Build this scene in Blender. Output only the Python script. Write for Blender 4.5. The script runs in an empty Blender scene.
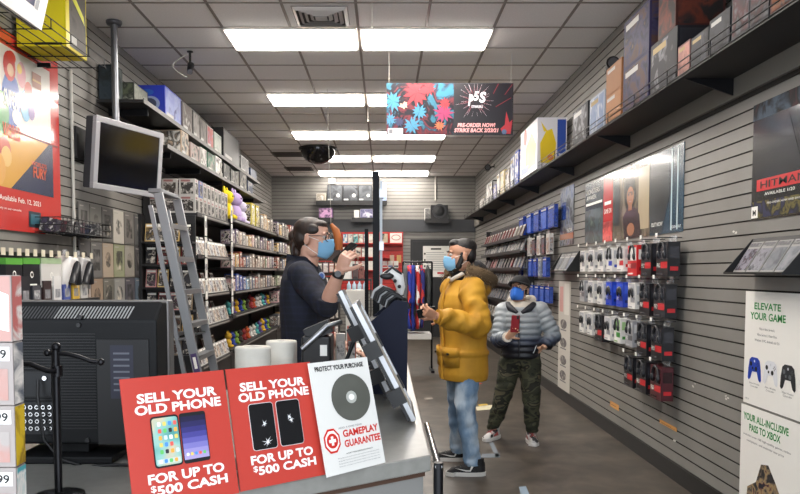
import bpy, bmesh, math, random
from mathutils import Vector, Matrix, Euler
R = random.Random(7)
scene = bpy.context.scene
COL = scene.collection
PI = math.pi
# ---------------------------------------------------------------- camera model
F = 740.0; VX, HY, HC = 384.0, 272.0, 1.5
TH = math.radians(3.0); CT, ST = math.cos(TH), math.sin(TH)
PPY = HY + F*math.tan(TH)
XR, XL, YB, ZC = 2.10, -2.58, 17.1, 3.70
def ray(px, py):
    x = (px-VX)/F; y = (PPY-py)/F
    return Vector((x, CT+y*ST, -ST+y*CT))
def onX(px, py, X):
    d = ray(px, py); t = X/d.x; return Vector((X, d.y*t, HC+d.z*t))
def onY(px, py, Y):
    d = ray(px, py); t = Y/d.y; return Vector((d.x*t, Y, HC+d.z*t))
def onZ(px, py, Z):
    d = ray(px, py); t = (Z-HC)/d.z; return Vector((d.x*t, d.y*t, Z))
cd = bpy.data.cameras.new('camera'); cam = bpy.data.objects.new('camera', cd); COL.objects.link(cam)
cam.location = (0, 0, HC); cam.rotation_euler = (PI/2-TH, 0, 0)
cd.sensor_width = 36; cd.lens = F/800*36; cd.shift_x = (400-VX)/800; cd.shift_y = (PPY-247)/800
cd.clip_start = 0.05; cd.clip_end = 100
scene.camera = cam
# ---------------------------------------------------------------- colour, materials
def lin(c):
    c = c/255.0
    return c/12.92 if c <= 0.04045 else ((c+0.055)/1.055)**2.4
def hexc(h):
    h = h.lstrip('#'); return (lin(int(h[0:2],16)), lin(int(h[2:4],16)), lin(int(h[4:6],16)), 1.0)
_M = {}
def mat(name, h, rough=0.5, metal=0.0, emit=0.0, spec=0.5, coat=0.0):
    if name in _M: return _M[name]
    m = bpy.data.materials.new(name); m.use_nodes = True
    b = m.node_tree.nodes['Principled BSDF']
    c = hexc(h); b.inputs['Base Color'].default_value = c
    b.inputs['Roughness'].default_value = rough; b.inputs['Metallic'].default_value = metal
    b.inputs['Specular IOR Level'].default_value = spec
    if coat: b.inputs['Coat Weight'].default_value = coat; b.inputs['Coat Roughness'].default_value = 0.08
    if emit: b.inputs['Emission Color'].default_value = c; b.inputs['Emission Strength'].default_value = emit
    m.diffuse_color = c
    _M[name] = m; return m
def C(h, rough=0.5, metal=0.0, coat=0.0):
    return mat('paint_%s_%d_%d_%d' % (h.lstrip('#'), int(rough*100), int(metal*10), int(coat*10)), h, rough, metal, coat=coat)
def nodes(m): return m.node_tree.nodes, m.node_tree.links
def ramp(nt, stops, interp='LINEAR'):
    r = nt.nodes.new('ShaderNodeValToRGB'); r.color_ramp.interpolation = interp
    e = r.color_ramp.elements
    e[0].position = stops[0][0]; e[0].color = hexc(stops[0][1])
    e[1].position = stops[-1][0]; e[1].color = hexc(stops[-1][1])
    for p, h in stops[1:-1]:
        n = e.new(p); n.color = hexc(h)
    return r
def noisy(name, stops, scale=8, detail=3, rough=0.5, coord='Object', bump=0.0, stretch=(1,1,1), interp='LINEAR', dist=0.0, vary=False, coat=0.0, tex='noise', spec=0.5, metal=0.0):
    """procedural material: noise (or voronoi) run through a colour ramp"""
    if name in _M: return _M[name]
    m = bpy.data.materials.new(name); m.use_nodes = True; nt = m.node_tree
    b = nt.nodes['Principled BSDF']; b.inputs['Roughness'].default_value = rough
    b.inputs['Specular IOR Level'].default_value = spec; b.inputs['Metallic'].default_value = metal
    if coat: b.inputs['Coat Weight'].default_value = coat; b.inputs['Coat Roughness'].default_value = 0.08
    tc = nt.nodes.new('ShaderNodeTexCoord'); mp = nt.nodes.new('ShaderNodeMapping')
    mp.inputs['Scale'].default_value = stretch
    nt.links.new(tc.outputs[coord], mp.inputs['Vector'])
    if tex == 'noise':
        t = nt.nodes.new('ShaderNodeTexNoise'); t.inputs['Detail'].default_value = detail; t.inputs['Distortion'].default_value = dist
        out = t.outputs['Fac']
        t.noise_dimensions = '4D' if vary else '3D'
    else:
        t = nt.nodes.new('ShaderNodeTexVoronoi'); out = t.outputs['Color' if tex == 'cells' else 'Distance']
        t.voronoi_dimensions = '4D' if vary else '3D'
    t.inputs['Scale'].default_value = scale
    nt.links.new(mp.outputs['Vector'], t.inputs['Vector'])
    if vary:
        oi = nt.nodes.new('ShaderNodeObjectInfo'); mu = nt.nodes.new('ShaderNodeMath'); mu.operation = 'MULTIPLY'; mu.inputs[1].default_value = 50
        nt.links.new(oi.outputs['Random'], mu.inputs[0]); nt.links.new(mu.outputs[0], t.inputs['W'])
    r = ramp(nt, stops, interp)
    nt.links.new(out, r.inputs['Fac']); nt.links.new(r.outputs['Color'], b.inputs['Base Color'])
    if bump:
        bp = nt.nodes.new('ShaderNodeBump'); bp.inputs['Strength'].default_value = bump; bp.inputs['Distance'].default_value = 0.01
        nt.links.new(out, bp.inputs['Height']); nt.links.new(bp.outputs['Normal'], b.inputs['Normal'])
    m.diffuse_color = hexc(stops[0][1])
    _M[name] = m; return m
def art(*cols, scale=16, rough=0.55, coat=0.0):
    """printed cover art: hard-edged bands of the given colours, different on every object"""
    n = 'print_' + '_'.join(c.lstrip('#') for c in cols) + '_%d_%d' % (scale, int(coat*10))
    lo, hi = 0.34, 0.66
    stops = [(0.0, cols[0])] + [(lo+(hi-lo)*i/(len(cols)-1), cols[i]) for i in range(1, len(cols))]
    return noisy(n, stops, scale=scale*.8, detail=5, rough=rough, interp='LINEAR', dist=.9, vary=True, coat=coat, spec=.3)
def glass(name, h, rough=0.02, alpha=0.12):
    if name in _M: return _M[name]
    m = bpy.data.materials.new(name); m.use_nodes = True; nt = m.node_tree
    b = nt.nodes['Principled BSDF']; b.inputs['Base Color'].default_value = hexc(h); b.inputs['Roughness'].default_value = rough
    b.inputs['Alpha'].default_value = alpha
    _M[name] = m; return m
# ---------------------------------------------------------------- mesh builder
_text = {}
def text_geo(s, bold=0.0, shear=0.0):
    k = (s, bold, shear)
    if k in _text: return _text[k]
    cu = bpy.data.curves.new('lettering', 'FONT'); cu.body = s; cu.offset = bold; cu.shear = shear; cu.resolution_u = 3
    cu.space_line = 0.95; cu.align_x = 'CENTER'
    o = bpy.data.objects.new('lettering', cu)
    me = bpy.data.meshes.new_from_object(o)
    v = [tuple(x.co) for x in me.vertices]; f = [tuple(p.vertices) for p in me.polygons]
    bpy.data.objects.remove(o); bpy.data.curves.remove(cu); bpy.data.meshes.remove(me)
    x0 = min(a[0] for a in v); x1 = max(a[0] for a in v); y0 = min(a[1] for a in v); y1 = max(a[1] for a in v)
    v = [((a[0]-x0)/(x1-x0), (a[1]-y0)/(y1-y0)) for a in v]
    _text[k] = (v, f); return _text[k]
def frame(O, u, v):
    u = Vector(u).normalized(); v = Vector(v); n = u.cross(v).normalized(); v = n.cross(u)
    O = Vector(O)
    return Matrix(((u.x, v.x, n.x, O.x), (u.y, v.y, n.y, O.y), (u.z, v.z, n.z, O.z), (0,0,0,1)))
class MB:
    def __init__(s, M=None):
        s.v = []; s.f = []; s.m = []; s.s = []; s.mats = []; s.M = M
    def add(s, vs, fs, m, smooth=False):
        b = len(s.v)
        s.v += [(s.M @ Vector(a)) if s.M is not None else Vector(a) for a in vs]
        if m not in s.mats: s.mats.append(m)
        i = s.mats.index(m)
        for f in fs: s.f.append(tuple(b+k for k in f)); s.m.append(i); s.s.append(smooth)
        return s
    def box(s, c, d, m, R3=None):
        c = Vector(c); x, y, z = d[0]/2, d[1]/2, d[2]/2
        vs = [Vector(p) for p in ((-x,-y,-z),(x,-y,-z),(x,y,-z),(-x,y,-z),(-x,-y,z),(x,-y,z),(x,y,z),(-x,y,z))]
        if R3 is not None: vs = [R3 @ p for p in vs]
        return s.add([p+c for p in vs], [(0,3,2,1),(4,5,6,7),(0,1,5,4),(1,2,6,5),(2,3,7,6),(3,0,4,7)], m)
    def bx(s, x0, x1, y0, y1, z0, z1, m):
        return s.box(((x0+x1)/2,(y0+y1)/2,(z0+z1)/2), (abs(x1-x0),abs(y1-y0),abs(z1-z0)), m)
    def rect(s, x0, y0, x1, y1, z, m):
        return s.add([(x0,y0,z),(x1,y0,z),(x1,y1,z),(x0,y1,z)], [(0,1,2,3)], m)
    def poly(s, pts, z, m):
        return s.add([(p[0],p[1],z) for p in pts], [tuple(range(len(pts)))], m)
    def disc(s, x, y, r, z, m, n=20, ry=None):
        ry = ry or r
        return s.poly([(x+r*math.cos(2*PI*i/n), y+ry*math.sin(2*PI*i/n)) for i in range(n)], z, m)
    def text(s, t, x0, y0, x1, y1, z, m, bold=0.0, shear=0.0):
        v, f = text_geo(t, bold, shear)
        return s.add([(x0+a*(x1-x0), y0+b*(y1-y0), z) for a, b in v], f, m)
    def prism(s, pts, z0, z1, m):
        n = len(pts)
        vs = [(p[0],p[1],z0) for p in pts]+[(p[0],p[1],z1) for p in pts]
        fs = [tuple(range(n-1,-1,-1)), tuple(range(n,2*n))]+[(i,(i+1)%n,n+(i+1)%n,n+i) for i in range(n)]
        return s.add(vs, fs, m)
    def tube(s, pts, r, m, n=8, smooth=True, caps=True, flat=1.0, up=None):
        """round bar along pts; r a number or one per point; flat squashes the section along the second axis"""
        pts = [Vector(p) for p in pts]; k = len(pts)
        rs = r if isinstance(r, (list, tuple)) else [r]*k
        vs = []; fs = []
        ref = Vector(up) if up is not None else None
        for i, p in enumerate(pts):
            d = (pts[min(i+1,k-1)]-pts[max(i-1,0)]).normalized()
            if ref is None:
                ref = Vector((0,0,1)) if abs(d.z) < 0.9 else Vector((1,0,0))
            a = (ref - d*ref.dot(d)).normalized(); b = d.cross(a); ref = a
            for j in range(n):
                t = 2*PI*j/n
                vs.append(p + (a*math.cos(t)*flat + b*math.sin(t))*rs[i])
        for i in range(k-1):
            for j in range(n):
                fs.append((i*n+j, i*n+(j+1)%n, (i+1)*n+(j+1)%n, (i+1)*n+j))
        s.add(vs, fs, m, smooth)
        if caps:
            s.add(vs[:n], [tuple(range(n-1,-1,-1))], m); s.add(vs[-n:], [tuple(range(n))], m)
        return s
    def cyl(s, p0, p1, r, m, n=16, r1=None):
        return s.tube([p0,p1], [r, r if r1 is None else r1], m, n)
    def lathe(s, c, prof, m, n=20, smooth=True):
        """prof: (radius, z) pairs about the vertical through c"""
        vs = []; fs = []
        for r, z in prof:
            for j in range(n):
                t = 2*PI*j/n; vs.append((c[0]+r*math.cos(t), c[1]+r*math.sin(t), c[2]+z))
        for i in range(len(prof)-1):
            for j in range(n): fs.append((i*n+j, i*n+(j+1)%n, (i+1)*n+(j+1)%n, (i+1)*n+j))
        s.add(vs, fs, m, smooth)
        return s
    def ell(s, c, r, m, n=14, k=9, R3=None):
        c = Vector(c); r = (r,r,r) if not isinstance(r,(tuple,list)) else r
        vs = []; fs = []
        for i in range(1, k):
            a = PI*i/k
            for j in range(n):
                t = 2*PI*j/n
                q = Vector((r[0]*math.sin(a)*math.cos(t), r[1]*math.sin(a)*math.sin(t), r[2]*math.cos(a)))
                vs.append(c + (R3 @ q if R3 is not None else q))
        top = Vector((0,0,r[2])); bot = Vector((0,0,-r[2]))
        vs += [c + (R3 @ top if R3 is not None else top), c + (R3 @ bot if R3 is not None else bot)]
        for i in range(k-2):
            for j in range(n): fs.append((i*n+j, (i+1)*n+j, (i+1)*n+(j+1)%n, i*n+(j+1)%n))
        for j in range(n):
            fs.append((len(vs)-2, j, (j+1)%n)); fs.append((len(vs)-1, (k-2)*n+(j+1)%n, (k-2)*n+j))
        return s.add(vs, fs, m, True)
    def rings(s, rings, m, n=28, e=2.0):
        """horizontal super-ellipse sections (cx, cy, z, rx, ry) joined and capped"""
        vs = []; fs = []
        for cx, cy, z, rx, ry in rings:
            for j in range(n):
                t = 2*PI*j/n; c_, s_ = math.cos(t), math.sin(t)
                vs.append((cx+rx*math.copysign(abs(c_)**(2/e), c_), cy+ry*math.copysign(abs(s_)**(2/e), s_), z))
        k = len(rings)
        for i in range(k-1):
            for j in range(n): fs.append((i*n+j, i*n+(j+1)%n, (i+1)*n+(j+1)%n, (i+1)*n+j))
        fs.append(tuple(range(n-1,-1,-1))); fs.append(tuple(range((k-1)*n, k*n)))
        return s.add(vs, fs, m, True)
    def mesh(s, name, off):
        me = bpy.data.meshes.new(name)
        me.from_pydata([tuple(a-off) for a in s.v], [], s.f)
        for mm in s.mats: me.materials.append(mm)
        me.polygons.foreach_set('material_index', s.m); me.polygons.foreach_set('use_smooth', s.s)
        me.update(); return me
    def build(s, name, parent=None, label=None, cat=None, group=None, kind=None, bevel=0.0):
        if parent is not None:
            p = parent; off = Vector((0,0,0))
            while p is not None: off = off + p.location; p = p.parent
            loc = Vector((0,0,0))
        else:
            n = len(s.v)
            xs = [a.x for a in s.v]; ys = [a.y for a in s.v]; zs = [a.z for a in s.v]
            off = Vector(((min(xs)+max(xs))/2, (min(ys)+max(ys))/2, min(zs))); loc = off
        o = bpy.data.objects.new(name, s.mesh(name, off)); COL.objects.link(o); o.location = loc
        if parent is not None: o.parent = parent
        if bevel:
            b = o.modifiers.new('edge', 'BEVEL'); b.width = bevel; b.segments = 2; b.limit_method = 'ANGLE'; b.angle_limit = 0.7
        tag(o, label, cat, group, kind); return o
def tag(o, label=None, cat=None, group=None, kind=None):
    for k, v in (('label',label),('category',cat),('group',group),('kind',kind)):
        if v: o[k] = v
    return o
def thing(name, label, cat, loc=(0,0,0), group=None):
    o = bpy.data.objects.new(name, None); COL.objects.link(o); o.location = loc; o.empty_display_size = 0.05
    return tag(o, label, cat, group)
def struct(mb, name, parent=None): return mb.build(name, parent, kind=None if parent else 'structure')
ORD = 'first second third fourth fifth sixth seventh eighth ninth tenth eleventh twelfth thirteenth fourteenth fifteenth sixteenth seventeenth eighteenth nineteenth twentieth'.split()
def rem(o, voxel, smooth=3, factor=0.5):
    """fuse a mesh made of overlapping shells into one continuous skin"""
    a = o.modifiers.new('fuse', 'REMESH'); a.mode = 'VOXEL'; a.voxel_size = voxel; a.use_smooth_shade = True
    if smooth:
        b = o.modifiers.new('relax', 'SMOOTH'); b.iterations = smooth; b.factor = factor
    dg = bpy.context.evaluated_depsgraph_get()
    me = bpy.data.meshes.new_from_object(o.evaluated_get(dg))
    old = o.data; mats = list(old.materials)
    o.modifiers.clear(); o.data = me; me.name = o.name
    if not me.materials:
        for mm in mats[:1]: me.materials.append(mm)
    bpy.data.meshes.remove(old)
    for p in me.polygons: p.use_smooth = True
    return o
def solid(px0, py0, px1, py1): pass
BLK = mat('black_plastic', '#121214', 0.45)
BLKM = mat('black_metal', '#17171a', 0.35, 0.6)
CHR = mat('chrome', '#c8c8c8', 0.18, 1.0)
ALU = mat('aluminium', '#a9aaad', 0.35, 0.9)
WHT = mat('white_print', '#f0eee8', 0.45)
GRYP = mat('grey_plastic', '#8b8d90', 0.4)
# ================================================================= room shell
WALL = noisy('slatwall_laminate', [(0.3,'#7a7772'),(0.7,'#84817c')], scale=3, rough=0.42)
GRV = mat('slat_groove', '#16130f', 0.7)
BAND = mat('fascia_paint', '#77736c', 0.5)
BANDD = mat('dark_fascia', '#3a3c40', 0.5)
FLOOR = noisy('floor_vinyl', [(0.28,'#332d27'),(0.5,'#463f37'),(0.72,'#5a5147')], scale=5, detail=8, rough=0.38, dist=0.6, spec=0.4)
CEIL = noisy('ceiling_tile', [(0.35,'#efecea'),(0.65,'#f5f2f0')], scale=60, detail=2, rough=0.9, bump=0.08)
TBAR = mat('ceiling_grid_paint', '#8b827c', 0.5)
BASE = mat('rubber_baseboard', '#151312', 0.45)
PITCH, GROOVE, GD = 0.0795, 0.009, 0.014
def slat(mb, axis, plane, n, a0, a1, z0, z1, wall=WALL):
    """slatwall boards along axis ('y' on a plane x = plane, 'x' on y = plane); n = direction of the room"""
    def pt(a, d, z): return (plane - n*d, a, z) if axis == 'y' else (a, plane - n*d, z)
    flip = (axis == 'y') == (n > 0)
    def q(d0, za, d1, zb, m):
        vs = [pt(a0,d0,za), pt(a1,d0,za), pt(a1,d1,zb), pt(a0,d1,zb)]
        mb.add(vs, [(0,1,2,3) if flip else (3,2,1,0)], m)
    z = z0
    while z < z1-1e-6:
        zt = min(z+PITCH, z1); zg = min(z+GROOVE, zt)
        q(0, z, GD, z, GRV); q(GD, z, GD, zg, GRV); q(GD, zg, 0, zg, GRV); q(0, zg, 0, zt, wall)
        z += PITCH
Y0 = -0.6
fl = MB(); fl.bx(XL-0.3, XR+0.3, Y0, YB+0.3, -0.1, 0, FLOOR); struct(fl, 'floor')
cl = MB(); cl.bx(XL-0.3, XR+0.3, Y0, YB+0.3, ZC, ZC+0.1, CEIL); struct(cl, 'ceiling')
tb = MB()
GX0 = -0.232
k = -4
for i in range(-4, 5):
    x = GX0+0.61*i
    if XL < x < XR: tb.bx(x-0.012, x+0.012, Y0, YB, ZC-0.006, ZC, TBAR)
GY0 = 6.78
for i in range(-12, 18):
    y = GY0+0.61*i
    if Y0 < y < YB: tb.bx(XL, XR, y-0.012, y+0.012, ZC-0.005, ZC, TBAR)
struct(tb, 'trim_1')
wr = MB(); wr.bx(XR+0.02, XR+0.2, Y0, YB+0.2, 0, ZC, WALL)
slat(wr, 'y', XR, -1, Y0, YB, 0.12, 2.50); slat(wr, 'y', XR, -1, Y0, YB, 2.74, ZC)
struct(wr, 'wall_right')
bd = MB(); bd.bx(XR-0.035, XR+0.02, Y0, YB, 2.525, 2.735, BAND); struct(bd, 'trim_2')
bd = MB(); bd.bx(XR-0.012, XR+0.02, Y0, YB, 2.50, 2.525, GRV); struct(bd, 'trim_3')
bb = MB(); bb.bx(XR-0.014, XR+0.02, Y0, YB, 0, 0.125, BASE); struct(bb, 'baseboard_right')
wl = MB(); wl.bx(XL-0.2, XL-0.02, Y0, YB+0.2, 0, ZC, WALL)
slat(wl, 'y', XL, 1, Y0, YB, 0.12, ZC); struct(wl, 'wall_left')
bb = MB(); bb.bx(XL-0.02, XL+0.014, Y0, YB, 0, 0.125, BASE); struct(bb, 'baseboard_left')
wb = MB(); wb.bx(XL-0.2, XR+0.2, YB+0.02, YB+0.2, 0, ZC, WALL)
slat(wb, 'x', YB, -1, XL, XR, 0.12, 2.42); slat(wb, 'x', YB, -1, XL, XR, 2.70, ZC); struct(wb, 'wall_back')
bd = MB(); bd.bx(XL, XR, YB-0.05, YB+0.02, 2.42, 2.70, BANDD); struct(bd, 'trim_4')
bb = MB(); bb.bx(XL, XR, YB-0.014, YB+0.02, 0, 0.125, BASE); struct(bb, 'baseboard_back')
# ----------------------------------------------------------------- lamps of the ceiling
LAMP = mat('lamp_diffuser', '#fff8ef', 0.5, emit=9.0)
TRIMW = mat('lamp_frame_white', '#d8d4ce', 0.5)
rows = ['nearest the entrance, above the counter', 'over the counter end', 'nearest the hanging monitor', 'by the hanging banner', 'in the third visible row', 'in the fourth visible row', 'in the row closest to the back wall']
ys = [1.90, 4.34, 6.78, 9.22, 11.66, 14.10, 16.30]
lampn = {2:'before the banner', 3:'just behind the banner', 4:'in the middle row', 5:'in the fourth row', 6:'nearest the back wall', 1:'above the counter', 0:'nearest the shop front'}
for i, y in enumerate(ys):
    if i == 0: continue
    for x, side in ((-0.852+0.0, 'shelving'), (0.388, 'poster')):
        t = thing('ceiling_light', 'white fluorescent ceiling panel %s, on the %s-wall side' % (lampn[i], side), 'ceiling light', (x, y+0.3, ZC-0.04), 'fluorescent ceiling panels')
        a = MB(); w, d = 0.602, 0.302
        cx, cy = x, y+0.305
        for (x0,x1,y0,y1) in ((-w,w,-d,-d+0.02),(-w,w,d-0.02,d),(-w,-w+0.02,-d+0.02,d-0.02),(w-0.02,w,-d+0.02,d-0.02)):
            a.bx(cx+x0, cx+x1, cy+y0, cy+y1, ZC-0.022, ZC-0.007, TRIMW)
        a.build('frame', t)
        a = MB(); a.bx(cx-w+0.02, cx+w-0.02, cy-d+0.02, cy+d-0.02, ZC-0.034, ZC-0.008, LAMP); a.build('diffuser', t)
w = bpy.data.worlds.new('world'); scene.world = w; w.use_nodes = True
w.node_tree.nodes['Background'].inputs[0].default_value = (0.85, 0.92, 1.0, 1); w.node_tree.nodes['Background'].inputs[1].default_value = 1.5
scene.view_settings.view_transform = 'Standard'; scene.view_settings.look = 'None'; scene.view_settings.gamma = 1.0
scene.view_settings.exposure = 1.45
scene.cycles.max_bounces = 8; scene.cycles.diffuse_bounces = 5; scene.cycles.transparent_max_bounces = 12
scene.cycles.sample_clamp_indirect = 6
# ceiling air diffuser
v = thing('ceiling_vent', 'square louvred air vent in the ceiling before the first lamps', 'vent', (-0.55, 6.2, ZC-0.03))
VENT = mat('vent_metal', '#cfcac6', 0.5)
cx, cy = GX0-0.305, GY0-0.305
a = MB()
for r0, z in ((0.20, 0.0), (0.155, 0.012), (0.11, 0.02), (0.065, 0.026)):
    for s_ in ((-1,0),(1,0),(0,-1),(0,1)):
        # sloped louvre of one side
        r1 = r0+0.03
        if s_[0]:
            vs = [(cx+s_[0]*r0, cy-r0, ZC-0.03+z*0), (cx+s_[0]*r0, cy+r0, ZC-0.03), (cx+s_[0]*r1, cy+r1, ZC-0.007), (cx+s_[0]*r1, cy-r1, ZC-0.007)]
        else:
            vs = [(cx-r0, cy+s_[1]*r0, ZC-0.03), (cx+r0, cy+s_[1]*r0, ZC-0.03), (cx+r1, cy+s_[1]*r1, ZC-0.007), (cx-r1, cy+s_[1]*r1, ZC-0.007)]
        a.add(vs, [(0,1,2,3)], VENT)
a.build('louvre', v)
a = MB(); a.bx(cx-0.235, cx+0.235, cy-0.235, cy+0.235, ZC-0.007, ZC-0.004, mat('vent_dark', '#4a4541', 0.8)); a.build('duct_opening', v)
a = MB(); a.bx(cx-0.05, cx+0.05, cy-0.05, cy+0.05, ZC-0.031, ZC-0.027, VENT); a.build('centre_plate', v)
# return grilles near the back
for (px, py, lab) in ((288, 154, 'dark slotted air grille in the ceiling, the one nearer the dome mirror'), (299, 168.5, 'dark slotted air grille in the ceiling, the one nearer the back wall')):
    p = onZ(px, py, ZC)
    t = thing('air_grille', lab, 'vent', (p.x, p.y, ZC-0.03), 'slotted ceiling grilles')
    a = MB(); a.bx(p.x-0.29, p.x+0.29, p.y-0.29, p.y+0.29, ZC-0.012, ZC-0.007, mat('grille_metal', '#5e5650', 0.5)); a.build('frame', t)
    a = MB()
    for i in range(6):
        y = p.y-0.23+i*0.09; a.bx(p.x-0.25, p.x+0.25, y-0.02, y+0.02, ZC-0.016, ZC-0.012, mat('vent_dark', '#2b2724', 0.8))
    a.build('slots', t)
# ================================================================= right wall: posters, packages, shelves
PAPER = mat('poster_paper', '#e9e6df', 0.35)
def Rw(px, py, off=0.0): return onX(px, py, XR-off)
def rframe(y_far, z_bot, off=0.004):
    """poster frame on the right wall: x runs from the far edge towards the camera, y up"""
    return frame((XR-off, y_far, z_bot), (0,-1,0), (0,0,1))
def poster_mb(y_far, y_near, z0, z1, m, off=0.006, th=0.004):
    a = MB(rframe(y_far, z0, off)); w = y_far-y_near; h = z1-z0
    a.box((w/2, h/2, -th/2), (w, h, th), m)
    return a, w, h
GLOSS = 0.6
# --- stealth game poster (dark) at the picture edge
p0, p1 = Rw(755, 106), Rw(753, 221)
yf = p0.y; zt = Rw(755, 106).z; zb = p1.z
a, w, h = poster_mb(yf, yf-0.60, zb, zt, mat('poster_black', '#15161a', 0.22, coat=0.6))
Z = 0.0012
a.rect(0.0, h*0.86, w, h, Z, art('#20242c', '#4a5a6a', '#16181c', '#5b2f36', scale=7))
a.poly([(0.16*w,h*.27),(0.40*w,h*.83),(0.62*w,h*.83),(0.9*w,h*.27)], Z, noisy('poster_coat', [(0.3,'#1b1d22'),(0.7,'#3a3e46')], scale=5, rough=0.22, coat=0.6))
a.rect(0.10*w, h*0.245, w, h*0.345, Z*2, mat('poster_red', '#c8262b', 0.3))
a.text('HITMAN', 0.17*w, h*0.265, 0.92*w, h*0.325, Z*3, mat('ink_black', '#101010', 0.5), 0.01)
a.text('AVAILABLE 1/20', 0.25*w, h*0.20, 0.75*w, h*0.225, Z*3, WHT)
a.rect(0.0, h*0.02, w, h*0.16, Z, art('#15161a', '#2a2a4a', '#15161a', '#6a6030', '#222228', scale=14))
a.rect(0.01*w, h*0.02, 0.13*w, h*0.12, Z*2, WHT); a.text('M', 0.04*w, h*0.04, 0.10*w, h*0.09, Z*3, mat('ink_black', '#101010', 0.5), 0.03)
a.text('PRE-ORDER NOW AND SAVE', 0.30*w, h*0.125, 0.85*w, h*0.142, Z*3, WHT)
a.build('poster', label='dark glossy game poster with a red title band, above the brochure holder', cat='poster')
# --- controller poster
g1 = mat('print_green', '#1f8a3c', 0.5); ink = mat('ink_black', '#101010', 0.5); inkg = mat('ink_grey', '#77757a', 0.6)
a0, a1 = Rw(747, 291), Rw(741, 401)
def gamepad(a, cx, cy, s, m, md):
    pts = [(-.5,-.42),(-.42,-.5),(-.30,-.42),(-.18,-.12),(.18,-.12),(.30,-.42),(.42,-.5),(.5,-.42),(.47,-.05),(.38,.30),(.22,.40),(-.22,.40),(-.38,.30),(-.47,-.05)]
    # the outline is concave: build it as a body and two grips
    a.poly([(cx+s*x, cy+s*y) for x,y in ((-.47,-.05),(-.18,-.14),(.18,-.14),(.47,-.05),(.38,.30),(.22,.40),(-.22,.40),(-.38,.30))], 0.0016, m)
    for k in (-1,1):
        a.poly([(cx+k*s*x, cy+s*y) for x,y in ((.47,-.05),(.5,-.42),(.42,-.5),(.30,-.42),(.17,-.13))][::(1 if k<0 else -1)], 0.0016, m)
    a.disc(cx-s*.26, cy+s*.14, s*.09, 0.0024, md); a.disc(cx+s*.13, cy-s*.02, s*.09, 0.0024, md)
    a.rect(cx-s*.18, cy-s*.06, cx-s*.08, cy+s*.03, 0.0024, md)
    for dx, dy in ((0,.06),(.06,0),(0,-.06),(-.06,0)): a.disc(cx+s*(.26+dx), cy+s*(.15+dy), s*.025, 0.0024, md, 8)
    a.disc(cx, cy+s*.26, s*.05, 0.0024, mat('pad_logo','#c9ccd0',0.4), 10)
yf = a0.y; z1 = a0.z; z0 = a1.z+0.004
a, w, h = poster_mb(yf, yf-0.62, z0, z1, PAPER)
a.text('ELEVATE', .17*w, h*.845, .62*w, h*.905, Z, g1, 0.02); a.text('YOUR GAME', .10*w, h*.755, .70*w, h*.82, Z, g1, 0.02)
for i, t in enumerate(('Play on Xbox Series X,', 'Xbox Series S, Xbox One,', 'Windows 10 PC, Android, and iOS')):
    a.text(t, .4*w-(.13+.04*i)*w, h*(.665-.05*i), .4*w+(.13+.04*i)*w, h*(.69-.05*i), Z, inkg)
for i, (m, md) in enumerate(((mat('pad_blue','#1c3fa8',0.4), ink),(mat('pad_white','#d9dade',0.4), ink),(mat('pad_black','#2a2c30',0.4), mat('pad_grey','#606468',0.4)))):
    gamepad(a, w*(.20+.28*i), h*.33, .155*w*1.55, m, md)
    a.text('Xbox Wireless', w*(.11+.28*i), h*.185, w*(.29+.28*i), h*.20, Z, inkg); a.text('Controller', w*(.13+.28*i), h*.16, w*(.27+.28*i), h*.175, Z, inkg)
a.text('XBOX', .04*w, h*.035, .11*w, h*.05, Z, inkg)
a.build('poster', label='white poster headed ELEVATE YOUR GAME with three game controllers', cat='poster', group='console posters stacked on the slatwall')
a2 = Rw(741, 402); z1 = a2.z-0.004
a, w, h = poster_mb(yf+0.02, yf-0.62, z1-0.75, z1, PAPER)
a.text('YOUR ALL-INCLUSIVE', .05*w, h*.89, .80*w, h*.945, Z, g1, 0.02); a.text('PASS TO XBOX', .16*w, h*.815, .68*w, h*.87, Z, g1, 0.02)
a.text('Includes over 100 high-quality games, online', .06*w, h*.765, .84*w, h*.785, Z, inkg); a.text('multiplayer, and more for one price', .12*w, h*.725, .74*w, h*.745, Z, inkg)
m1 = art('#4a4640', '#2c2a2c', '#7a6a58', '#a0885e', '#5a3038', '#20242c', scale=20)
a.poly([(.12*w,h*.05),(.85*w,h*.05),(.9*w,h*.3),(.72*w,h*.42),(.62*w,h*.52),(.5*w,h*.62),(.38*w,h*.6),(.3*w,h*.45),(.15*w,h*.38)], Z, m1)
a.build('poster', label='white poster headed YOUR ALL-INCLUSIVE PASS TO XBOX over a crowd of heroes', cat='poster', group='console posters stacked on the slatwall')
# --- long run of glossy posters
def P4(pxf, pxn, ytop_f, ybot_f):
    q0, q1 = Rw(pxf, ytop_f), Rw(pxf, ybot_f); yn = Rw(pxn, 200).y
    return q0.y, yn, q1.z, q0.z
yF = Rw(586,180).y; zt = Rw(684,142).z; zb = Rw(684,231).z
ysp = [Rw(x,200).y for x in (586,604,613.5,651,684)]
navy = mat('poster_navy','#1d2c3a',0.2,coat=0.6)
a, w, h = poster_mb(ysp[0], ysp[1]+.004, zb, zt, navy)
a.rect(.05*w,.62*h,.95*w,.66*h,Z,WHT); a.text('MONSTERS', .08*w,.80*h,.80*w,.88*h,Z,WHT,.01); a.text('AWAKEN', .08*w,.71*h,.62*w,.78*h,Z,WHT,.01)
a.rect(.0,.0,w,.55*h,Z*.8,art('#22303a','#394b52','#1a2228','#5b6a60',scale=6,coat=.6))
a.build('poster', label='dark navy poster with pale lettering, beside the red poster strip', cat='poster', group='glossy posters in a row above the headsets')
a, w, h = poster_mb(ysp[1], ysp[2]+.004, zb, zt, mat('poster_scarlet','#c42a2c',0.2,coat=0.6))
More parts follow.
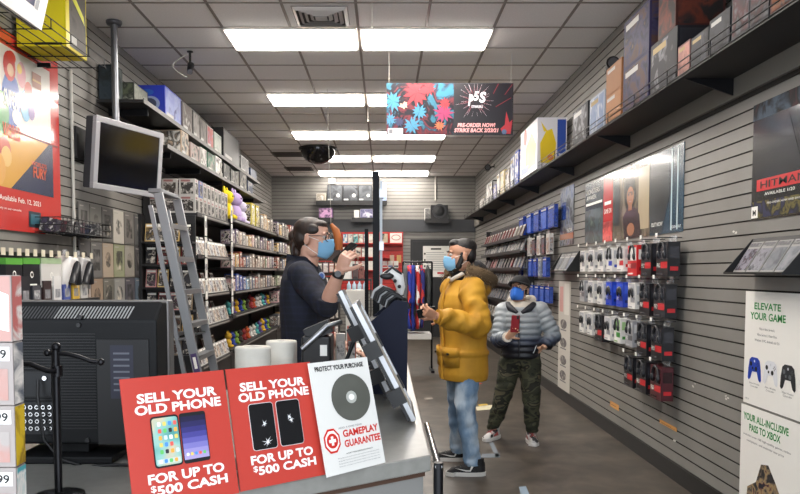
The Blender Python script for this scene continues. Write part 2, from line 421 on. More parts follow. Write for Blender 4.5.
a.rect(.15*w,.55*h,.85*w,.60*h,Z,WHT); a.text('GAME ON', .12*w,.42*h,.88*w,.49*h,Z,WHT); a.rect(.0,0,w,.3*h,Z,art('#c42a2c','#8a1c20','#d8504a','#c42a2c',scale=9,coat=.6))
a.build('poster', label='narrow red glossy poster between the navy one and the street scene', cat='poster', group='glossy posters in a row above the headsets')
a, w, h = poster_mb(ysp[2], ysp[3]+.004, zb, zt, noisy('poster_street', [(0.3,'#4b453c'),(0.5,'#6d6355'),(0.7,'#8d8272')], scale=9, rough=.2, coat=.6, stretch=(1,1,.35)))
sk = mat('poster_skin','#a8745a',.25,coat=.6); hr = mat('poster_hair','#1d1512',.25,coat=.6); red = mat('poster_cloth','#3a2a2e',.25,coat=.6)
a.rect(.72*w,.1*h,.98*w,.9*h,Z*.8,mat('poster_wall','#b8a88c',.2,coat=.6)); a.rect(.04*w,.2*h,.2*w,.95*h,Z*.8,mat('poster_dark','#3c4448',.2,coat=.6))
a.disc(.50*w,.60*h,.15*w,Z,hr,20,.23*h); a.poly([(.36*w,0),(.80*w,0),(.75*w,.3*h),(.62*w,.42*h),(.44*w,.42*h),(.30*w,.3*h)],Z*1.2,red)
a.disc(.51*w,.57*h,.095*w,Z*1.6,sk,20,.135*h); a.rect(.46*w,.38*h,.56*w,.48*h,Z*1.5,sk); a.disc(.53*w,.12*h,.1*w,Z*1.8,sk,14,.09*h)
for dx in (-.04,.045): a.disc((.51+dx)*w,.60*h,.016*w,Z*2,hr,8)
a.rect(.48*w,.495*h,.545*w,.505*h,Z*2,mat('poster_lip','#7c3a38',.3)); a.rect(.46*w,.62*h,.565*w,.63*h,Z*2.1,hr)
a.build('poster', label='glossy poster of a dark-haired woman in a sunny street', cat='poster', group='glossy posters in a row above the headsets')
a, w, h = poster_mb(ysp[3], ysp[4], zb, zt, mat('poster_steel','#26475c',.2,coat=.6))
a.poly([(.02*w,.02*h),(.40*w,.02*h),(.62*w,.45*h),(.60*w,.8*h),(.30*w,.93*h),(.02*w,.9*h)],Z,noisy('poster_smoke',[(0.3,'#17191c'),(0.7,'#4a5054')],scale=6,rough=.2,coat=.6))
for x in (.66,.83): a.rect(x*w,.03*h,(x+.035)*w,.98*h,Z*1.5,mat('poster_stripe','#c6d6da',.2,coat=.6))
a.text('OUT NOW', .06*w,.10*h,.42*w,.15*h,Z*1.5,WHT); a.text('CONSOLE', .70*w,.05*h,.95*w,.08*h,Z*1.5,WHT)
a.build('poster', label='blue glossy poster with two white upright stripes, nearest the bare slatwall', cat='poster', group='glossy posters in a row above the headsets')
q0, q1 = Rw(561,190), Rw(561,246); yn = Rw(574.5,200).y
a, w, h = poster_mb(q0.y, yn, q1.z, q0.z, art('#6a6a6c','#2c3038','#8c9096','#3c4c78','#45302c',scale=7,coat=.6))
a.rect(0,.1*h,w,.2*h,Z,mat('poster_skin','#a8745a',.25,coat=.6)); a.rect(.1*w,.45*h,.45*w,.75*h,Z,mat('poster_blue','#2c4a98',.25,coat=.6)); a.text('NEW', .55*w,.22*h,.9*w,.28*h,Z,WHT)
a.build('poster', label='small grey and blue poster above the far brochure holder', cat='poster')
# --- long white strip poster
q0, q1 = Rw(559.5,281), Rw(556.5,386); q2 = Rw(571,300)
a, w, h = poster_mb(q0.y, q2.y, q1.z, q0.z, mat('strip_paper','#c9c4bc',.4))
a.rect(.12*w,.72*h,.40*w,.95*h,Z,mat('strip_pink','#cf9a92',.5))
for i, y in enumerate((.08,.22,.38,.55)): a.disc(.45*w,(y+.06)*h,.28*w,Z,art('#8a8682','#5a5658','#b8b2aa',scale=20),12,.045*h); a.rect(.2*w,y*h,.7*w,(y+.012)*h,Z*1.4,inkg)
a.rect(.5*w,.70*h,.9*w,.98*h,Z,mat('strip_white','#dedad2',.4))
a.build('poster', label='tall narrow white poster running down the wall behind the standing child', cat='poster')
# --- brochure holders
def holder(name, yf, yn, zb, zt, dep, n, lab, cards):
    t = thing(name, lab, 'display rack', (XR-dep/2, (yf+yn)/2, zb), 'brochure holders')
    for y, nm in ((yf,'side_panel'),(yn,'side_panel')):
        a = MB(); th = .006
        pts = [(XR-.002,zb),(XR-dep,zb),(XR-dep,zb+.006),(XR-.012,zt),(XR-.002,zt)]
        vs = [(x,y-th/2,z) for x,z in pts]+[(x,y+th/2,z) for x,z in pts]
        k = len(pts); a.add(vs,[tuple(range(k)),tuple(range(2*k-1,k-1,-1))]+[(i,k+i,k+(i+1)%k,(i+1)%k) for i in range(k)],BLK); a.build(nm,t)
    a = MB(); a.bx(XR-dep,XR-.002,yn,yf,zb-.006,zb,BLK); a.build('tray',t)
    a = MB(); a.bx(XR-dep-.004,XR-dep,yn,yf,zb-.006,zb+.006,BLK); a.build('front_lip',t)
    a = MB(); a.add([(XR-dep*.35,yn+.005,zb+.002),(XR-dep*.35,yf-.005,zb+.002),(XR-.012,yf-.005,zt),(XR-.012,yn+.005,zt)],[(0,1,2,3)],BLK); a.build('back_panel',t)
    w = (yf-yn-.03)/n
    for i in range(n):
        y0 = yf-.012-w*i; c, lb = cards[i]
        M = frame((XR-dep*.75, y0, zb+.004), (0,-1,0), (dep*.66,0,(zt-zb)*.93)); H = math.hypot(dep*.66,(zt-zb)*.93)
        a = MB(M); a.box((w*.46,H*.47,-.004),(w*.92,H*.94,.006),mat('card_stock','#9a9894',.6,spec=.2))
        a.rect(.04*w,.06*H,.88*w,.72*H,.0006,c); a.rect(.06*w,.78*H,.86*w,.90*H,.0006,art('#7c7a7a','#5a585c','#8e8c8a',scale=40))
        a.build('brochure', label=lb, cat='brochure', group='brochures in the wall holders')
yf, yn = Rw(728,262).y, Rw(728,262).y-.66
zb_ = onX(724,273,XR-.17).z; zt_ = Rw(742,240).z
holder('brochure_holder', onX(724,273,XR-.17).y, onX(724,273,XR-.17).y-.62, zb_, zt_, .17, 4, 'black slanted brochure holder between the dark poster and the controller poster',
  [(art('#3c3444','#7a7682','#221e2c','#6a4450',scale=30),'violet-tinted card, farthest from the viewer in the near brochure holder'),(art('#44464f','#84828a','#2a2c34',scale=30),'grey card, second along from the violet one in the near holder'),
   (art('#8e8c8c','#6c6e74','#50525a',scale=24),'pale card with faint grey art, third along in the near holder'),(art('#9a9898','#7c7e84','#62646c',scale=24),'palest card, at the picture-edge end of the near holder')])
q = onX(550,271,XR-.15)
holder('brochure_holder', q.y, onX(566,271,XR-.15).y, q.z, Rw(560,253).z, .15, 3, 'small black brochure holder above the tall white strip poster',
  [(art('#6c6c70','#4a4c54','#34363e',scale=24),'grey card at the back-wall end of the small far holder'),(art('#8a8a8c','#5e6066',scale=24),'white card in the middle of the small far holder'),(art('#6a6e7a','#40485c',scale=24),'bluish card at the near end of the small far holder')])
# --- headset and controller packages on hooks
HOOK = mat('wire_hook','#55565a',.3,.9)
def package(y, ztop, w, h, d, body, win, accent, kind, lab, grp):
    x1 = XR-.055; x0 = x1-d
    t = thing('controller_package' if kind=='pad' else 'headset_package', lab, 'boxed accessory', (x0+d/2,y,ztop-h), grp)
    a = MB(); a.bx(x0,x1,y-w/2,y+w/2,ztop-h,ztop-.045,body)
    M = frame((x0-.001,y+w/2,ztop-h),(0,-1,0),(0,0,1)); a.M = M
    a.rect(.08*w,.42*h,.92*w,.78*h,0,win); a.rect(.40*w,.20*h,.96*w,.36*h,0.0002,accent); a.rect(.08*w,.04*h,.6*w,.08*h,.0002,win); a.text('PRO', .08*w,.22*h,.36*w,.33*h,.0006,WHT)
    a.M = frame((x1,y-w/2-.001,ztop-h),(-1,0,0),(0,0,1)); a.rect(.15*d,.14*h,d*.8,.24*h,0,accent); a.rect(.1*d,.45*h,.85*d,.72*h,0,win)
    a.M = None; a.build('box',t)
    a = MB(); a.bx(x1-.012,x1-.008,y-w*.3,y+w*.3,ztop-.05,ztop,CLEAR); a.build('hang_tab',t)
    a = MB()
    if kind=='pad':
        c = Vector((x0-.006,y,ztop-.42*h)); a.ell(c,(.012,w*.26,.026),INK2); 
        for s_ in (-1,1): a.ell(c+Vector((0,s_*w*.22,-.022)),(.012,w*.085,.036),INK2)
    else:
        c = Vector((x0-.006,y,ztop-.40*h)); r = w*.26
        a.tube([c+Vector((0,r*math.cos(q_),r*1.25*math.sin(q_))) for q_ in [PI*k/10 for k in range(11)]],.008,INK2)
        for s_ in (-1,1): a.ell(c+Vector((0,s_*r,-.018)),(.014,.016,.03),INK2)
    a.build('gamepad' if kind=='pad' else 'headset',t)
    a = MB(); hx = (x0+x1)/2
    a.tube([(XR-.002,y,ztop-.012),(x0-.03,y,ztop-.012),(x0-.04,y,ztop-.004)],.0035,HOOK,6)
    a.box((x0-.043,y,ztop+.006),(.003,.035,.026),WHT); 
    a.build('peg_hook', label='wire peg hook holding the package', parent=None, cat='peg hook', group=grp.replace('packages','hooks')) if False else a.build('peg_hook', t)
RED = mat('accent_red','#c0262c',.35); CLEAR = glass('hang_clear','#cfd2d6',.1,.35); INK2 = mat('device_dark','#26272b',.35)
PK = {'black':('#1a1a1e','#3a3a40','#c0262c'),'white':('#dcdad6','#b8bac0','#8e9096'),'red':('#c8282c','#e8e4e0','#8a1a1e'),'blue':('#2340b4','#3f5fd8','#16246a'),'grey':('#9a9b9f','#d2d2d4','#5a5c60'),'green':('#dcdad6','#9ec48a','#3f8a3c'),'maroon':('#4a1a22','#2c1418','#c0262c'),'blueedge':('#dcdad6','#b8bac0','#2340b4'),'redge':('#dcdad6','#c2c2c6','#c0262c')}
def pk(c): 
    q = PK[c]; return mat('pack_'+c, q[0], .3), mat('packwin_'+c, q[1], .25), mat('packacc_'+c, q[2], .3)
seq = {0:['black','black','red','redge','blueedge','white','white','white'],1:['black','black','white','blue','blue','white','white','grey'],2:['black','black','grey','green','white','black','white','white'],3:['maroon','black','black']}
nice = {'black':'black package with red patch','white':'white package','red':'red-edged package','redge':'white package with red stripe','blueedge':'white package with blue edge','blue':'blue package','grey':'grey-white package','green':'white package with green print','maroon':'dark maroon package'}
tops = [1.755,1.46,1.155,.87]
rown = ['top','second','third','bottom']
pxs = [[664,648,634,622,611,602,592.5,584],[662,647,634,622,611,602,592.5,584],[660,645,632,620,610,601,592,584],[660,645,632]]
for r in range(4):
    for i, c in enumerate(seq[r]):
        y = onX(pxs[r][i],300,XR-.12).y; b, wn, ac = pk(c)
        big = c in ('black','maroon','red')
        package(y, tops[r], .215 if big else .17, .285 if big else .25, .085, b, wn, ac, 'pad' if c in ('blue','white') else 'headset',
                '%s, %s from the bare wall, %s row of hung packages' % (nice[c], ORD[i], rown[r]), 'hung accessory packages, %s row' % rown[r])
# --- blue game cases hung on pegs, further along
def hung_case(px0, n, dpx, z1, h, w, cols, row, kind='case'):
    for i in range(n):
        y = onX(px0-dpx*i,240,XR-.06).y; c = cols[i%len(cols)]
        t = MB(); x0 = XR-.10; M = frame((x0,y+w/2,z1-h),(0,-1,0),(0,0,1)); t.M = M
        t.box((w/2,h/2,-.024),(w,h,.046),mat('case_'+c[0],c[1],.25))
        t.rect(.06*w,.05*h,.94*w,.80*h,.0005,c[2]); t.rect(.1*w,.86*h,.9*w,.94*h,.0008,mat('print_palegrey','#a8a6a2',.5)); t.M = frame((x0+.023,y-w/2-.0006,z1-h),(-1,0,0),(0,0,1)); t.rect(-.018,.1*h,.018,.8*h,0,c[2])
        t.M = None; t.bx(x0+.012,x0+.014,y-.03,y+.03,z1,z1+.035,CLEAR); t.tube([(XR-.002,y,z1+.02),(x0-.01,y,z1+.02)],.003,HOOK,6)
        t.build('game_case' if kind=='case' else 'gift_card_pack', label='%s hung case, %s from the grey poster, %s' % (c[0], ORD[i], row), cat='game case', group='hung cases, '+row)
bl = [('blue','#1b3890',art('#1b3890','#2c4cac','#142562','#5a70b0',scale=22)),('bright blue','#21439e',art('#21439e','#3c5cb4','#182e78',scale=18))]
mixd = [('white','#d4d2ce',art('#d4d2ce','#8a6a5a','#b0aeb0','#4a4c56',scale=22)),('black','#1e1e22',art('#1e1e22','#4a4a52','#8a3a3a',scale=22))]
hung_case(554,5,7.6,2.30,.27,.34,bl,'top row of blue cases')
hung_case(551,6,4.9,1.97,.25,.20,mixd,'row under the blue cases')
hung_case(548,6,5.0,1.68,.24,.22,[bl[1],('grey','#8c9098',art('#8c9098','#54627c','#b4b8c0',scale=22)),bl[0]],'third hung row beside the small holder')
hung_case(551,4,5.5,1.32,.2,.24,[bl[1]],'lowest hung row behind the child')
# --- tiered game display
t = thing('game_display', 'tiered black game display rack near the back wall, past the hung blue cases', 'display rack', (XR-.1,12.3,.5))
DY0, DY1 = 10.35, 14.5
tiers = [(2.0,'top'),(1.80,'second'),(1.55,'third'),(1.30,'fourth'),(1.04,'fifth'),(.72,'lowest')]
a = MB(); a.bx(XR-.03,XR-.002,DY0,DY1,.55,2.25,mat('rack_back','#2b2a2c',.5)); a.build('back_panel',t)
for z, nm in tiers:
    a = MB(); a.bx(XR-.20,XR-.03,DY0,DY1,z-.02,z,BLK); a.bx(XR-.206,XR-.20,DY0,DY1,z-.03,z+.02,BLK); a.build('shelf',t)
for y in (DY0-.012,DY1+.012):
    a = MB(); a.bx(XR-.1,XR-.002,y-.01,y+.01,.55,2.28,BLK); a.build('upright',t)
tcol = {'top':[('red','#7c2826'),('tan','#80705c'),('brown','#4a3228'),('cream','#989080'),('crimson','#641c24')],'second':[('white','#9c9c9c'),('pale grey','#7e8082'),('silver','#6c7074')],'third':[('dark','#33303a'),('black','#202024'),('pink','#c88a8a'),('crimson','#8c2430'),('grey','#8a8a90')],
        'fourth':[('white','#9a9a9a'),('blue','#34406a'),('pale grey','#7c7c80')],'fifth':[('white','#989898'),('grey','#62646c'),('slate','#5c6474')],'lowest':[('cream','#989288'),('blue','#384872'),('white','#9c9a96'),('grey','#6a6c70')]}
NT = 14
for z, nm in tiers:
    for i in range(NT):
        c = R.choice(tcol[nm]); y = DY0+.15+i*(DY1-DY0-.3)/(NT-1); w, h = .17, .185
        M = frame((XR-.175,y+w/2,z+.002),(0,-1,0),(.07,0,h)); a = MB(M)
        a.box((w/2,h/2,-.008),(w,h,.015),mat('case_'+c[0],c[1],.3))
        a.rect(.06*w,.04*h,.94*w,.84*h,.0005,art(c[1],'#2a2a30','#7a706a',c[1],'#4a3a38',scale=24)); a.rect(.06*w,.87*h,.94*w,.95*h,.0006,mat('print_palegrey','#a8a6a2',.5))
        a.build('game_case', label='%s game case, %s from the hung cases, rack\'s %s tier' % (c[0],ORD[i],nm), cat='game case', group='cases on the display rack, %s tier' % nm)
# --- small marks on the wall
q0, q1 = Rw(660,419), Rw(677,432)
a = MB(rframe(q0.y, q1.z, .003)); w, h = q0.y-q1.y, q0.z-q1.z
a.box((w/2,h/2,-.001),(w,h,.002),mat('sticker_orange','#d79a52',.5)); a.rect(.1*w,.42*h,.7*w,.5*h,.0005,mat('sticker_ink','#7a4a28',.6)); a.rect(.1*w,.2*h,.9*w,.3*h,.0005,mat('sticker_ink','#7a4a28',.6))
a.build('sticker', label='orange sticker low on the wall, the larger one near the lower posters', cat='sticker', group='orange wall stickers')
q0, q1 = Rw(610.5,400.5), Rw(619,411)
a = MB(rframe(q0.y, q1.z, .003)); w, h = q0.y-q1.y, q0.z-q1.z
a.box((w/2,h/2,-.001),(w,h,.002),mat('sticker_orange','#d79a52',.5)); a.rect(.1*w,.42*h,.7*w,.5*h,.0005,mat('sticker_ink','#7a4a28',.6))
a.build('sticker', label='orange sticker low on the wall, the smaller one below the hung packages', cat='sticker', group='orange wall stickers')
SC = mat('torn_paper','#d8d5cf',.8)
for (px,py,lab) in ((735,231,'torn white paper scrap on the wall just above the near brochure holder'),(694,385,'torn white paper scrap, upper one left of the lower console poster'),(727,398,'torn white paper scrap against the edge of the lower console poster'),(674,441,'torn white paper scrap beside the larger orange sticker')):
    q = Rw(px,py,.002); a = MB(rframe(q.y,q.z,.002))
    for k in range(3):
        ox, oy = R.uniform(-.03,.03), R.uniform(-.015,.015); n = 7
        a.poly([(ox+R.uniform(.006,.02)*math.cos(2*PI*j/n), oy+R.uniform(.003,.009)*math.sin(2*PI*j/n)) for j in range(n)],.0005+.0002*k,SC)
    a.build('paper_scrap', label=lab, cat='paper scrap', group='torn paper scraps on the slatwall')
# --- high wire shelf with merchandise
SH_Z, SH_X = 2.66, 1.74
t = thing('wire_shelf', 'long black wire shelf of boxed merchandise high above the posters', 'shelf', (1.92,9,SH_Z-.03))
a = MB(); ya, yb = 2.2, 16.2
for x in (SH_X,SH_X+.09,SH_X+.18,SH_X+.27,XR-.045): a.tube([(x,ya,SH_Z-.008),(x,yb,SH_Z-.008)],.005,BLKM,6)
a.bx(SH_X,XR-.04,ya,yb,SH_Z-.022,SH_Z-.014,mat('shelf_board_dark','#1d1b1a',.6)); a.build('deck',t)
a = MB()
for z in (SH_Z+.03,SH_Z+.07): a.tube([(SH_X-.006,ya,z),(SH_X-.006,yb,z)],.004,BLKM,6)
y = ya
while y < yb: a.tube([(SH_X-.006,y,SH_Z-.02),(SH_X-.006,y,SH_Z+.07)],.0035,BLKM,6); y += .6
a.build('front_rail',t)
y = ya+.4
while y < yb:
    a = MB(); vs = [(XR-.04,y,SH_Z-.022),(SH_X+.03,y,SH_Z-.022),(XR-.04,y,SH_Z-.12)]
    a.add([Vector(v)+Vector((0,s_,0)) for s_ in (-.006,.006) for v in vs],[(0,1,2),(5,4,3),(0,3,4,1),(1,4,5,2),(2,5,3,0)],BLKM); a.build('bracket',t); y += 1.83
def hbox(pxn, pxf, h, lab, name='merchandise_box', d=.30, body='#26262c', fr=None, side=None, z=SH_Z, win=False, x0=None, grp='boxes on the high wire shelf'):
    """box on the high shelf between two columns of the photograph (its front edge on the shelf front)"""
    X = SH_X+.02 if x0 is None else x0
    yn = onX(pxn,100,X).y; yf = onX(pxf,100,X).y
    t = thing(name, lab, 'box', (X+d/2,(yn+yf)/2,z), grp)
    a = MB(); bm = mat('hbox_'+body.lstrip('#'),body,.55,spec=.3); a.bx(X,X+d,yn,yf,z,z+h,bm); w = yf-yn
    a.build('carton',t)
    fr = fr or art(body,'#6a6a74','#2a2a30','#9a8a80',scale=12)
    a = MB(frame((X-.001,yf,z),(0,-1,0),(0,0,1))); a.rect(.05*w,.05*h,.95*w,.95*h,0,fr); a.rect(.1*w,.78*h,.6*w,.9*h,.0006,mat('print_palegrey','#a8a6a2',.5) if R.random()<.5 else mat('print_gold','#8a7440',.5)); a.build('front_print',t)
    a = MB(frame((X,yn-.001,z),(1,0,0),(0,0,1))); a.rect(.05*d,.05*h,.95*d,.95*h,0,side or fr)
    if win: a.disc(d*.5,h*.5,d*.33,.0006,mat('print_white','#d8d8d8',.4),20); a.disc(d*.5,h*.5,d*.29,.0012,mat('print_dark','#1c1c22',.3),20)
    a.build('side_print',t); return t
o_ = art('#7a2a14','#1a1412','#8a4a20','#3a1810',scale=9)
hbox(800.5,768,.34,'orange and black box, closest to the viewer on the high shelf',body='#5a2418',fr=o_)
fig = art('#3a161c','#54565a','#2c1a1e','#4a1c22','#6a6a6e',scale=9)
hbox(767,748,.40,'clear-fronted figure box with dark red figure, beside the orange box',body='#3e3c40',fr=fig)
hbox(747,730,.42,'clear-fronted figure box with dark red figure, second from the orange box',body='#4a484c',fr=fig)
dk = lambda c,*o: art(c,c,'#1a1a1e',*o,c,scale=7)
hbox(728,708,.19,'low black box with grey lid beside the figure boxes',body='#2a2b30',fr=dk('#2e2f36','#4a4b52'))
hbox(707,690,.17,'flat black box standing between the low grey-lidded box and the framed one',body='#202126',fr=dk('#26272e','#3c3d46'))
hbox(689,677,.18,'small pink-framed box on the high shelf next to the round-window box',body='#5a3a38',fr=art('#5a3836','#a8746a','#2a2224',scale=7))
hbox(676,650,.32,'big black box with a round white window print on the high shelf',body='#15151b',win=True,fr=dk('#1a1a22','#6a6a70'),side=C('#1a1a22',.3))
hbox(674,657,.36,'red and black boxed figure on top of the round-window box',body='#3a120c',fr=art('#3e120c','#141214','#5a2414','#1c1212',scale=7),z=SH_Z+.322)
an = art('#1e1c34','#4a342e','#34304c','#1a1a2c','#5a463c',scale=8)
hbox(648,623,.31,'lower violet cartoon box, next to the stacked brown cartons',body='#2a2644',fr=an)
hbox(648,623,.34,'upper violet cartoon box stacked on its lower twin',body='#2a2644',fr=an,z=SH_Z+.312)
hbox(621,606,.215,'lower of two stacked plain brown cartons on the high shelf',body='#8a5e3c',fr=C('#94663f',.6),side=C('#94663f',.6))
hbox(621,606,.215,'upper of two stacked plain brown cartons on the high shelf',body='#8a5e3c',fr=C('#8c603c',.6),side=C('#8c603c',.6),z=SH_Z+.217)
hbox(604.5,590,.30,'white and pale blue box beside the brown cartons',body='#9aa2b0',fr=art('#9aa2b0','#6a7a98','#b8bac0',scale=9))
hbox(588,573,.32,'black box with a dark microphone print, between pale blue and yellow boxes',body='#1c1c20',fr=dk('#1c1c20','#7a7a80'))
# white and yellow box
X = SH_X-.02
yn, yf = onX(537.5,120,X).y, onX(521,120,X).y
t = thing('merchandise_box','large white box with yellow art and blue side band on the high shelf','box',(X+.16,(yn+yf)/2,SH_Z),'boxes on the high wire shelf')
h, d, w = .66, .33, yf-yn
h = .57
a = MB(); a.bx(X,X+d,yn,yf,SH_Z,SH_Z+h,mat('hbox_white','#d9d6dc',.35)); a.build('carton',t)
ye = mat('print_yellow','#e2c21e',.35); bu = mat('print_blue','#2a4aa0',.35); br = mat('print_brown','#4a2e1a',.4)
a = MB(frame((X,yn-.001,SH_Z),(1,0,0),(0,0,1)))
a.rect(.68*d,.04*h,.97*d,.96*h,0,bu); a.poly([(.12*d,.12*h),(.6*d,.1*h),(.64*d,.5*h),(.5*d,.78*h),(.3*d,.74*h),(.1*d,.5*h)],.0006,ye); a.poly([(.22*d,.72*h),(.34*d,.74*h),(.12*d,.92*h)],.0006,ye); a.disc(.45*d,.22*h,.1*d,.001,mat('print_orange','#d87a2a',.4)); a.text('TOYS',.73*d,.1*h,.92*d,.3*h,.001,WHT)
a.build('side_print',t)
a = MB(frame((X-.001,yf,SH_Z),(0,-1,0),(0,0,1))); a.poly([(.3*w,.1*h),(.9*w,.12*h),(.95*w,.5*h),(.7*w,.8*h),(.35*w,.6*h)],0,ye); a.rect(.06*w,.06*h,.5*w,.2*h,.0006,bu); a.disc(.3*w,.82*h,.1*w,.0006,mat('print_red','#c03a30',.4)); a.build('front_print',t)
more = [(519,515.5,.44,'#2c48a8','tall blue box just past the yellow-art box'),(515,511,.42,'#6a76a0','pale blue tall box past the blue one'),(510.5,506,.30,'#4a3a34','brown box beyond the pale blue tall box'),(505,501,.34,'#c8b480','cream-spined box, first past the brown one'),(500.5,497.5,.36,'#3a3430','dark slim box between the cream and violet ones'),
 (497,493.5,.22,'#5a5a98','low violet box on the far part of the high shelf'),(493,490,.33,'#1e1e22','black upright box, first past the low violet box'),(489.5,487,.33,'#a09c98','white upright box on the far part of the high shelf'),(486.5,484,.18,'#8a8884','low grey box past the white upright one'),(483.5,480.5,.15,'#b4aca4','beige low box at the back end of the high shelf')]
for pn, pf, h, c, lab in more: hbox(pn,pf,h,lab,body=c,fr=art(c,'#d8d4d0',c,'#26262a',scale=9))
# --- small spotlight-like speaker on the wall and the far camera
for (px,py,X,lab,nm) in ((612,66,XR-.12,'black microphone-shaped wall speaker above the brown cartons','wall_speaker'),(488,168,XR-.12,'small black surveillance camera high on the wall, near the back corner','security_camera')):
    q = onX(px,py,X); t = thing(nm,lab,'camera' if 'camera' in nm else 'speaker',(q.x,q.y,q.z))
    a = MB(); a.tube([q+Vector((0,.07,-.02)),q+Vector((-.02,-.1,.0))],[.045,.06],BLK,12); a.build('housing',t)
    a = MB(); a.tube([q,q+Vector((.11,.0,.03))],.012,BLKM); a.bx(XR-.012,XR,q.y-.035,q.y+.035,q.z,q.z+.07,BLKM); a.build('mount',t)
    a = MB(); a.tube([q+Vector((-.02,-.1,0)),q+Vector((-.021,-.112,0))],.042,mat('grille_grey','#4a4a4e',.5),12); a.build('grille',t)
# ================================================================= left wall
def Lw(px, py, off=0.0): return onX(px, py, XL+off)
def lframe(y_near, z_bot, off=0.004):
    """frame on a plane facing the room from the left wall: x runs away from the camera, y up"""
    return frame((XL+off, y_near, z_bot), (0,1,0), (0,0,1))
ink = mat('ink_black', '#101010', 0.5)
# --- big red poster in two sheets
redp = mat('poster_redglow','#c43a34',.2,coat=.7)
q0, q1 = Lw(59,236), Lw(55,52); yn, yf = 4.55, q0.y; zb, zt = q0.z, onX(55,64,XL).z
M = lframe(yn, zb, .02); w, h = yf-yn, zt-zb
a = MB(M); a.box((w/2,h/2,-.004),(w,h,.008),redp)
Z = .0012; px2 = lambda px: (onX(px,150,XL+.02).y-yn)
sheet = art('#e4ddd4','#d8d0c8','#e8e2da','#c8c4c0',scale=5,coat=.7)
a.rect(0.0,.52*h,w-.15,h-.10,Z,mat('sheet_pale','#dcd6cf',.2,coat=.7))
def pp(px,py): q = onX(px,py,XL+.02); return q.y-yn, q.z-zb
blobs = [('#2f57a4',11,100,.13,1.5),('#b8322e',9,66,.085,1.2),('#c8322a',11,57,.06,.7),('#d8b090',10,70,.045,1.0),('#3f8a4c',2,112,.09,1.6),('#d49aa0',21,75,.065,1.4),('#e0c060',19,69,.035,1.0),('#5aa0c8',25,106,.075,1.5),('#c05a50',28,92,.06,1.2),('#e8e0d8',16,117,.06,.9),('#6a4a90',31,112,.05,1.2)]
for i,(c,px,py,r,e) in enumerate(blobs): x,y = pp(px,py); a.disc(x,y,r,Z*2+.0002*i,mat('sheet_'+c[1:],c,.25,coat=.7),14,r*e)
x,y = pp(36,82); a.rect(x-.07,y-.05,x+.07,y+.06,Z*4,mat('sheet_brick','#8a4a30',.3)); a.rect(x-.07,y-.005,x+.07,y+.01,Z*4.5,mat('sheet_gold','#b89048',.3))
x,y = pp(3,102); x2,y2 = pp(17,95); a.text('SUPER',x,y-.02,x2,y+.10,Z*5,WHT,.03)
x,y = pp(2,133); x2,y2 = pp(20,128); a.text('WORLD',x,y-.02,x2,y+.08,Z*5,mat('sheet_redtext','#c8502a',.3),.03)
# lower sheet: yellow and navy diagonal
nv = mat('sheet_navy','#2b3350',.25,coat=.7); yl = mat('sheet_yellow','#d09a3c',.25,coat=.7)
x1 = w-.13; y0l, y1l = .215*h, .51*h
a.rect(0,y0l,x1,y1l,Z,yl); a.poly([(.42*w,y0l),(x1,y0l),(x1,y1l),(x1-.06,y1l)],Z*2,nv)
for i,(c,x,y,r) in enumerate((('#b8503a',.36,.40,.09),('#e0b870',.38,.37,.07),('#d8a050',.28,.30,.12),('#7a9a6a',.12,.42,.12),('#b06a5a',.18,.32,.08))): a.disc(x*w,y*h,r,Z*2.2+.0002*i,mat('sheet_'+c[1:],c,.25,coat=.7),14)
a.text('FURY',.66*w,.30*h,.82*w,.36*h,Z*4,mat('sheet_fire','#d0562a',.3),.03); a.text("WORLD'S",.64*w,.365*h,.82*w,.39*h,Z*4,mat('sheet_fire','#d0562a',.3),.02)
a.rect(0,.508*h,w-.03,.518*h,Z*2.5,mat('sheet_edge','#7a2420',.3))
a.text('Available Feb. 12, 2021',.30*w,.145*h,.74*w,.175*h,Z*2,WHT); a.text('Exclusively on our consoles',.22*w,.10*h,.52*w,.115*h,Z*2,WHT)
a.rect(.60*w,.03*h,.74*w,.115*h,Z*2,mat('sheet_device','#23303a',.3)); a.rect(.62*w,.045*h,.72*w,.10*h,Z*3,mat('sheet_screen','#3c6a7a',.3)); a.rect(.82*w,.03*h,.95*w,.09*h,Z*2,mat('sheet_yellow2','#d8b030',.3)); a.rect(.79*w,0,w,.03*h,Z*2,mat('sheet_pale','#dcd6cf',.2,coat=.7))
a.build('poster', label='large red-bordered poster of colourful platform game art on the wall by the yellow box', cat='poster')
# --- conduit
q = Lw(66,60); q2 = Lw(73,246)
a = MB(); y = Lw(70,150).y; a.tube([(XL+.02,y,ZC-.55),(XL+.02,y,1.2)],.014,mat('conduit_white','#b8b5ae',.5)); 
a.build('cable_conduit', label='thin white vertical conduit on the wall beside the red poster', cat='conduit')
# --- upper wire shelf with the yellow box
SZ = 3.06
t = thing('wire_shelf','black wire shelf bracketed high on the wall under the big yellow box','shelf',(XL+.2,5.3,SZ-.03))
a = MB()
for k in range(6): 
    x = XL+.03+k*.085; a.tube([(x,4.2,SZ-.008),(x,5.72,SZ-.008)],.004,BLKM,6)
for k in range(6): a.tube([(XL+.02,4.2+k*.3,SZ-.014),(XL+.47,4.2+k*.3,SZ-.014)],.004,BLKM,6)
a.build('wire_deck',t)
a = MB(); a.tube([(XL+.46,4.2,SZ+.05),(XL+.46,5.72,SZ+.05)],.004,BLKM,6); 
for k in range(6): a.tube([(XL+.46,4.2+k*.3,SZ-.01),(XL+.46,4.2+k*.3,SZ+.05)],.004,BLKM,6)
a.build('front_rail',t)
for y in (4.4,5.55):
    a = MB(); a.bx(XL+.002,XL+.12,y-.005,y+.005,SZ-.05,SZ-.02,BLKM); a.build('bracket',t)
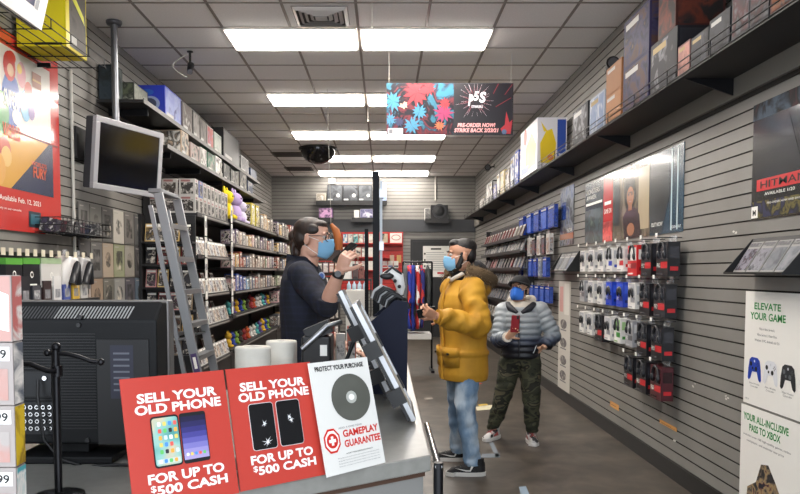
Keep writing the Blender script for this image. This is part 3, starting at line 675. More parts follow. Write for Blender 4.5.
def lbox(name, lab, yn, yf, z, h, d, body, fcol, scol, xr=XL+.40, grp='boxes on the high shelf of the aisle shelving', extra=None):
    """box on the left: side_print faces the aisle, front_print faces the shop front"""
    t = thing(name,lab,'box',(xr-d/2,(yn+yf)/2,z),grp)
    a = MB(); a.bx(xr-d,xr,yn,yf,z,z+h,mat('lbox_'+body.lstrip('#'),body,.55,spec=.3)); a.build('carton',t)
    w = yf-yn
    a = MB(frame((xr-d,yn-.001,z),(1,0,0),(0,0,1))); a.rect(.04*d,.04*h,.96*d,.96*h,0,fcol)
    if extra: extra(a,d,h)
    a.build('front_print',t)
    a = MB(frame((xr+.001,yn,z),(0,1,0),(0,0,1))); a.rect(.04*w,.04*h,.96*w,.96*h,0,scol); a.rect(.1*w,.1*h,.5*w,.2*h,.0006,mat('print_palegrey','#a8a6a2',.5)); a.build('side_print',t)
    return t
yel = mat('lbox_yellowprint','#cfc019',.4)
q = onX(66,42,-2.2); q2 = onX(87,62,-2.2)
def yex(a,d,h): a.rect(.35*d,.02*h,.92*d,.05*h,.0006,ink); a.rect(.05*d,.75*h,.25*d,.92*h,.0006,mat('lbox_blueprint','#2a3a78',.4)); a.rect(.1*d,.30*h,.6*d,.31*h,.0006,mat('lbox_olive','#8a7f10',.5)); a.rect(.1*d,.26*h,.45*d,.268*h,.0006,mat('lbox_olive','#8a7f10',.5))
t = lbox('merchandise_box','big yellow carton with a dark printed side, high above the red poster',q.y,q2.y,SZ,.55,.34,'#c8b917',yel,art('#3a3634','#54504c','#2a2628','#8a8684',scale=5),xr=-2.2,grp='big cartons high on the wall',extra=yex)
a = MB(frame((-2.2+.002,q.y,SZ),(0,1,0),(0,0,1))); w = q2.y-q.y
a.rect(0,0,.16*w,.55,.0004,yel); a.poly([(.2*w,.42),(.3*w,.36),(.9*w,.24),(.85*w,.30),(.4*w,.40)],.001,mat('lbox_lime','#d8d840',.4)); a.build('side_lettering',t)
# --- tilted framed sign hanging at the corner
yb_, yfr = 3.6, 4.42
P = onY(40,30,4.42); 
M = frame((P.x,yb_,P.z),(0,1,0),(math.sin(.24),0,math.cos(.24))); w, h = yfr-yb_, .60
t = thing('framed_sign','white-framed printed sign hanging tilted from the ceiling beside the yellow box','sign',tuple(P))
FW = mat('sign_frame_white','#d8d6d4',.4)
a = MB(M)
for x0,y0,x1,y1 in ((0,0,w,.085),(0,h-.085,w,h),(0,.085,.085,h-.085),(w-.085,.085,w,h-.085)): a.box(((x0+x1)/2,(y0+y1)/2,-.005),(x1-x0,y1-y0,.03),FW)
a.build('frame',t)
a = MB(M); a.box((w/2,h/2,-.014),(w-.16,h-.16,.006),mat('sign_print','#e0dcd8',.3)); Lx = w-.17
a.poly([(.3*w,.10),(w-.10,.10),(w-.10,.30)],-.010,mat('sign_navy','#2a2f4c',.3)); a.poly([(.1,.16),(.3*w,.11),(w-.11,.34),(w-.11,.46),(.1,.34)],-.0102,art('#c87a3a','#e0a870','#a8563a','#e8d8c8',scale=9)); a.disc(.75*w,.17,.03,-.009,mat('sign_red','#b03a30',.3)); a.build('print',t)
a = MB(M); a.box((w/2,h/2,-.032),(w+.01,h+.01,.024),BLK); a.build('backing',t)
for x in (.12,w-.12):
    a = MB(M); a.tube([(x,h*.9,-.04),(x,h*.9+.35,-.10)],.006,BLKM,6); a.build('hanger_rod',t)
# --- ceiling pole and hanging monitor
t = thing('hanging_monitor','silver-framed flat monitor with black screen hung from a ceiling pole','monitor',(-2.25,6.6,2.2))
TLp, TRp = onY(98,115,6.2), onY(165,134,7.0); BLp = onY(93,188,6.2)
u = (TRp-TLp); wv = u.length; u.normalize(); v = (TLp-BLp).normalized(); hv = (TLp-BLp).length
M = frame(BLp, u, v); SIL = mat('bezel_silver','#aeaeb2',.35,.3)
a = MB(M); b_ = .05
for x0,y0,x1,y1 in ((0,0,wv,b_),(0,hv-b_,wv,hv),(0,b_,b_,hv-b_),(wv-b_,b_,wv,hv-b_)): a.box(((x0+x1)/2,(y0+y1)/2,-.02),(x1-x0,y1-y0,.04),SIL)
a.build('bezel',t,bevel=.004)
a = MB(M); a.box((wv/2,hv/2,-.018),(wv-2*b_+.002,hv-2*b_+.002,.02),mat('screen_black','#08080a',.12)); a.build('screen',t)
a = MB(M); a.box((wv/2,hv/2,-.08),(wv-.01,hv-.01,.08),mat('monitor_case','#3a3a3e',.5)); a.box((wv/2,hv/2,-.14),(wv*.6,hv*.6,.06),mat('monitor_case','#3a3a3e',.5)); a.build('rear_case',t,bevel=.01)
pt = onZ(114,21,ZC)
a = MB(); a.tube([(pt.x,pt.y,ZC-.02),(pt.x,pt.y,2.55)],.03,mat('pole_steel','#85878c',.3,.85),14); a.build('ceiling_pole',t)
a = MB(); a.lathe((pt.x,pt.y,ZC-.035),[(0.0,0),(.06,0),(.068,.015),(.068,.033),(0,.033)],mat('pole_flange','#6a6a70',.4,.7)); a.build('flange',t)
mc = M @ Vector((wv/2,hv/2,-.17))
a = MB(); a.tube([(pt.x,pt.y,2.58),tuple(mc)],.03,BLKM); a.build('mount_arm',t)
# --- small ceiling camera with loop of cable
p = onZ(190,51,ZC)
t = thing('ceiling_camera','small black bracket camera on the ceiling with a loose white cable','camera',(p.x,p.y,ZC-.25))
a = MB(); a.cyl((p.x,p.y,ZC-.006),(p.x,p.y,ZC-.12),.012,BLK); a.lathe((p.x,p.y,ZC-.012),[(0,0),(.03,0),(.03,.008),(0,.008)],BLK); a.build('stem',t)
a = MB(); a.tube([(p.x,p.y+.03,ZC-.13),(p.x+.01,p.y-.06,ZC-.22)],[.035,.028],BLK,12); a.build('camera_body',t)
a = MB(); a.cyl((p.x+.01,p.y-.06,ZC-.22),(p.x+.012,p.y-.066,ZC-.226),.028,mat('lens_grey','#5a5a60',.15)); a.build('lens',t)
a = MB(); c = [Vector((p.x-.02-.14*math.sin(PI*k/8)*1.0, p.y-.05, ZC-.05-.22*k/8)) for k in range(9)]; a.tube(c,.005,mat('cable_white','#c8c5be',.5),6); a.build('cable',t)
# --- dome mirror
p = onZ(318,147.5,ZC)
t = thing('dome_mirror','black half-dome security mirror on the ceiling','mirror',(p.x,p.y,ZC-.28))
r = .31; a = MB(); a.lathe((p.x,p.y,ZC-.03),[(r*math.cos(k*PI/16), -r*.85*math.sin(k*PI/16)) for k in range(9)],mat('dome_smoke','#0b0b0d',.06),32); a.build('dome',t)
a = MB(); a.lathe((p.x,p.y,ZC-.03),[(r+.02,-.01),(r+.03,0),(r+.03,.026),(0,.026)],BLK,32); a.build('rim',t)
# --- wire basket
q = onX(63,215,-2.35); q1 = onX(112,232,-2.35)
t = thing('wire_basket','shallow black wire basket on the slatwall, below the monitor, full of small goods','basket',(-2.46,(q.y+q1.y)/2,1.8))
y0,y1,z0,z1,x0,x1 = q.y,q1.y,onX(63,232,-2.35).z,onX(63,217,-2.35).z,XL+.01,-2.35
a = MB()
for z in (z0,(z0+z1)/2,z1): a.tube([(x0,y0,z),(x1,y0,z),(x1,y1,z),(x0,y1,z)],.004,BLKM,5)
n = 14
for k in range(n+1):
    y = y0+(y1-y0)*k/n; a.tube([(x1,y,z1),(x1,y,z0),(x0,y,z0)],.003,BLKM,5)
a.build('wire_cage',t)
gl = ['violet','red','white','grey','pink','blue','black','white']; gc = ['#6a5a80','#8a3038','#c8c6c4','#7a7a80','#b08a90','#4a5a8a','#2a2a2e','#d2d0cc']
for k in range(8):
    a = MB(); y = y0+.08+(y1-y0-.16)*k/7; a.box((x0+.09,y,z0+.055),(.12,.07,.10),art(gc[k],'#2a2a2e','#c8c6c4',scale=30),Euler((R.uniform(-.3,.3),R.uniform(-.3,.3),R.uniform(-.6,.6))).to_matrix())
    a.build('boxed_trinket',label='%s boxed trinket, %s from the red poster in the wire basket' % (gl[k],ORD[k]),cat='trinket',group='trinkets in the wire basket')
# --- print sleeves on the wall: three rows of six
xs = [79,90.5,102.5,113.5,124.5,134.5,144]
tl = [(2.09,1.775),(1.765,1.45),(1.44,1.125)]
cc = [['#6e6c69','#77756f','#64625f','#b8b2a8','#706c68','#5c5c5c'],['#5e5c5c','#6c6a68','#a89886','#8c8f72','#9a948a','#4c4a4a'],['#b4a49a','#a08a76','#6a675f','#8e8c88','#55535a','#5c6a78']]
cn = [['dark grey','mid grey','charcoal','cream','grey','sooty grey'],['slate grey','plain grey','tan','olive','stone grey','black'],['pinkish','sandy','brown-grey','silver grey','dusky','blue-grey']]
rn = ['upper','middle','lower']
for r in range(3):
    for c in range(6):
        ya, yb2 = onX(xs[c],250,XL+.02).y+.008, onX(xs[c+1],250,XL+.02).y-.008
        z1, z0 = tl[r]; M = lframe(ya,z0,.02); w, h = yb2-ya, z1-z0; a = MB(M)
        a.box((w/2,h/2,-.004),(w,h,.008),mat('sleeve_'+cc[r][c][1:],cc[r][c],.4))
        d2 = art(cc[r][c],'#3a3836',cc[r][c],'#c8bfb0' if c in (2,3) else '#8a8480',scale=9)
        if (r+c)%2: a.disc(w*.5,h*.52,w*.28,.0008,d2,16)
        else: a.rect(w*.2,h*.2,w*.8,h*.8,.0008,d2)
        a.rect(w*.1,h*.9,w*.45,h*.93,.0008,C('#a8a49c',.5))
        a.build('print_sleeve',label='%s square print sleeve, %s from the conduit in the %s row' % (cn[r][c],ORD[c],rn[r]),cat='print sleeve',group='square print sleeves on the slatwall')
# --- peg bar with accessories
t = thing('peg_rail','row of peg hooks with white price tags above the controllers','peg rail',(-2.45,5.1,1.6))
a = MB(); zr = onX(40,254,-2.30).z; a.bx(XL+.002,XL+.02,4.3,5.8,zr-.02,zr+.02,BLKM); a.build('rail_bar',t)
for k in range(12):
    y = onX(4+8*k,254,-2.28).y
    a = MB(); a.tube([(XL+.01,y,zr),(-2.30,y,zr)],.004,HOOK,5); a.build('hook',t)
    a = MB(); a.box((-2.285,y,zr+.005),(.004,.05,.045),C('#d8cfb8',.5)); a.build('price_tag',t)
gr = mat('box_lime','#5aa63a',.4)
def accbox(px0,px1,body,top,lab,ico=None):
    yn, yf = onX(px0,260,-2.30).y, onX(px1,260,-2.30).y; z1 = onX(px0+8,258,-2.30).z; z0 = onX(px0+8,287,-2.30).z
    t = thing('controller_box',lab,'boxed accessory',(-2.38,(yn+yf)/2,z0),'boxes hung from the peg rail')
    a = MB(); a.bx(-2.45,-2.30,yn,yf,z0,z1-.04,body); a.build('carton',t)
    a = MB(); a.bx(-2.452,-2.298,yn-.002,yf+.002,z1-.04,z1,top); a.build('lid_band',t)
    a = MB(frame((-2.299,yn,z0),(0,1,0),(0,0,1))); w = yf-yn; a.disc(w/2,.08,.022,0,WHT,12); a.disc(w/2,.08,.014,.0006,body,12); a.rect(w*.2,.01,w*.8,.02,0,WHT); a.build('emblem',t)
accbox(5.5,22,mat('cbox_black','#15161a',.35),gr,'black box with a green lid band on the peg rail, nearer the picture edge')
accbox(23,39.5,mat('cbox_black','#15161a',.35),gr,'black box with a green lid band on the peg rail, next to the white box')
accbox(41,61,mat('cbox_white','#d4d2ce',.35),mat('cbox_paleg','#a8c098',.4),'white accessory box on the peg rail, next to the black and green boxes')
for i,(px,c,lab) in enumerate(((68,'#c4c2c0','white and grey shell-packed controller on the peg rail, next to the white box'),(81,'#8c8a8a','dark and grey shell-packed controller on the peg rail, farthest along'))):
    y = onX(px,270,-2.32).y; z = onX(px,273,-2.32).z
    t = thing('controller_pack',lab,'boxed accessory',(-2.34,y,z-.13),'shell-packed controllers')
    a = MB(); a.tube([(-2.34,y-.10,z-.12),(-2.33,y-.04,z+.09),(-2.33,y+.04,z+.09),(-2.34,y+.10,z-.12)],[.05,.07,.07,.05],mat('shell_'+c[1:],c,.3),10); a.build('shell',t)
    a = MB(); a.tube([(-2.27,y-.05,z-.08),(-2.255,y,z+.06),(-2.27,y+.05,z-.08)],.03,mat('device_dark','#26272b',.35),8); a.build('gamepad',t)
    a = MB(); a.bx(-2.345,-2.34,y-.03,y+.03,z+.1,z+.17,CLEAR); a.build('hang_tab',t)
# shelf below the pegs with small stock
t = thing('slatwall_shelf','black slatwall shelf of small stock below the peg rail, mostly behind the television','shelf',(-2.4,5.0,1.36))
a = MB(); zs = onX(30,289,-2.27).z-.09; a.bx(XL+.002,-2.25,4.3,5.85,zs-.02,zs,BLK); a.build('board',t)
for y in (4.5,5.6):
    a = MB(); a.bx(XL+.002,-2.3,y-.006,y+.006,zs-.09,zs-.02,BLKM); a.build('bracket',t)
sc = ['#2a2a2e','#3a3a3e','#26262a','#44444a','#3a2a2a','#dcdad8','#4a5aa0','#d8b040','#c8c6c2']; sn = ['black','charcoal','jet black','grey','brown-black','white','blue','yellow','pale']
for k in range(9):
    y = 4.42+k*.155; a = MB(); a.bx(-2.45,-2.29,y-.06,y+.06,zs,zs+.11+.03*(k%3),mat('stock_'+sc[k][1:],sc[k],.4)); a.rect(0,0,0.001,0.001,0,BLK) if False else None
    a.M = frame((-2.289,y-.05,zs+.01),(0,1,0),(0,0,1)); a.rect(.01,.01,.09,.07,0,art(sc[k],'#8a8a8e','#c8c8c8',scale=20)); a.M = None
    a.build('stock_box',label='small %s stock box on the slatwall shelf behind the television' % sn[k],cat='box',group='stock boxes behind the television')
# --- wall bracket box near the monitor: dark open panel
a = MB(); q = Lw(70,125); q1 = Lw(92,170); a.bx(XL+.001,XL+.05,q.y,q1.y+.3,Lw(70,157).z,Lw(75,128).z,mat('panel_black','#1b1a1c',.5))
a.build('wall_panel',label='black flat panel on the slatwall partly hidden behind the monitor',cat='panel')
# ================================================================= aisle shelving (left)
FX = -2.0
SHB = mat('shelf_black','#1c1b1c',.45); TAG = mat('price_white','#dcdad4',.4)
def gondola(lab, y0, y1, zs, x1=FX):
    t = thing('shelving_unit',lab,'shelving',((XL+x1)/2,(y0+y1)/2,0),'aisle shelving units')
    a = MB(); a.bx(XL+.016,XL+.04,y0,y1,.05,zs[-1]+.3,mat('shelf_back','#2e2c2c',.6)); a.build('back_panel',t)
    a = MB(); a.bx(XL+.016,x1-.02,y0,y1,0,zs[0]-.03,SHB); a.build('base',t)
    for i,z in enumerate(zs):
        a = MB(); a.bx(XL+.04,x1,y0+.01,y1-.01,z-.025,z,SHB); s_ = a.build('shelf',t)
        a = MB(); a.bx(x1,x1+.012,y0+.01,y1-.01,z-.035,z+.01,SHB); a.bx(x1+.012,x1+.0135,y0+.2,y1-.2,z-.024,z-.006,mat('tag_strip','#8a8782',.5)); a.build('price_rail',s_)
    for y in (y0,y1):
        a = MB(); a.bx(XL+.016,XL+.09,y-.012,y+.012,0,zs[-1]+.3,SHB); a.build('upright',t)
    return t
ZA = [.45,.89,1.25,1.68,2.13]
ZB = [.47,.92,1.24,1.56,1.87,2.20]
gondola('black shelving bay behind the ladder with rows of white cases',7.92,9.70,ZA)
gondola('black shelving bay of plush and mixed boxes, second past the ladder',9.74,13.85,ZB)
gondola('black shelving bay next to the back wall',13.9,16.9,ZB)
for (y,z0,z1,k) in ((8.22,.95,2.08,'nearer the ladder'),(9.62,.95,2.16,'at the join with the plush bay')):
    a = MB()
    zz = z0
    while zz < z1: a.box((FX+.03,y,zz+.12),(.003,.10,.22),TAG); a.bx(FX+.031,FX+.0325,y-.035,y+.035,zz+.1,zz+.17,mat('tag_print','#7a7a80',.5)); zz += .235
    a.bx(FX+.014,FX+.03,y-.01,y+.01,z0-.03,z1,SHB)
    a.build('price_strip',label='hanging strip of white price cards on the shelving, '+k,cat='price strip',group='white price strips')
def case(y, z, w, h, body, pr, lab, grp, nm='game_case', x=FX-.03, lean=.05, cat='game case', th=.016):
    M = frame((x-.0,y-w/2,z+.002),(0,1,0),(-lean,0,h)); a = MB(M)
    a.box((w/2,h/2,-th/2),(w,h,th),body)
    a.rect(.09*w,.06*h,.91*w,.80*h,.0006,pr); a.rect(.09*w,.84*h,.91*w,.94*h,.0006,WHT)
    a.build(nm,label=lab,cat=cat,group=grp)
wh = mat('case_white','#b4b0aa',.45)
prs = [art('#6a5048','#c8b8a8','#3a3034','#a88a6a',scale=30),art('#54565e','#b8b8ba','#2a2a30','#8a6a60',scale=30),art('#7a4a44','#d0c0b0','#40363a','#b89a8a',scale=30)]
lv = ['lowest','second','third','fourth','top']
# end cap facing the shop front
EY = 7.90
t = thing('end_display','black end display of the aisle shelving, facing the shop front behind the ladder','display rack',((XL+FX)/2,EY-.1,0))
a = MB(); a.bx(XL+.016,FX,EY-.02,EY,0,2.10,SHB); a.build('back_panel',t)
a = MB(); a.bx(XL+.016,XL+.05,EY-.16,EY-.02,0,2.1,SHB); a.build('side_panel',t)
EZ = [.62,.86,1.10,1.34,1.58,1.82]
for z in EZ:
    a = MB(); a.bx(XL+.05,FX,EY-.15,EY-.02,z-.02,z,SHB); a.build('shelf',t)
for i,z in enumerate(EZ):
    for k in range(4):
        c,n = R.choice([('#b87a5a','tan'),('#d0b070','gold'),('#a04a40','red'),('#c4c0ba','white'),('#5a6a9a','blue'),('#3a3a40','black'),('#b88aa0','pink')])
        M = frame((XL+.07+k*.125,EY-.11,z+.002),(1,0,0),(0,.04,.19)); a = MB(M); a.box((.055,.095,-.008),(.11,.19,.015),mat('case_'+n,c,.35))
        a.rect(.008,.01,.102,.15,.0006,art(c,'#2a2a2e','#d8d0c4',scale=24)); a.rect(.01,.158,.1,.18,.0006,WHT)
        a.build('game_case',label='%s case, %s from the wall on the %s shelf of the end display'%(n,ORD[k],(['lowest']+ORD[1:5]+['top'])[i]),cat='game case',group='cases on the end display')
# white case bay: front row and a raised row behind on each shelf
for i,z in enumerate(ZA[:4]):
    for k in range(11):
        case(8.02+k*.16,z,.14,.185,wh,R.choice(prs),'white-rimmed case, %s from the ladder, front row of the %s shelf'%(ORD[k],lv[i]),'white cases on the %s shelf behind the ladder'%lv[i])
    a = MB(); a.bx(FX-.36,FX-.16,7.95,9.66,z+.001,z+.10,SHB); a.build('riser_step',label='black riser step at the back of the %s shelf behind the ladder'%lv[i],cat='riser',group='riser steps in the white case bay')
    for k in range(7):
        c,n = R.choice([('#a8a49c','grey'),('#d0ccc4','pale'),('#8a6a54','brown'),('#b8443a','red'),('#7a8a54','green'),('#3c3a40','black')])
        if i in (1,3) or k%2==0:
            case(8.08+k*.24,z+.10,.18,.15,mat('case_'+n,c,.35),art(c,'#3a3638','#c8c0b4',scale=22),'%s case, %s from the ladder on the %s riser'%(n,ORD[k],lv[i]),'cases on the riser of the %s shelf'%lv[i],x=FX-.18)
# window-boxed figures stacked on top
fb = mat('figbox_white','#aeaaa6',.45); pkr = mat('figbox_rim','#8a5a5a',.4)
def figbox(cx,y,z,r,c,n,lab):
    bm = fb if n!='blue' else mat('figbox_blue','#24408a',.35)
    a = MB(); a.bx(cx-.085,cx+.085,y-.075,y+.075,z,z+.18,bm); p = art(c,'#2a2826','#c8c2bc',scale=26)
    a.M = frame((cx+.086,y-.075,z),(0,1,0),(0,0,1)); a.rect(.02,.02,.13,.14,0,p); a.rect(.02,.148,.10,.17,0,pkr)
    a.M = frame((cx-.085,y-.0755,z),(1,0,0),(0,0,1)); a.rect(.02,.02,.15,.14,0,p); a.rect(.02,.148,.12,.17,0,pkr); a.M = None
    a.build('figure_box',label=lab,cat='figure box',group='boxed figures stacked above the white cases')
FC = [('#5a5654','grey'),('#8a7a70','brown'),('#b0aaa6','silver'),('#3a3838','dark'),('#7a6a78','violet')]
for r in range(2):
    for k in range(9):
        c,n = R.choice(FC)
        if r==1 and k==1: c,n = '#24408a','blue'
        figbox(FX-.10,8.02+k*.186,2.132+r*.182,r,c,n,'%s-art figure box, %s along the aisle, %s layer above the white cases'%(n,ORD[k],'upper' if r else 'lower'))
    for k in range(2):
        c,n = R.choice(FC)
        figbox(FX-.285-.18*k,8.02,2.132+r*.182,r,c,n,'%s-art figure box, %s from the aisle corner, %s layer of the end'%(n,ORD[k],'upper' if r else 'lower'))
# mixed bay beyond
pal = [('#b9a79a','beige'),('#c8c4be','white'),('#7a5a4a','brown'),('#a84a3a','red'),('#3a3c44','black'),('#d0a860','gold'),('#5a6a8a','blue'),('#c89aa0','pink'),('#6a5a7a','violet'),('#7a8a6a','green'),('#8a8a8c','grey')]
def mixbox(y,z,w,h,d,c,n,lab,grp):
    a = MB(); a.bx(FX-.03-d,FX-.03,y-w/2,y+w/2,z,z+h,mat('mix_'+n,c,.4))
    p = art(c,'#2c2a2c','#d0c8bc',c,'#8a6a58',scale=22)
    a.M = frame((FX-.029,y-w/2,z),(0,1,0),(0,0,1)); a.rect(.06*w,.06*h,.94*w,.94*h,0,p); a.rect(.1*w,.8*h,.7*w,.9*h,.0006,WHT)
    a.M = frame((FX-.03-d,y-w/2-.0008,z),(1,0,0),(0,0,1)); a.rect(.06*d,.06*h,.94*d,.94*h,0,p); a.M = None
    a.build('mixed_box',label=lab,cat='box',group=grp)
lvb = ['lowest','second','third','fourth','fifth','top']
for b,(y0,y1,nn,bn) in enumerate(((9.9,13.7,15,'plush bay'),(14.05,16.75,7,'bay at the back wall'))):
    for i,z in enumerate(ZB):
        if b==0 and i in (0,1,5): continue
        for k in range(nn):
            c,n = R.choice(pal)
            if b==0 and i==2 and k in (1,2,3,4): c,n = ('#2f55b0','royal blue') if k<4 else ('#5aa0c8','sky blue')
            w = (y1-y0)/nn*R.uniform(.62,.88); mixbox(y0+(k+.5)*(y1-y0)/nn,z,w,R.uniform(.15,.235) if i!=5 else R.uniform(.18,.34),.16,c,n,'%s box, %s from the ladder side, %s shelf, %s'%(n,ORD[k],lvb[i],bn),'mixed boxes on the %s shelf, %s'%(lvb[i],bn))
# plush toys on two low shelves and on top
def plush(x,y,z,s,c,n,lab,grp,ears=True):
    m = noisy('plush_'+n.replace(' ','_'),[(.3,c),(.7,c)],scale=60,rough=.95,bump=.3)
    t = thing('plush_toy',lab,'plush toy',(x,y,z),grp)
    a = MB(); a.ell((x,y,z+.42*s),(.36*s,.36*s,.42*s),m,12,8); a.build('body',t)
    a = MB(); a.ell((x+.05*s,y,z+1.02*s),(.34*s,.36*s,.32*s),m,12,8); a.build('head',t)
    for k in (-1,1):
        a = MB(); a.ell((x,y+k*.28*s,z+1.32*s),(.07*s,.10*s,.20*s),m,8,6); a.build('ear',t)
        a = MB(); a.ell((x+.3*s,y+k*.22*s,z+.14*s),(.2*s,.12*s,.13*s),m,8,6); a.build('foot',t)
        a = MB(); a.ell((x+.36*s,y+k*.12*s,z+1.06*s),(.03*s,.04*s,.05*s),BLK,8,6); a.build('eye',t)
pc = [('#c8a030','gold'),('#c8c4bc','cream'),('#8a2c2c','red'),('#2c3c8c','navy'),('#4a9a9a','teal'),('#b8522c','orange'),('#7a9a3c','green'),('#5a4a80','violet'),('#d8d4d0','white'),('#3a3430','brown')]
for i,z in ((0,ZB[0]),(1,ZB[1])):
    for k in range(13):
        c,n = pc[(k*3+i*4)%10]; s_ = .135*R.uniform(.85,1.15)
        plush(FX-.13,10.05+k*.28,z,s_,c,n,'%s plush toy, %s from the ladder, %s shelf of the plush bay'%(n,ORD[k],lvb[i]),'plush toys on the %s shelf'%lvb[i])
for (y,c,n,s_,lab) in ((10.05,'#d8c020','yellow',.30,'large yellow plush toy on top of the plush bay, nearest the ladder'),(10.6,'#b6a0cc','lilac',.32,'large lilac plush toy on top of the plush bay'),(11.1,'#d0c8dc','pale lilac',.26,'pale lilac plush toy beside the larger lilac one')):
    plush(-2.14,y,2.2,s_,c,n,lab,'big plush toys on top')
for k,(y,h,c,n) in enumerate(((11.55,.36,'#d0c026','yellow'),(11.95,.36,'#c8b81e','deeper yellow'),(12.4,.24,'#b8b4ae','grey'),(12.75,.28,'#c8a880','tan'),(13.1,.22,'#d8b890','peach'),(13.45,.26,'#6a6664','charcoal'))):
    mixbox(y,2.2,.3,h,.24,c,n,'%s boxed toy on top of the plush bay, %s past the lilac plush'%(n,ORD[k]),'boxed toys on top of the plush bay')
for k,(y,h,c,n) in enumerate(((14.3,.3,'#8a8684','grey'),(14.8,.22,'#c8b4a0','tan'),(15.4,.3,'#3a3838','black'),(16.0,.25,'#d0c8c0','cream'))):
    mixbox(y,2.2,.3,h,.24,c,n,'%s box on top of the bay at the back wall, %s from the plush bay'%(n,ORD[k]),'boxes on top of the back bay') if False else None
# --- upper shelves above
for (z,ya,yb2,xr,lab) in ((3.045,6.72,12.9,XL+.42,'high black shelf of console boxes above the aisle shelving'),(2.74,7.3,13.2,XL+.46,'black shelf with pale front edge between the high boxes and the figure boxes')):
    t = thing('wall_shelf',lab,'shelf',((XL+xr)/2,(ya+yb2)/2,z-.03))
    a = MB(); a.bx(XL+.002,xr,ya,yb2,z-.025,z,SHB); a.build('board',t)
    a = MB(); a.bx(xr,xr+.008,ya,yb2,z-.03,z+.012,mat('shelf_edge','#55534f',.5)); a.build('front_edge',t)
    y = ya+.3
    while y < yb2:
        a = MB(); a.bx(XL+.002,xr-.05,y-.006,y+.006,z-.085,z-.025,BLKM); a.build('bracket',t); y += 1.2
def hl(pxn,pxf,h,d,body,f,s,lab,z=3.045,xr=XL+.40,**k):
    lbox('merchandise_box',lab,onX(pxn,110,xr).y,onX(pxf,110,xr).y,z,h,d,body,f,s,xr=xr,**k)
lbox('merchandise_box','dark teal box behind the ceiling pole on the high shelf',6.76,6.95,3.045,.32,.15,'#20242a',art('#20242a','#3a444c','#2a3030',scale=10),art('#2a3030','#4a5450','#20242a',scale=10),xr=-2.42)
lbox('merchandise_box','low dark olive box between the ceiling pole and the blue box',6.99,7.4,3.045,.22,.2,'#30342e',art('#2c3028','#6a7058','#3c4038','#a8aa98',scale=12),art('#3a3e36','#8a8c80','#2a2c26',scale=12),xr=-2.33)
def bex(a,d,h): a.disc(.55*d,.42*h,.30*d,.0006,mat('print_paleblue','#8a96b8',.4),18,.24*h); a.disc(.55*d,.42*h,.20*d,.0012,mat('print_slate','#3a405a',.4),18,.17*h); a.disc(.45*d,.78*h,.22*d,.0006,mat('print_midblue','#2a5ab0',.4),18,.1*h)
hl(165,181,.31,.33,'#2a38a4',mat('print_royal','#2636a8',.35),art('#2a38a4','#8a94c0','#30306a',scale=8),'royal blue console box on the high shelf, by the ceiling pole',extra=bex)
hl(182.5,192,.30,.33,'#6a6260',art('#4a4444','#9a928c','#3a3434',scale=9),art('#9a928a','#4a3e3a','#a8a49e',scale=8),'brownish console box just past the royal blue one')
hl(193,199.5,.30,.33,'#4a4848',art('#5a5654','#a8a29c','#3a3838',scale=9),art('#54504e','#8a8480','#3a3636',scale=8),'grey figure box, second past the royal blue one')
hl(200,206,.29,.33,'#3a3634',art('#3a3634','#8a827c','#5a5450',scale=9),art('#3a3634','#6a6460','#2a2826',scale=8),'dark figure box, third past the royal blue one')
hl(207,213,.27,.33,'#a8a4a0',art('#a8a4a0','#a83a34','#8a94a8',scale=9),art('#aaa6a2','#984038','#78849e',scale=8),'white box with red print on the high shelf')
hl(214,221,.26,.33,'#a8b0a4',art('#a8b0a4','#d0d4cc','#7a8a80',scale=9),art('#8a9286','#a4a8a0','#5a6a60',scale=8),'pale green box next to the white and red one')
hl(223,239,.42,.30,'#151517',C('#17171a',.4),C('#1b1b1e',.4),'tall plain black case on the high shelf, past the pale green box')
hl(241,248,.24,.3,'#d0cecb',art('#a8a6a3','#6a6a6c','#b8b6b2',scale=9),art('#a8a6a3','#6a6a6c','#b8b6b2',scale=9),'white box right behind the tall black case on the high shelf')
hl(250,256,.16,.3,'#3a4866',C('#3a4866',.5),C('#33405c',.5),'low navy box at the far end of the high shelf')
lower = [(181,188,.26,'#b09a84','brown and white box, first on the lower wall shelf beside the monitor'),(190,199,.20,'#a08a84','pinkish box, second on the lower wall shelf'),(200,206,.22,'#c8c4c0','white box, third on the lower wall shelf'),(207,214,.22,'#3c6a54','dark green lidded box on the lower wall shelf'),(215,221,.24,'#d2d0cc','white box next to the dark green one on the lower wall shelf'),
 (223,229,.22,'#2a2a2c','black box on the lower wall shelf under the tall case'),(230,237,.2,'#3a3c3a','charcoal box on the lower wall shelf, second under the tall case'),(239,246,.26,'#222224','jet black box on the lower wall shelf near its far end'),(247,252,.2,'#30405e','navy box at the far end of the lower wall shelf')]
for pn,pf,h,c,lab in lower: hl(pn,pf,h,.3,c,art(c,'#d8d4cc','#3a3836',c,scale=9),art(c,'#3a3836',c,'#8a867e','#2a2826',scale=7),lab,z=2.74,xr=XL+.44,grp='boxes on the lower wall shelf')
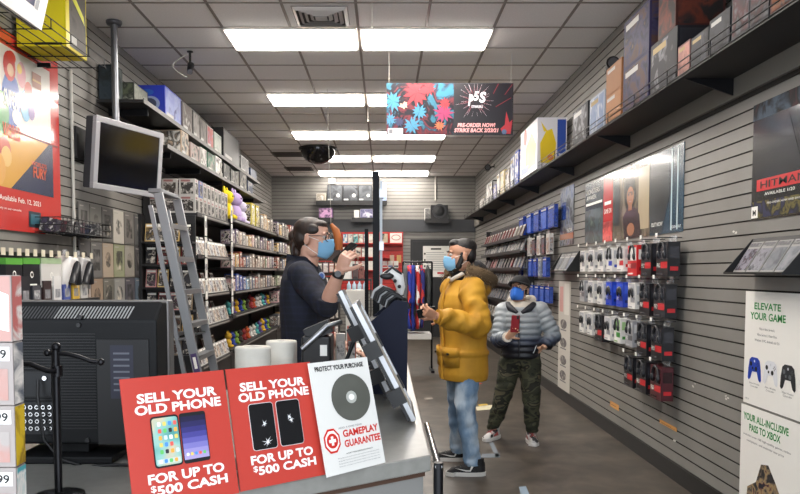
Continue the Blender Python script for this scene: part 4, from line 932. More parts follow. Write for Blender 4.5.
# --- step ladder folded against the shelving
LG = mat('ladder_alloy','#8f9194',.4,.75)
t = thing('step_ladder','grey aluminium step ladder leaning folded against the shelving','ladder',(-1.6,6.5,0))
top = Vector((-1.885,0,2.16)); bot = Vector((-1.44,0,0)); y0,y1 = 6.22,6.78
rot = Euler((0,math.atan2(bot.x-top.x,bot.z-top.z)-PI,0)).to_matrix()
def rail(pa,pb,y,wx,wy,m=LG):
    d = (pb-pa); c = (pa+pb)/2; ang = math.atan2(d.x,d.z); a = MB(); a.box((c.x,y,c.z),(wx,wy,d.length),m,Euler((0,ang,0)).to_matrix()); return a
for s_,(ya,) in ((0,(y0,)),(1,(y1,))): rail(top,bot,ya,.075,.028).build('rail',t,bevel=.004)
for k in range(7):
    f = .12+k*.13; p = top.lerp(bot,f); a = MB(); a.box((p.x,(y0+y1)/2,p.z),(.085,y1-y0-.03,.022),LG); a.bx(p.x+.0375,p.x+.042,y0+.015,y1-.015,p.z-.03,p.z+.011,LG); a.build('step',t)
off = Vector((-.075,0,0)); bt2 = bot+Vector((-.14,0,0))
for y in (y0+.03,y1-.03): rail(top+off+Vector((.0,0,-.1)),bt2,y,.035,.022).build('rear_rail',t)
for f in (.25,.55,.8):
    p = (top+off).lerp(bt2,f); a = MB(); a.box((p.x,(y0+y1)/2,p.z),(.02,y1-y0-.08,.03),LG); a.build('rear_brace',t)
p = top.lerp(bot,.56); q_ = (top+off).lerp(bt2,.58)
for y in (y0+.01,y1-.01):
    a = MB(); a.tube([(p.x,y,p.z),(q_.x,y,q_.z+.02)],.012,LG,6); a.build('spreader',t)
a = MB(); a.box((top.x-.03,(y0+y1)/2,top.z+.02),(.11,y1-y0,.035),mat('ladder_cap','#77797d',.5)); a.build('top_cap',t,bevel=.006)
p = top.lerp(bot,.66); d = (bot-top).normalized(); M = frame(Vector((p.x-.02,y0-.0155,p.z-.07)),(-d.z,0,d.x) if False else (math.cos(math.atan2(-.46,2.3)),0,0),(d.x,0,d.z)) 
a = MB(); a.box((p.x,y0-.0155,p.z),(.05,.002,.16),mat('ladder_label','#4a3a6a',.5),Euler((0,math.atan2(d.x,d.z),0)).to_matrix()); a.box((p.x,y0-.017,p.z),(.025,.002,.10),WHT,Euler((0,math.atan2(d.x,d.z),0)).to_matrix()); a.build('warning_label',t,label='violet warning label')
# ================================================================= sales counter
CZ = 1.0
LAM = noisy('counter_laminate',[(.3,'#7d7c77'),(.7,'#878681')],scale=30,rough=.28)
CB = mat('counter_body','#7c7b78',.5)
plan = [(.128,2.0),(.132,5.2),(-.235,5.2),(-.235,3.12),(-1.9,3.12),(-1.9,.62),(-.62,1.47)]
t = thing('sales_counter','long pale grey sales counter with an angled front end and dark under-edge','counter',(-.6,2.4,0))
a = MB(); a.prism([(x,y) for x,y in plan],CZ-.045,CZ,LAM); a.build('countertop',t,bevel=.004)
cen = Vector((-.6,2.2))
def inset(p,d):
    out = []
    n = len(p)
    for i in range(n):
        a0 = Vector(p[i-1]); b0 = Vector(p[i]); c0 = Vector(p[(i+1)%n])
        e1 = (b0-a0).normalized(); e2 = (c0-b0).normalized()
        n1 = Vector((-e1.y,e1.x)); n2 = Vector((-e2.y,e2.x)); m = (n1+n2).normalized(); out.append(tuple(b0+m*d/max(.3,m.dot(n1))))
    return out
a = MB(); a.prism(inset(plan,.015),CZ-.06,CZ-.045,mat('edge_brown','#4a3428',.5)); a.build('edge_band',t)
a = MB(); a.prism(inset(plan,.02),.08,CZ-.06,CB); a.build('body',t)
a = MB(); a.prism(inset(plan,.06),0,.08,BASE); a.build('toe_kick',t)
# chrome rail with a black post at the counter corner
t = thing('guard_rail','chrome guard rail on a black post alongside the counter corner','rail',(.165,2.0,0))
a = MB(); a.tube([(.149,1.99,CZ-.03),(.149,2.55,CZ-.03)],.0095,CHR,10); a.build('chrome_bar',t)
a = MB(); a.tube([(.149,2.0,0),(.149,2.0,CZ-.02)],.0135,BLKM,12); a.build('post',t)
a = MB(); a.lathe((.149,2.0,0),[(.05,0),(.05,.012),(.0,.012)],BLKM,14); a.build('foot_plate',t)
# ================================================================= counter signs
SR = mat('sign_red','#c4120a',.8,spec=.0); SW = mat('sign_white','#e8e6e2',.7,spec=.2)
def easel(lab, BL, BR, TLx, hgt, lean, facem):
    """card sign standing on the counter, leaning back; returns (thing, builder, w, h)"""
    BL = Vector((BL[0],BL[1],CZ+.002)); BR = Vector((BR[0],BR[1],CZ+.002)); u = (BR-BL).normalized(); bk = Vector((-u.y,u.x,0))
    w = (BR-BL).length; v = Vector((0,0,hgt))+bk*lean
    t = thing('counter_sign',lab,'sign',tuple((BL+BR)/2),'card signs along the counter end')
    M = frame(BL,u,v); h = v.length
    a = MB(M); a.box((w/2,h/2,-.0015),(w,h,.003),facem)
    b = MB(); c = (BL+BR)/2+v*.75; f = (BL+BR)/2+bk*(lean+.10); e = .05
    b.add([c-u*e+bk*.005,c+u*e+bk*.005,f+u*e,f-u*e],[(0,1,2,3)],mat('card_grey','#b8b4ac',.6)); b.add([c-u*e+bk*.008,c+u*e+bk*.008,f+u*e+bk*.003,f-u*e+bk*.003],[(3,2,1,0)],mat('card_grey','#b8b4ac',.6)); b.build('easel_back',t)
    return t,a,w,h
def bigtext(a,w,h):
    B = .034
    a.text('SELL YOUR',.13*w,.80*h,.90*w,.875*h,.001,SW,B); a.text('OLD PHONE',.10*w,.712*h,.93*w,.787*h,.001,SW,B)
    a.text('FOR UP TO',.15*w,.19*h,.88*w,.265*h,.001,SW,B); a.text('500 CASH',.22*w,.10*h,.90*w,.172*h,.001,SW,B); a.text('$',.165*w,.125*h,.215*w,.18*h,.001,SW,.015)
def rrect(a,x0,y0,x1,y1,r,z,m):
    pts = []
    for cx,cy,s0 in ((x1-r,y0+r,-PI/2),(x1-r,y1-r,0),(x0+r,y1-r,PI/2),(x0+r,y0+r,PI)):
        for k in range(5): q = s0+PI/2*k/4; pts.append((cx+r*math.cos(q),cy+r*math.sin(q)))
    a.poly(pts,z,m)
lean, hg = .07, .272
t,a,w,h = easel('red SELL YOUR OLD PHONE sign showing two working phones with lit screens',(-.512,1.494),(-.327,1.648),0,hg,lean,SR)
bigtext(a,w,h); a.build('face',t)
M0 = a.M
ph = mat('phone_rim','#17181c',.3)
a = MB(M0); x0,y0,x1,y1 = .225*w,.30*h,.49*w,.69*h
rrect(a,x0,y0,x1,y1,.008,.0012,ph)
pw, phh = x1-x0, y1-y0
rrect(a,x0+.003,y0+.004,x1-.003,y1-.004,.006,.0018,noisy('phone_wall',[(.35,'#3a8a86'),(.5,'#8ab8b0'),(.62,'#d8b48a')],scale=9,rough=.3))
ic = ['#e8e8e8','#d8c060','#4a88d8','#e05a50','#60b860','#20242a','#e8a040','#c8d8e8']
for r in range(5):
    for c in range(4):
        if r==3 and c>2: continue
        xx, yy = x0+.012*1.0+(pw-.016)*(c+.2)/4, y0+phh*(.80-.135*r)
        rrect(a,xx,yy,xx+.0075,yy+.009,.002,.0024,mat('icon_%d'%((r*3+c)%8),ic[(r*3+c)%8],.4))
a.rect(x0+.006,y0+.008,x1-.006,y0+.018,.0021,mat('dock_pale','#b8c8c4',.4))
for c in range(4): rrect(a,x0+.010+.0115*c,y0+.009,x0+.0175+.0115*c,y0+.017,.002,.0026,mat('icon_%d'%(c*2),ic[c*2],.4))
a.build('phone_picture',t,label='printed phone with a grid of app icons')
a = MB(M0); x0,x1 = .497*w,.755*w; rrect(a,x0,y0,x1,y1,.006,.0012,ph)
m = mat('phone_violet','#3c3a78',.3); 
for k in range(8):
    f = k/8; cc = ('#1c1a3a','#262452','#322f6c','#423f86','#5a569e','#7470b0','#8e86bc','#a094c0')[k]; a.rect(x0+.002,y1-.008-(phh-.016)*(k+1)/8,x1-.002,y1-.008-(phh-.016)*k/8,.0018,mat('phone_band_%d'%k,cc,.3))
for c in range(5): rrect(a,x0+.007+.0098*c,y0+.016,x0+.0135+.0098*c,y0+.0225,.002,.0024,mat('icon_%d'%c,ic[c],.4))
a.build('phone_picture',t,label='printed phone with a violet sunset screen')
t,a,w,h = easel('red SELL YOUR OLD PHONE sign showing two cracked black phones',(-.325,1.655),(-.143,1.80),0,hg,lean,SR)
bigtext(a,w,h); a.build('face',t); M0 = a.M
for i,(xa,xb) in enumerate(((.19,.475),(.505,.79))):
    a = MB(M0); x0,x1 = xa*w,xb*w; rrect(a,x0,y0,x1,y1,.008,.0012,mat('phone_edge','#d8d8d8',.4)); rrect(a,x0+.0012,y0+.0012,x1-.0012,y1-.0012,.007,.0018,mat('phone_dead','#0d0d10',.25))
    for (cx,cy,n,rr) in (((x0+x1)/2+.004,y0+phh*.55,7,.011),((x0+x1)/2+.006,y0+phh*.15,9,.016) if i==0 else ((x0+x1)/2,y0+phh*.62,6,.009)):
        for k in range(n):
            q = 2*PI*k/n+R.uniform(-.3,.3); l = rr*R.uniform(.5,1); dx,dy = math.cos(q),math.sin(q)
            a.poly([(cx-dy*.0011,cy+dx*.0011),(cx+dx*l,cy+dy*l),(cx+dy*.0011,cy-dx*.0011)][::-1],.0024+.0001*k,mat('crack_white','#e8e8ea',.4))
    a.build('phone_picture',t,label='printed cracked black phone')
t,a,w,h = easel('white sign with a disc picture and GAMEPLAY GUARANTEE in red',(-.138,1.772),(.004,1.915),0,hg,lean,mat('sign_offwhite','#d9d7d2',.45))
a.text('PROTECT YOUR PURCHASE',.08*w,.915*h,.90*w,.96*h,.001,ink,.034)
GR = mat('sign_redtext','#c8281e',.4)
a.text('GAMEPLAY',.36*w,.305*h,.97*w,.37*h,.001,GR,.03); a.text('GUARANTEE',.36*w,.215*h,.985*w,.28*h,.001,GR,.03)
a.text('ADD A ONE YEAR',.30*w,.385*h,.70*w,.40*h,.001,inkg)
cx,cy,r = .17*w,.295*h,.028
a.poly([(cx+r*math.cos(PI/8+k*PI/4),cy+r*1.15*math.sin(PI/8+k*PI/4)) for k in range(8)],.001,GR); a.poly([(cx+r*.82*math.cos(PI/8+k*PI/4),cy+r*.95*math.sin(PI/8+k*PI/4)) for k in range(8)],.0014,SW)
a.disc(cx,cy,r*.66,.0018,GR,16); a.rect(cx-r*.4,cy-r*.14,cx+r*.4,cy+r*.14,.0022,SW); a.rect(cx-r*.14,cy-r*.4,cx+r*.14,cy-r*.14,.0022,SW); a.rect(cx-r*.14,cy+r*.14,cx+r*.14,cy+r*.4,.0022,SW)
a.text('WHAT YOU SHOULD KNOW',.36*w,.155*h,.82*w,.167*h,.001,ink)
for k in range(4): a.text('Bring the item back and we will replace it for the same title',.22*w,(.125-.024*k)*h,.92*w,(.137-.024*k)*h,.001,inkg)
a.build('face',t)
b = MB(a.M); dm = mat('disc_grey','#6a6b64',.22,.35); b.disc(.60*w,.65*h,.33*w,.0012,dm,40,.215*h); b.disc(.60*w,.65*h,.31*w,.0016,noisy('disc_sheen',[(.3,'#55564f'),(.7,'#7a7b74')],scale=4,rough=.2,metal=.4),40,.205*h); b.disc(.60*w,.65*h,.09*w,.002,mat('disc_hub','#a8a9a2',.3),24,.057*h); b.disc(.60*w,.65*h,.05*w,.0024,SW,20,.028*h)
b.build('disc_picture',t,label='printed grey game disc')
# ================================================================= paper rolls
def roll(px,pytop,Y,rpx,lab):
    p = onY(px,pytop,Y); r = rpx*Y/740; h = p.z-CZ
    t = thing('paper_roll',lab,'paper roll',(p.x,Y,CZ),'paper rolls behind the signs')
    a = MB(); a.lathe((p.x,Y,CZ+.001),[(r*.32,0),(r*.96,0),(r,.01),(r,h-.008),(r*.97,h),(r*.32,h),(r*.32,0)],noisy('roll_paper',[(.3,'#d8d3c8'),(.7,'#e4e0d6')],scale=20,rough=.9,bump=.1),28); a.build('paper',t)
    a = MB(); a.lathe((p.x,Y,CZ+.001),[(r*.30,.0),(r*.32,0),(r*.32,h-.004),(r*.26,h-.004),(r*.26,0)],mat('core_card','#a88a64',.8),20); a.build('core',t)
roll(253,347,2.75,18,'white paper roll standing behind the signs, the shorter-topped one in front')
roll(281.5,341,2.99,15.5,'white paper roll standing behind the signs, next to the scanner')
# ================================================================= television seen from behind
TV = mat('tv_shell','#111214',.6,spec=.25); TVD = mat('tv_dark','#0c0c0e',.5); TY = 1.92
xr_, xl_ = onY(157.5,400,TY).x, -1.08; zt_ = onY(150,303,TY).z
t = thing('television','old black television seen from behind, standing on the counter','television',((xr_+xl_)/2,TY+.1,CZ),)
a = MB(); a.bx(xl_-.01,xr_+.004,TY+.10,TY+.15,CZ+.03,zt_+.003,mat('tv_bezel','#6f6c6a',.45,.3)); a.build('front_bezel',t,bevel=.006)
a = MB()
hh = zt_-.045
pr = [(TY+.10,CZ+.03),(TY+.0,CZ+.05),(TY+.0,hh),(TY+.06,zt_),(TY+.10,zt_)]
n = len(pr); vs = [(xl_,y,z) for y,z in pr]+[(xr_,y,z) for y,z in pr]
a.add(vs,[tuple(range(n-1,-1,-1)),tuple(range(n,2*n))]+[(i,(i+1)%n,n+(i+1)%n,n+i) for i in range(n)],TV); a.build('rear_shell',t,bevel=.006)
# slanted vent band along the top
a = MB(); s0 = Vector((0,TY+.003,hh+.002)); sv = Vector((0,.06,zt_-hh)); Mv = frame((xl_,TY,hh),(1,0,0),tuple(sv)); a.M = Mv; L = xr_-xl_
for k in range(46):
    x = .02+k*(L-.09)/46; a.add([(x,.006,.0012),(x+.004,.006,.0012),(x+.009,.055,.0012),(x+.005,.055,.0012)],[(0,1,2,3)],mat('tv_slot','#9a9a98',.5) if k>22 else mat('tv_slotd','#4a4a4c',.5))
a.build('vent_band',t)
a = MB()
for k in range(34): z = CZ+.09+k*.0075; a.bx(xl_+.10,xr_-.16,TY-.0015,TY,z,z+.0025,TVD)
a.build('vent_ridges',t)
a = MB(); a.bx(xr_-.155,xr_-.02,TY-.004,TY+.0005,CZ+.05,hh-.05,TVD); a.M = frame((xr_-.12,TY-.0045,CZ+.17),(1,0,0),(0,0,1)); a.rect(0,0,.06,.14,0,mat('tv_plate','#1e2030',.5))
for k in range(7): a.rect(.008,.02+.016*k,.05,.025+.016*k,.0004,mat('tv_text','#5a5c66',.6))
a.M = None; a.build('label_recess',t)
a = MB(); c0,c1 = onY(25,372,TY-.002),onY(52,396,TY-.002); a.bx(c0.x,c1.x,TY-.006,TY,c1.z,c0.z,mat('tv_panel','#1c1d20',.6)); a.bx(c0.x-.01,c1.x+.012,TY-.006,TY,c1.z-.10,c1.z-.015,mat('tv_panel','#1c1d20',.6)); a.build('jack_panel',t)
jp = t
for r in range(4):
    for k in range(6):
        a = MB(); x = c0.x+.0+k*.0165; z = c1.z-.028-r*.0185
        a.cyl((x,TY-.006,z),(x,TY-.013,z),.0058,CHR,8); a.cyl((x,TY-.013,z),(x,TY-.0136,z),.0034,BLK,8); a.build('jack',t)
a = MB(); a.cyl(((c0.x+c1.x)/2+.02,TY-.006,c0.z-.015),((c0.x+c1.x)/2+.02,TY-.013,c0.z-.015),.006,CHR,8); a.build('jack',t)
for (px,py) in ((80,317),(79,325),(88,440)):
    p = onY(px,py,TY); a = MB(); a.cyl((p.x,TY-.006 if py>320 else TY-.004,p.z),(p.x,TY+.01,p.z),.006,BLK,8); a.build('screw',t)
a = MB(); a.bx((xl_+xr_)/2-.13,(xl_+xr_)/2+.13,TY-.02,TY+.18,CZ+.001,CZ+.02,TV); a.bx((xl_+xr_)/2-.05,(xl_+xr_)/2+.05,TY+.03,TY+.10,CZ+.02,CZ+.06,TV); a.build('stand',t,bevel=.004)
a = MB(); p = onY(38,380,TY-.02); q = onY(44,440,TY-.03); a.tube([p,p+Vector((.004,-.012,-.04)),q,q+Vector((.04,.0,-.05)),q+Vector((.10,.01,-.073)),(xr_-.1,TY-.045,CZ+.006),(xr_-.02,TY-.05,CZ+.006)],.004,BLK,6); a.build('power_cable',t)
# ================================================================= stack of boxes at the edge
bxc = [('#c8706a','pinkish white box, topmost of the stack at the picture edge','#9c8e89'),('#5c6068','white box with grey side, second from the top of the edge stack','#978e8a'),('#d8b42a','white box with yellow side, third from the top of the edge stack','#978e8a'),('#4aa0a8','white box with teal side, lowest of the edge stack','#978e8a')]
zb = [1.367,1.2455,1.126,CZ+.001]; 
for k,(c,lab,fc) in enumerate(bxc):
    z = zb[k]; z1 = (1.494,1.366,1.2447,1.125)[k]; p = onY(14,400,1.40)
    t = thing('product_box',lab,'box',(p.x-.1,1.44,z),'boxes stacked beside the television')
    a = MB(); Mx = Matrix.Translation((p.x,1.40,z)) @ Matrix.Rotation(.0,4,'Z'); a.M = Mx; h = z1-z; a.box((-.11,.02,h/2),(.22,.04,h),mat('prod_white_%d'%k,fc,.45)); a.M = None; a.build('carton',t,bevel=.002)
    a = MB(frame((p.x+.0008,1.40,z),(0,1,0),(0,0,1))); a.rect(.002,.002,.038,h-.002,0,art(c,c,'#e8e0d8' if k!=2 else '#8a6a20',c,scale=18)); a.build('side_print',t)
    a = MB(frame((p.x-.22,1.40-.0008,z),(1,0,0),(0,0,1)))
    if k==0: a.rect(.002,.002,.218,h-.002,0,mat('prod_pinkfade','#b08880',.45)); a.poly([(.17,.03),(.215,.02),(.215,.09),(.19,.10)],.0006,WHT)
    else: a.rect(.16,h-.035,.214,h-.008,0,SW); a.text('9.99',.165,h-.030,.208,h-.013,.0006,ink,.02); a.rect(.15,.01,.21,h-.05,.0002,art('#a8a09c','#b08880','#a39b97',scale=14))
    a.build('front_print',t)
# ================================================================= wire spinner in front of the television
SY = 1.62; b = onY(57.5,440,SY)
t = thing('wire_display_stand','black metal display stand with curled arms and ball ends in front of the television','display stand',(b.x,SY,CZ))
a = MB(); a.tube([(b.x,SY,CZ+.004),(b.x,SY,onY(57,350,SY).z)],.0085,BLKM,12); a.build('pole',t)
a = MB(); a.lathe((b.x,SY,CZ+.001),[(0,0),(.055,0),(.055,.006),(.015,.012),(0,.012)],BLKM,20); a.build('base',t)
p = onY(56,347,SY)
a = MB(); a.ell(p,.0105,BLKM); a.build('finial',t)
a = MB(); pts = [onY(x,y,SY) for x,y in ((48,353),(57,353),(68,354),(80,357),(90,361),(100,362))]; a.tube(pts,.005,BLKM,8); a.build('arm',t)
for x,y in ((101,362),(47,353)):
    p = onY(x,y,SY); a = MB(); a.ell(p,.008,BLKM,10,7); a.build('ball_end',t)
a = MB(); pts = [onY(x,y,SY-.01) for x,y in ((57,371),(48,371),(40,368),(30,364),(20,364))]; a.tube(pts,.006,BLKM,8); a.build('arm',t)
a = MB(); p = onY(57,371,SY); a.tube([p+Vector((0,0,.012)),p-Vector((0,0,.012))],.012,BLKM,12); a.build('collar',t)
# ================================================================= leaning display frames
def leanframe(lab, pb, pt, Y0, Y1, inner):
    B = onY(pb[0],pb[1],Y0); T = onY(pt[0],pt[1],Y0); B.z = max(B.z,CZ+.012)
    v = T-B; L = v.length
    M = frame((B.x,Y1,B.z),(0,-1,0),tuple(v)); w = Y1-Y0
    if M.to_3x3()[0][2] < 0: M = frame((B.x,Y0,B.z),(0,1,0),tuple(v))
    t = thing('leaning_display',lab,'display frame',tuple(B),'leaning display frames on the counter')
    a = MB(M); e = .02
    for x0,y0,x1,y1 in ((0,0,w,e),(0,L-e,w,L),(0,e,e,L-e),(w-e,e,w,L-e)): a.box(((x0+x1)/2,(y0+y1)/2,0),(x1-x0,y1-y0,.016),ALU)
    a.build('border',t)
    a = MB(M); a.box((w/2,L/2,-.001),(w-2*e+.002,L-2*e+.002,.008),inner); a.build('insert',t)
    a = MB(M); a.box((w/2,L/2,-.014),(w-.01,L-.01,.010),BLK); a.build('backing',t)
    for f in (.22,.62):
        
        for xx in (w-.012,.012):
            a = MB(M); a.box((xx,L*f,-.016),(.04,.055,.05),BLK); a.build('clamp',t)
    c = M @ Vector((w/2,L*.6,-.02)); g = Vector((c.x-.10,c.y,CZ+.008)); a = MB(); a.tube([c,g],.008,BLK); a.tube([g+Vector((0,-.08,0)),g+Vector((0,.08,0))],.008,BLK); a.build('prop_leg',t)
pap = mat('insert_pale','#c6c3ba',.3)
leanframe('silver-edged display frame leaning on the counter, the nearer one',(414,421),(354,304),2.40,2.72,pap)
leanframe('silver-edged display frame leaning on the counter, behind the nearer one',(391,398),(340,291),2.76,2.95,pap)
# ================================================================= navy bin with gear
NY = mat('bin_navy','#0d1226',.6,spec=.2)
t = thing('navy_bin','navy blue slant-topped bin standing on the counter edge','bin',(.02,3.1,CZ))
yA,yB = 3.0,3.34
pts = [onY(x,y,yA) for x,y in ((366,400),(407,398),(408,302),(396,300),(366,326))]; prof = [(p.x,max(p.z,CZ+.002)) for p in pts]; prof[0] = (prof[0][0],CZ+.002); prof[1] = (prof[1][0],CZ+.002)
n = len(prof)
for y0,y1,nm in ((yA,yA+.014,'side_panel'),(yB-.014,yB,'side_panel')):
    a = MB(); vs = [(x,y0,z) for x,z in prof]+[(x,y1,z) for x,z in prof]; a.add(vs,[tuple(range(n-1,-1,-1)),tuple(range(n,2*n))]+[(i,(i+1)%n,n+(i+1)%n,n+i) for i in range(n)][::1],NY); a.build(nm,t)
a = MB(); x0,x1 = prof[0][0],prof[1][0]; a.bx(x0,x1,yA+.014,yB-.014,CZ+.002,CZ+.02,NY); a.bx(x1-.014,x1,yA+.014,yB-.014,CZ+.02,prof[2][1],NY); a.bx(x0,x0+.012,yA+.014,yB-.014,CZ+.02,prof[4][1],NY); a.build('body',t)
a = MB(); a.bx(x0+.013,x1-.015,yA+.016,yB-.016,CZ+.02,CZ+.30,mat('bin_fill','#1a1a1d',.7)); a.build('liner',t)
# white and black gear on the bin
t = thing('game_controller_bundle','white and black bundle of controllers and cables piled in the navy bin','controllers',(.0,3.16,CZ+.3))
a = MB(); wc = mat('gear_white','#d4d2cf',.35); p = onY(392,278,3.16)
a.tube([p+Vector((-.035,-.03,.01)),p+Vector((-.005,-.035,.022)),p+Vector((.025,-.03,.005)),p+Vector((.036,-.02,-.04)),p+Vector((.036,-.01,-.07))],[.014,.024,.026,.02,.012],wc,12); a.build('white_shell',t)
a = MB()
for dx,dz in ((.012,-.012),(.030,-.035),(-.012,.016)): a.ell(p+Vector((dx,-.058,dz)),(.008,.006,.008),BLK,8,6)
a.tube([p+Vector((-.03,-.045,.02)),p+Vector((.0,-.058,.045)),p+Vector((.035,-.045,.02)),p+Vector((.05,-.02,-.03))],.006,BLK,7); a.build('controller_buttons',t)
a = MB(); a.ell(p+Vector((-.022,-.062,.008)),(.030,.012,.014),BLK); a.build('visor',t)
for k in range(8):
    a = MB(); q = p+Vector((-.075+.009*k,-.05-.006*(k%3),-.055-.006*k)); a.tube([q+Vector((-.01,0,-.03)),q,q+Vector((.03,-.01,.022)),q+Vector((.065,.0,.008)),q+Vector((.085,.01,-.03))],.0075,BLK if k%3 else mat('gear_pale','#a8a8aa',.4),7); a.build('cable_loop',t)
# ================================================================= shield post and clear screen
t = thing('clear_screen','clear protective screen on tall black posts standing on the counter','screen',(-.04,3.6,CZ))
for (px,pyt,Y,wd) in ((376,172,3.42,.03),(366.5,229,4.4,.022)):
    p = onY(px,pyt,Y); a = MB(); a.bx(p.x-wd/2,p.x+wd/2,Y-wd/2,Y+wd/2,CZ+.012,p.z,mat('post_black','#0c0d12',.6,spec=.2)); a.build('post',t)
    a = MB(); a.bx(p.x-.04,p.x+.04,Y-.06,Y+.06,CZ+.001,CZ+.012,mat('post_black','#0c0d12',.6,spec=.2)); a.build('foot',t)
pA = onY(381,176,3.44)
a = MB(); a.bx(pA.x-.003,pA.x+.003,3.44,4.36,CZ+.03,1.92,glass('acrylic','#dfe6ea',.03,.16)); a.build('clear_panel',t)
a = MB(); a.bx(pA.x-.006,pA.x+.006,3.436,3.45,CZ+.03,1.92,mat('acrylic_edge','#b9bec2',.15)); a.build('panel_edge',t)
q = onY(381,250,3.43)
for z in (1.30,1.62,1.86):
    a = MB(); a.bx(q.x-.018,q.x+.012,3.41,3.46,z-.02,z+.02,ALU); a.build('clip',t)
# ================================================================= receipt printer
t = thing('receipt_printer','black receipt printer with a silver lid edge and white label, behind the disc sign','printer',(-.30,2.86,CZ))
P0 = onY(302,356,2.82); P1 = onY(331,356,2.82)
a = MB(); a.bx(P0.x,P1.x,2.80,2.98,CZ+.001,1.255,mat('printer_black','#141416',.4)); a.build('body',t,bevel=.008)
a = MB(); v1,v2 = onY(302,349,2.79),onY(327,326,2.79); a.tube([v1,v2,onY(341,322,2.83)],.010,ALU,8); a.build('lid_edge',t)
a = MB(); q0,q1 = onY(320,345,2.795),onY(327,356,2.795); a.bx(q0.x,q1.x,2.796,2.799,q1.z,q0.z,WHT); a.build('label_plate',t)
a = MB(); q = onY(312,336,2.80); a.box((q.x+.02,2.86,1.275),(.10,.10,.05),mat('printer_black','#141416',.4),Euler((0,-.4,0)).to_matrix()); a.build('lid',t)
a = MB(); q = onY(341,350,2.95); cc = [('#b8423a','red'),('#d8d0c8','white'),('#c86a50','orange')]
for k,(c,nme) in enumerate(cc):
    a = MB(); x = q.x-.05+.045*k; a.bx(x-.018,x+.018,3.0,3.03,CZ+.001,CZ+.25+.03*((k+1)%2),C(c,.4)); a.rect(0,0,.0001,.0001,0,BLK) if False else None
    a.M = frame((x-.017,2.9992,CZ+.12),(1,0,0),(0,0,1)); a.rect(.003,.01,.031,.10,0,art(c,'#f0e8e0','#3a2a2a',scale=40)); a.M = None
    a.build('snack_pack',label='small %s packet standing on the counter between the printer and the leaning frames'%nme,cat='packet',group='packets beside the printer')
# ================================================================= back of the shop
def bw(px,py,Y=YB): return onY(px,py,Y)
def bshelf(lab,px0,px1,py,d=.32):
    a0,a1 = bw(px0,py,YB-d),bw(px1,py,YB-d); t = thing('wall_shelf',lab,'shelf',((a0.x+a1.x)/2,YB-d/2,a0.z-.04),'shelves on the back wall')
    a = MB(); a.bx(a0.x,a1.x,YB-d,YB-.003,a0.z-.03,a0.z,SHB); a.build('board',t)
    a = MB(); a.bx(a0.x,a1.x,YB-d-.008,YB-d,a0.z-.09,a0.z+.01,SHB); a.build('front_edge',t)
    return a0.z
def bbox(name,lab,px0,px1,py,z,col,fr,d=.26,Y=YB-.30,grp='boxes on the back wall shelves',cat='box',ex=None):
    a0,a1 = bw(px0,py,Y),bw(px1,py,Y); t = thing(name,lab,cat,((a0.x+a1.x)/2,Y+d/2,z),grp)
    a = MB(); a.bx(a0.x,a1.x,Y,Y+d,z+.001,a0.z,mat('bbox_'+col[1:],col,.4)); a.build('carton',t)
    w,h = a1.x-a0.x,a0.z-z; a = MB(frame((a0.x,Y-.002,z),(1,0,0),(0,0,1))); a.rect(.04*w,.04*h,.96*w,.96*h,0,fr)
    if ex: ex(a,w,h)
    a.build('front_print',t); return t
z = bshelf('upper black shelf on the back wall under the last lamps',316,387,201)
pr = art('#2a2b2d','#3a3c40','#55585c','#1e1e20',scale=5)
def pad(a,w,h): a.disc(.72*w,.35*h,.12*w,.001,mat('print_offwhite','#c8c8c6',.4),10); a.rect(.05*w,.06*h,.35*w,.14*h,.001,mat('print_offwhite','#c8c8c6',.4))
bbox('merchandise_box','small cream box at the dome-mirror end of the upper back shelf',316.5,326,193.5,z,'#cfc8bc',art('#cfc8bc','#8a8278','#e0dace',scale=12))
for k,(x0,x1) in enumerate(((327,342.5),(343,358),(358.5,372))): bbox('console_box','dark grey console box, %s from the cream box on the upper back shelf'%ORD[k],x0,x1,185,z,'#2c2d30',pr,ex=pad,grp='console boxes on the upper back shelf')
bbox('merchandise_box','white and blue box just past the black screen post on the upper back shelf',380,386.5,183,z,'#b8c0d0',art('#b8c0d0','#7a8cb8','#e0e2e6',scale=9))
z = bshelf('short black shelf on the back wall under the cream box',318,333,218)
bbox('merchandise_box','violet and pink box on the short back shelf above the clerk',319,332.5,208,z,'#6a4a78',art('#6a4a78','#c89ac0','#4a3458','#d8b0c8',scale=9))
z = bshelf('short black shelf on the back wall beside the screen post',352,375,218)
bbox('merchandise_box','white box at the edge of the short back shelf beside the screen post',354,359,210,z,'#d0ccc8',C('#d0ccc8',.4))
bbox('merchandise_box','white and violet patterned box on the short back shelf beside the screen post',360,373,209,z,'#a8a4b8',art('#a8a4b8','#5a587a','#d8d4e0',scale=10))
# speaker with its shelf and conduit
z = bshelf('black shelf on the back wall carrying the round speaker',425,449,219)
t = thing('loudspeaker','black loudspeaker with a big round cone on the back wall shelf','speaker',(bw(438,219).x,YB-.2,z))
a0,a1 = bw(431,205,YB-.30),bw(448,205,YB-.30)
a = MB(); a.bx(a0.x,a1.x,YB-.30,YB-.06,z+.001,a0.z,BLK); a.build('cabinet',t)
c = bw(439.5,211,YB-.31)
a = MB(); a.tube([c+Vector((0,.012,0)),c],.16,mat('speaker_ring','#2c2c2f',.35),24); a.build('cone_surround',t)
a = MB(); a.tube([c,c+Vector((0,-.012,0))],[.12,.05],mat('speaker_cone','#0c0c0d',.4),24); a.build('cone',t)
bbox('merchandise_box','small white box beside the loudspeaker on the back wall',425,430.5,208,z,'#d0cec8',art('#d0cec8','#5a5a5a','#e2e0da',scale=10))
a = MB(); p = bw(435.5,190); a.tube([(p.x,YB-.02,ZC-.01),(p.x,YB-.02,z+.45)],.02,mat('conduit_pale','#b8b4ac',.5)); a.build('cable_conduit',label='pale conduit dropping from the ceiling to the loudspeaker on the back wall',cat='conduit')
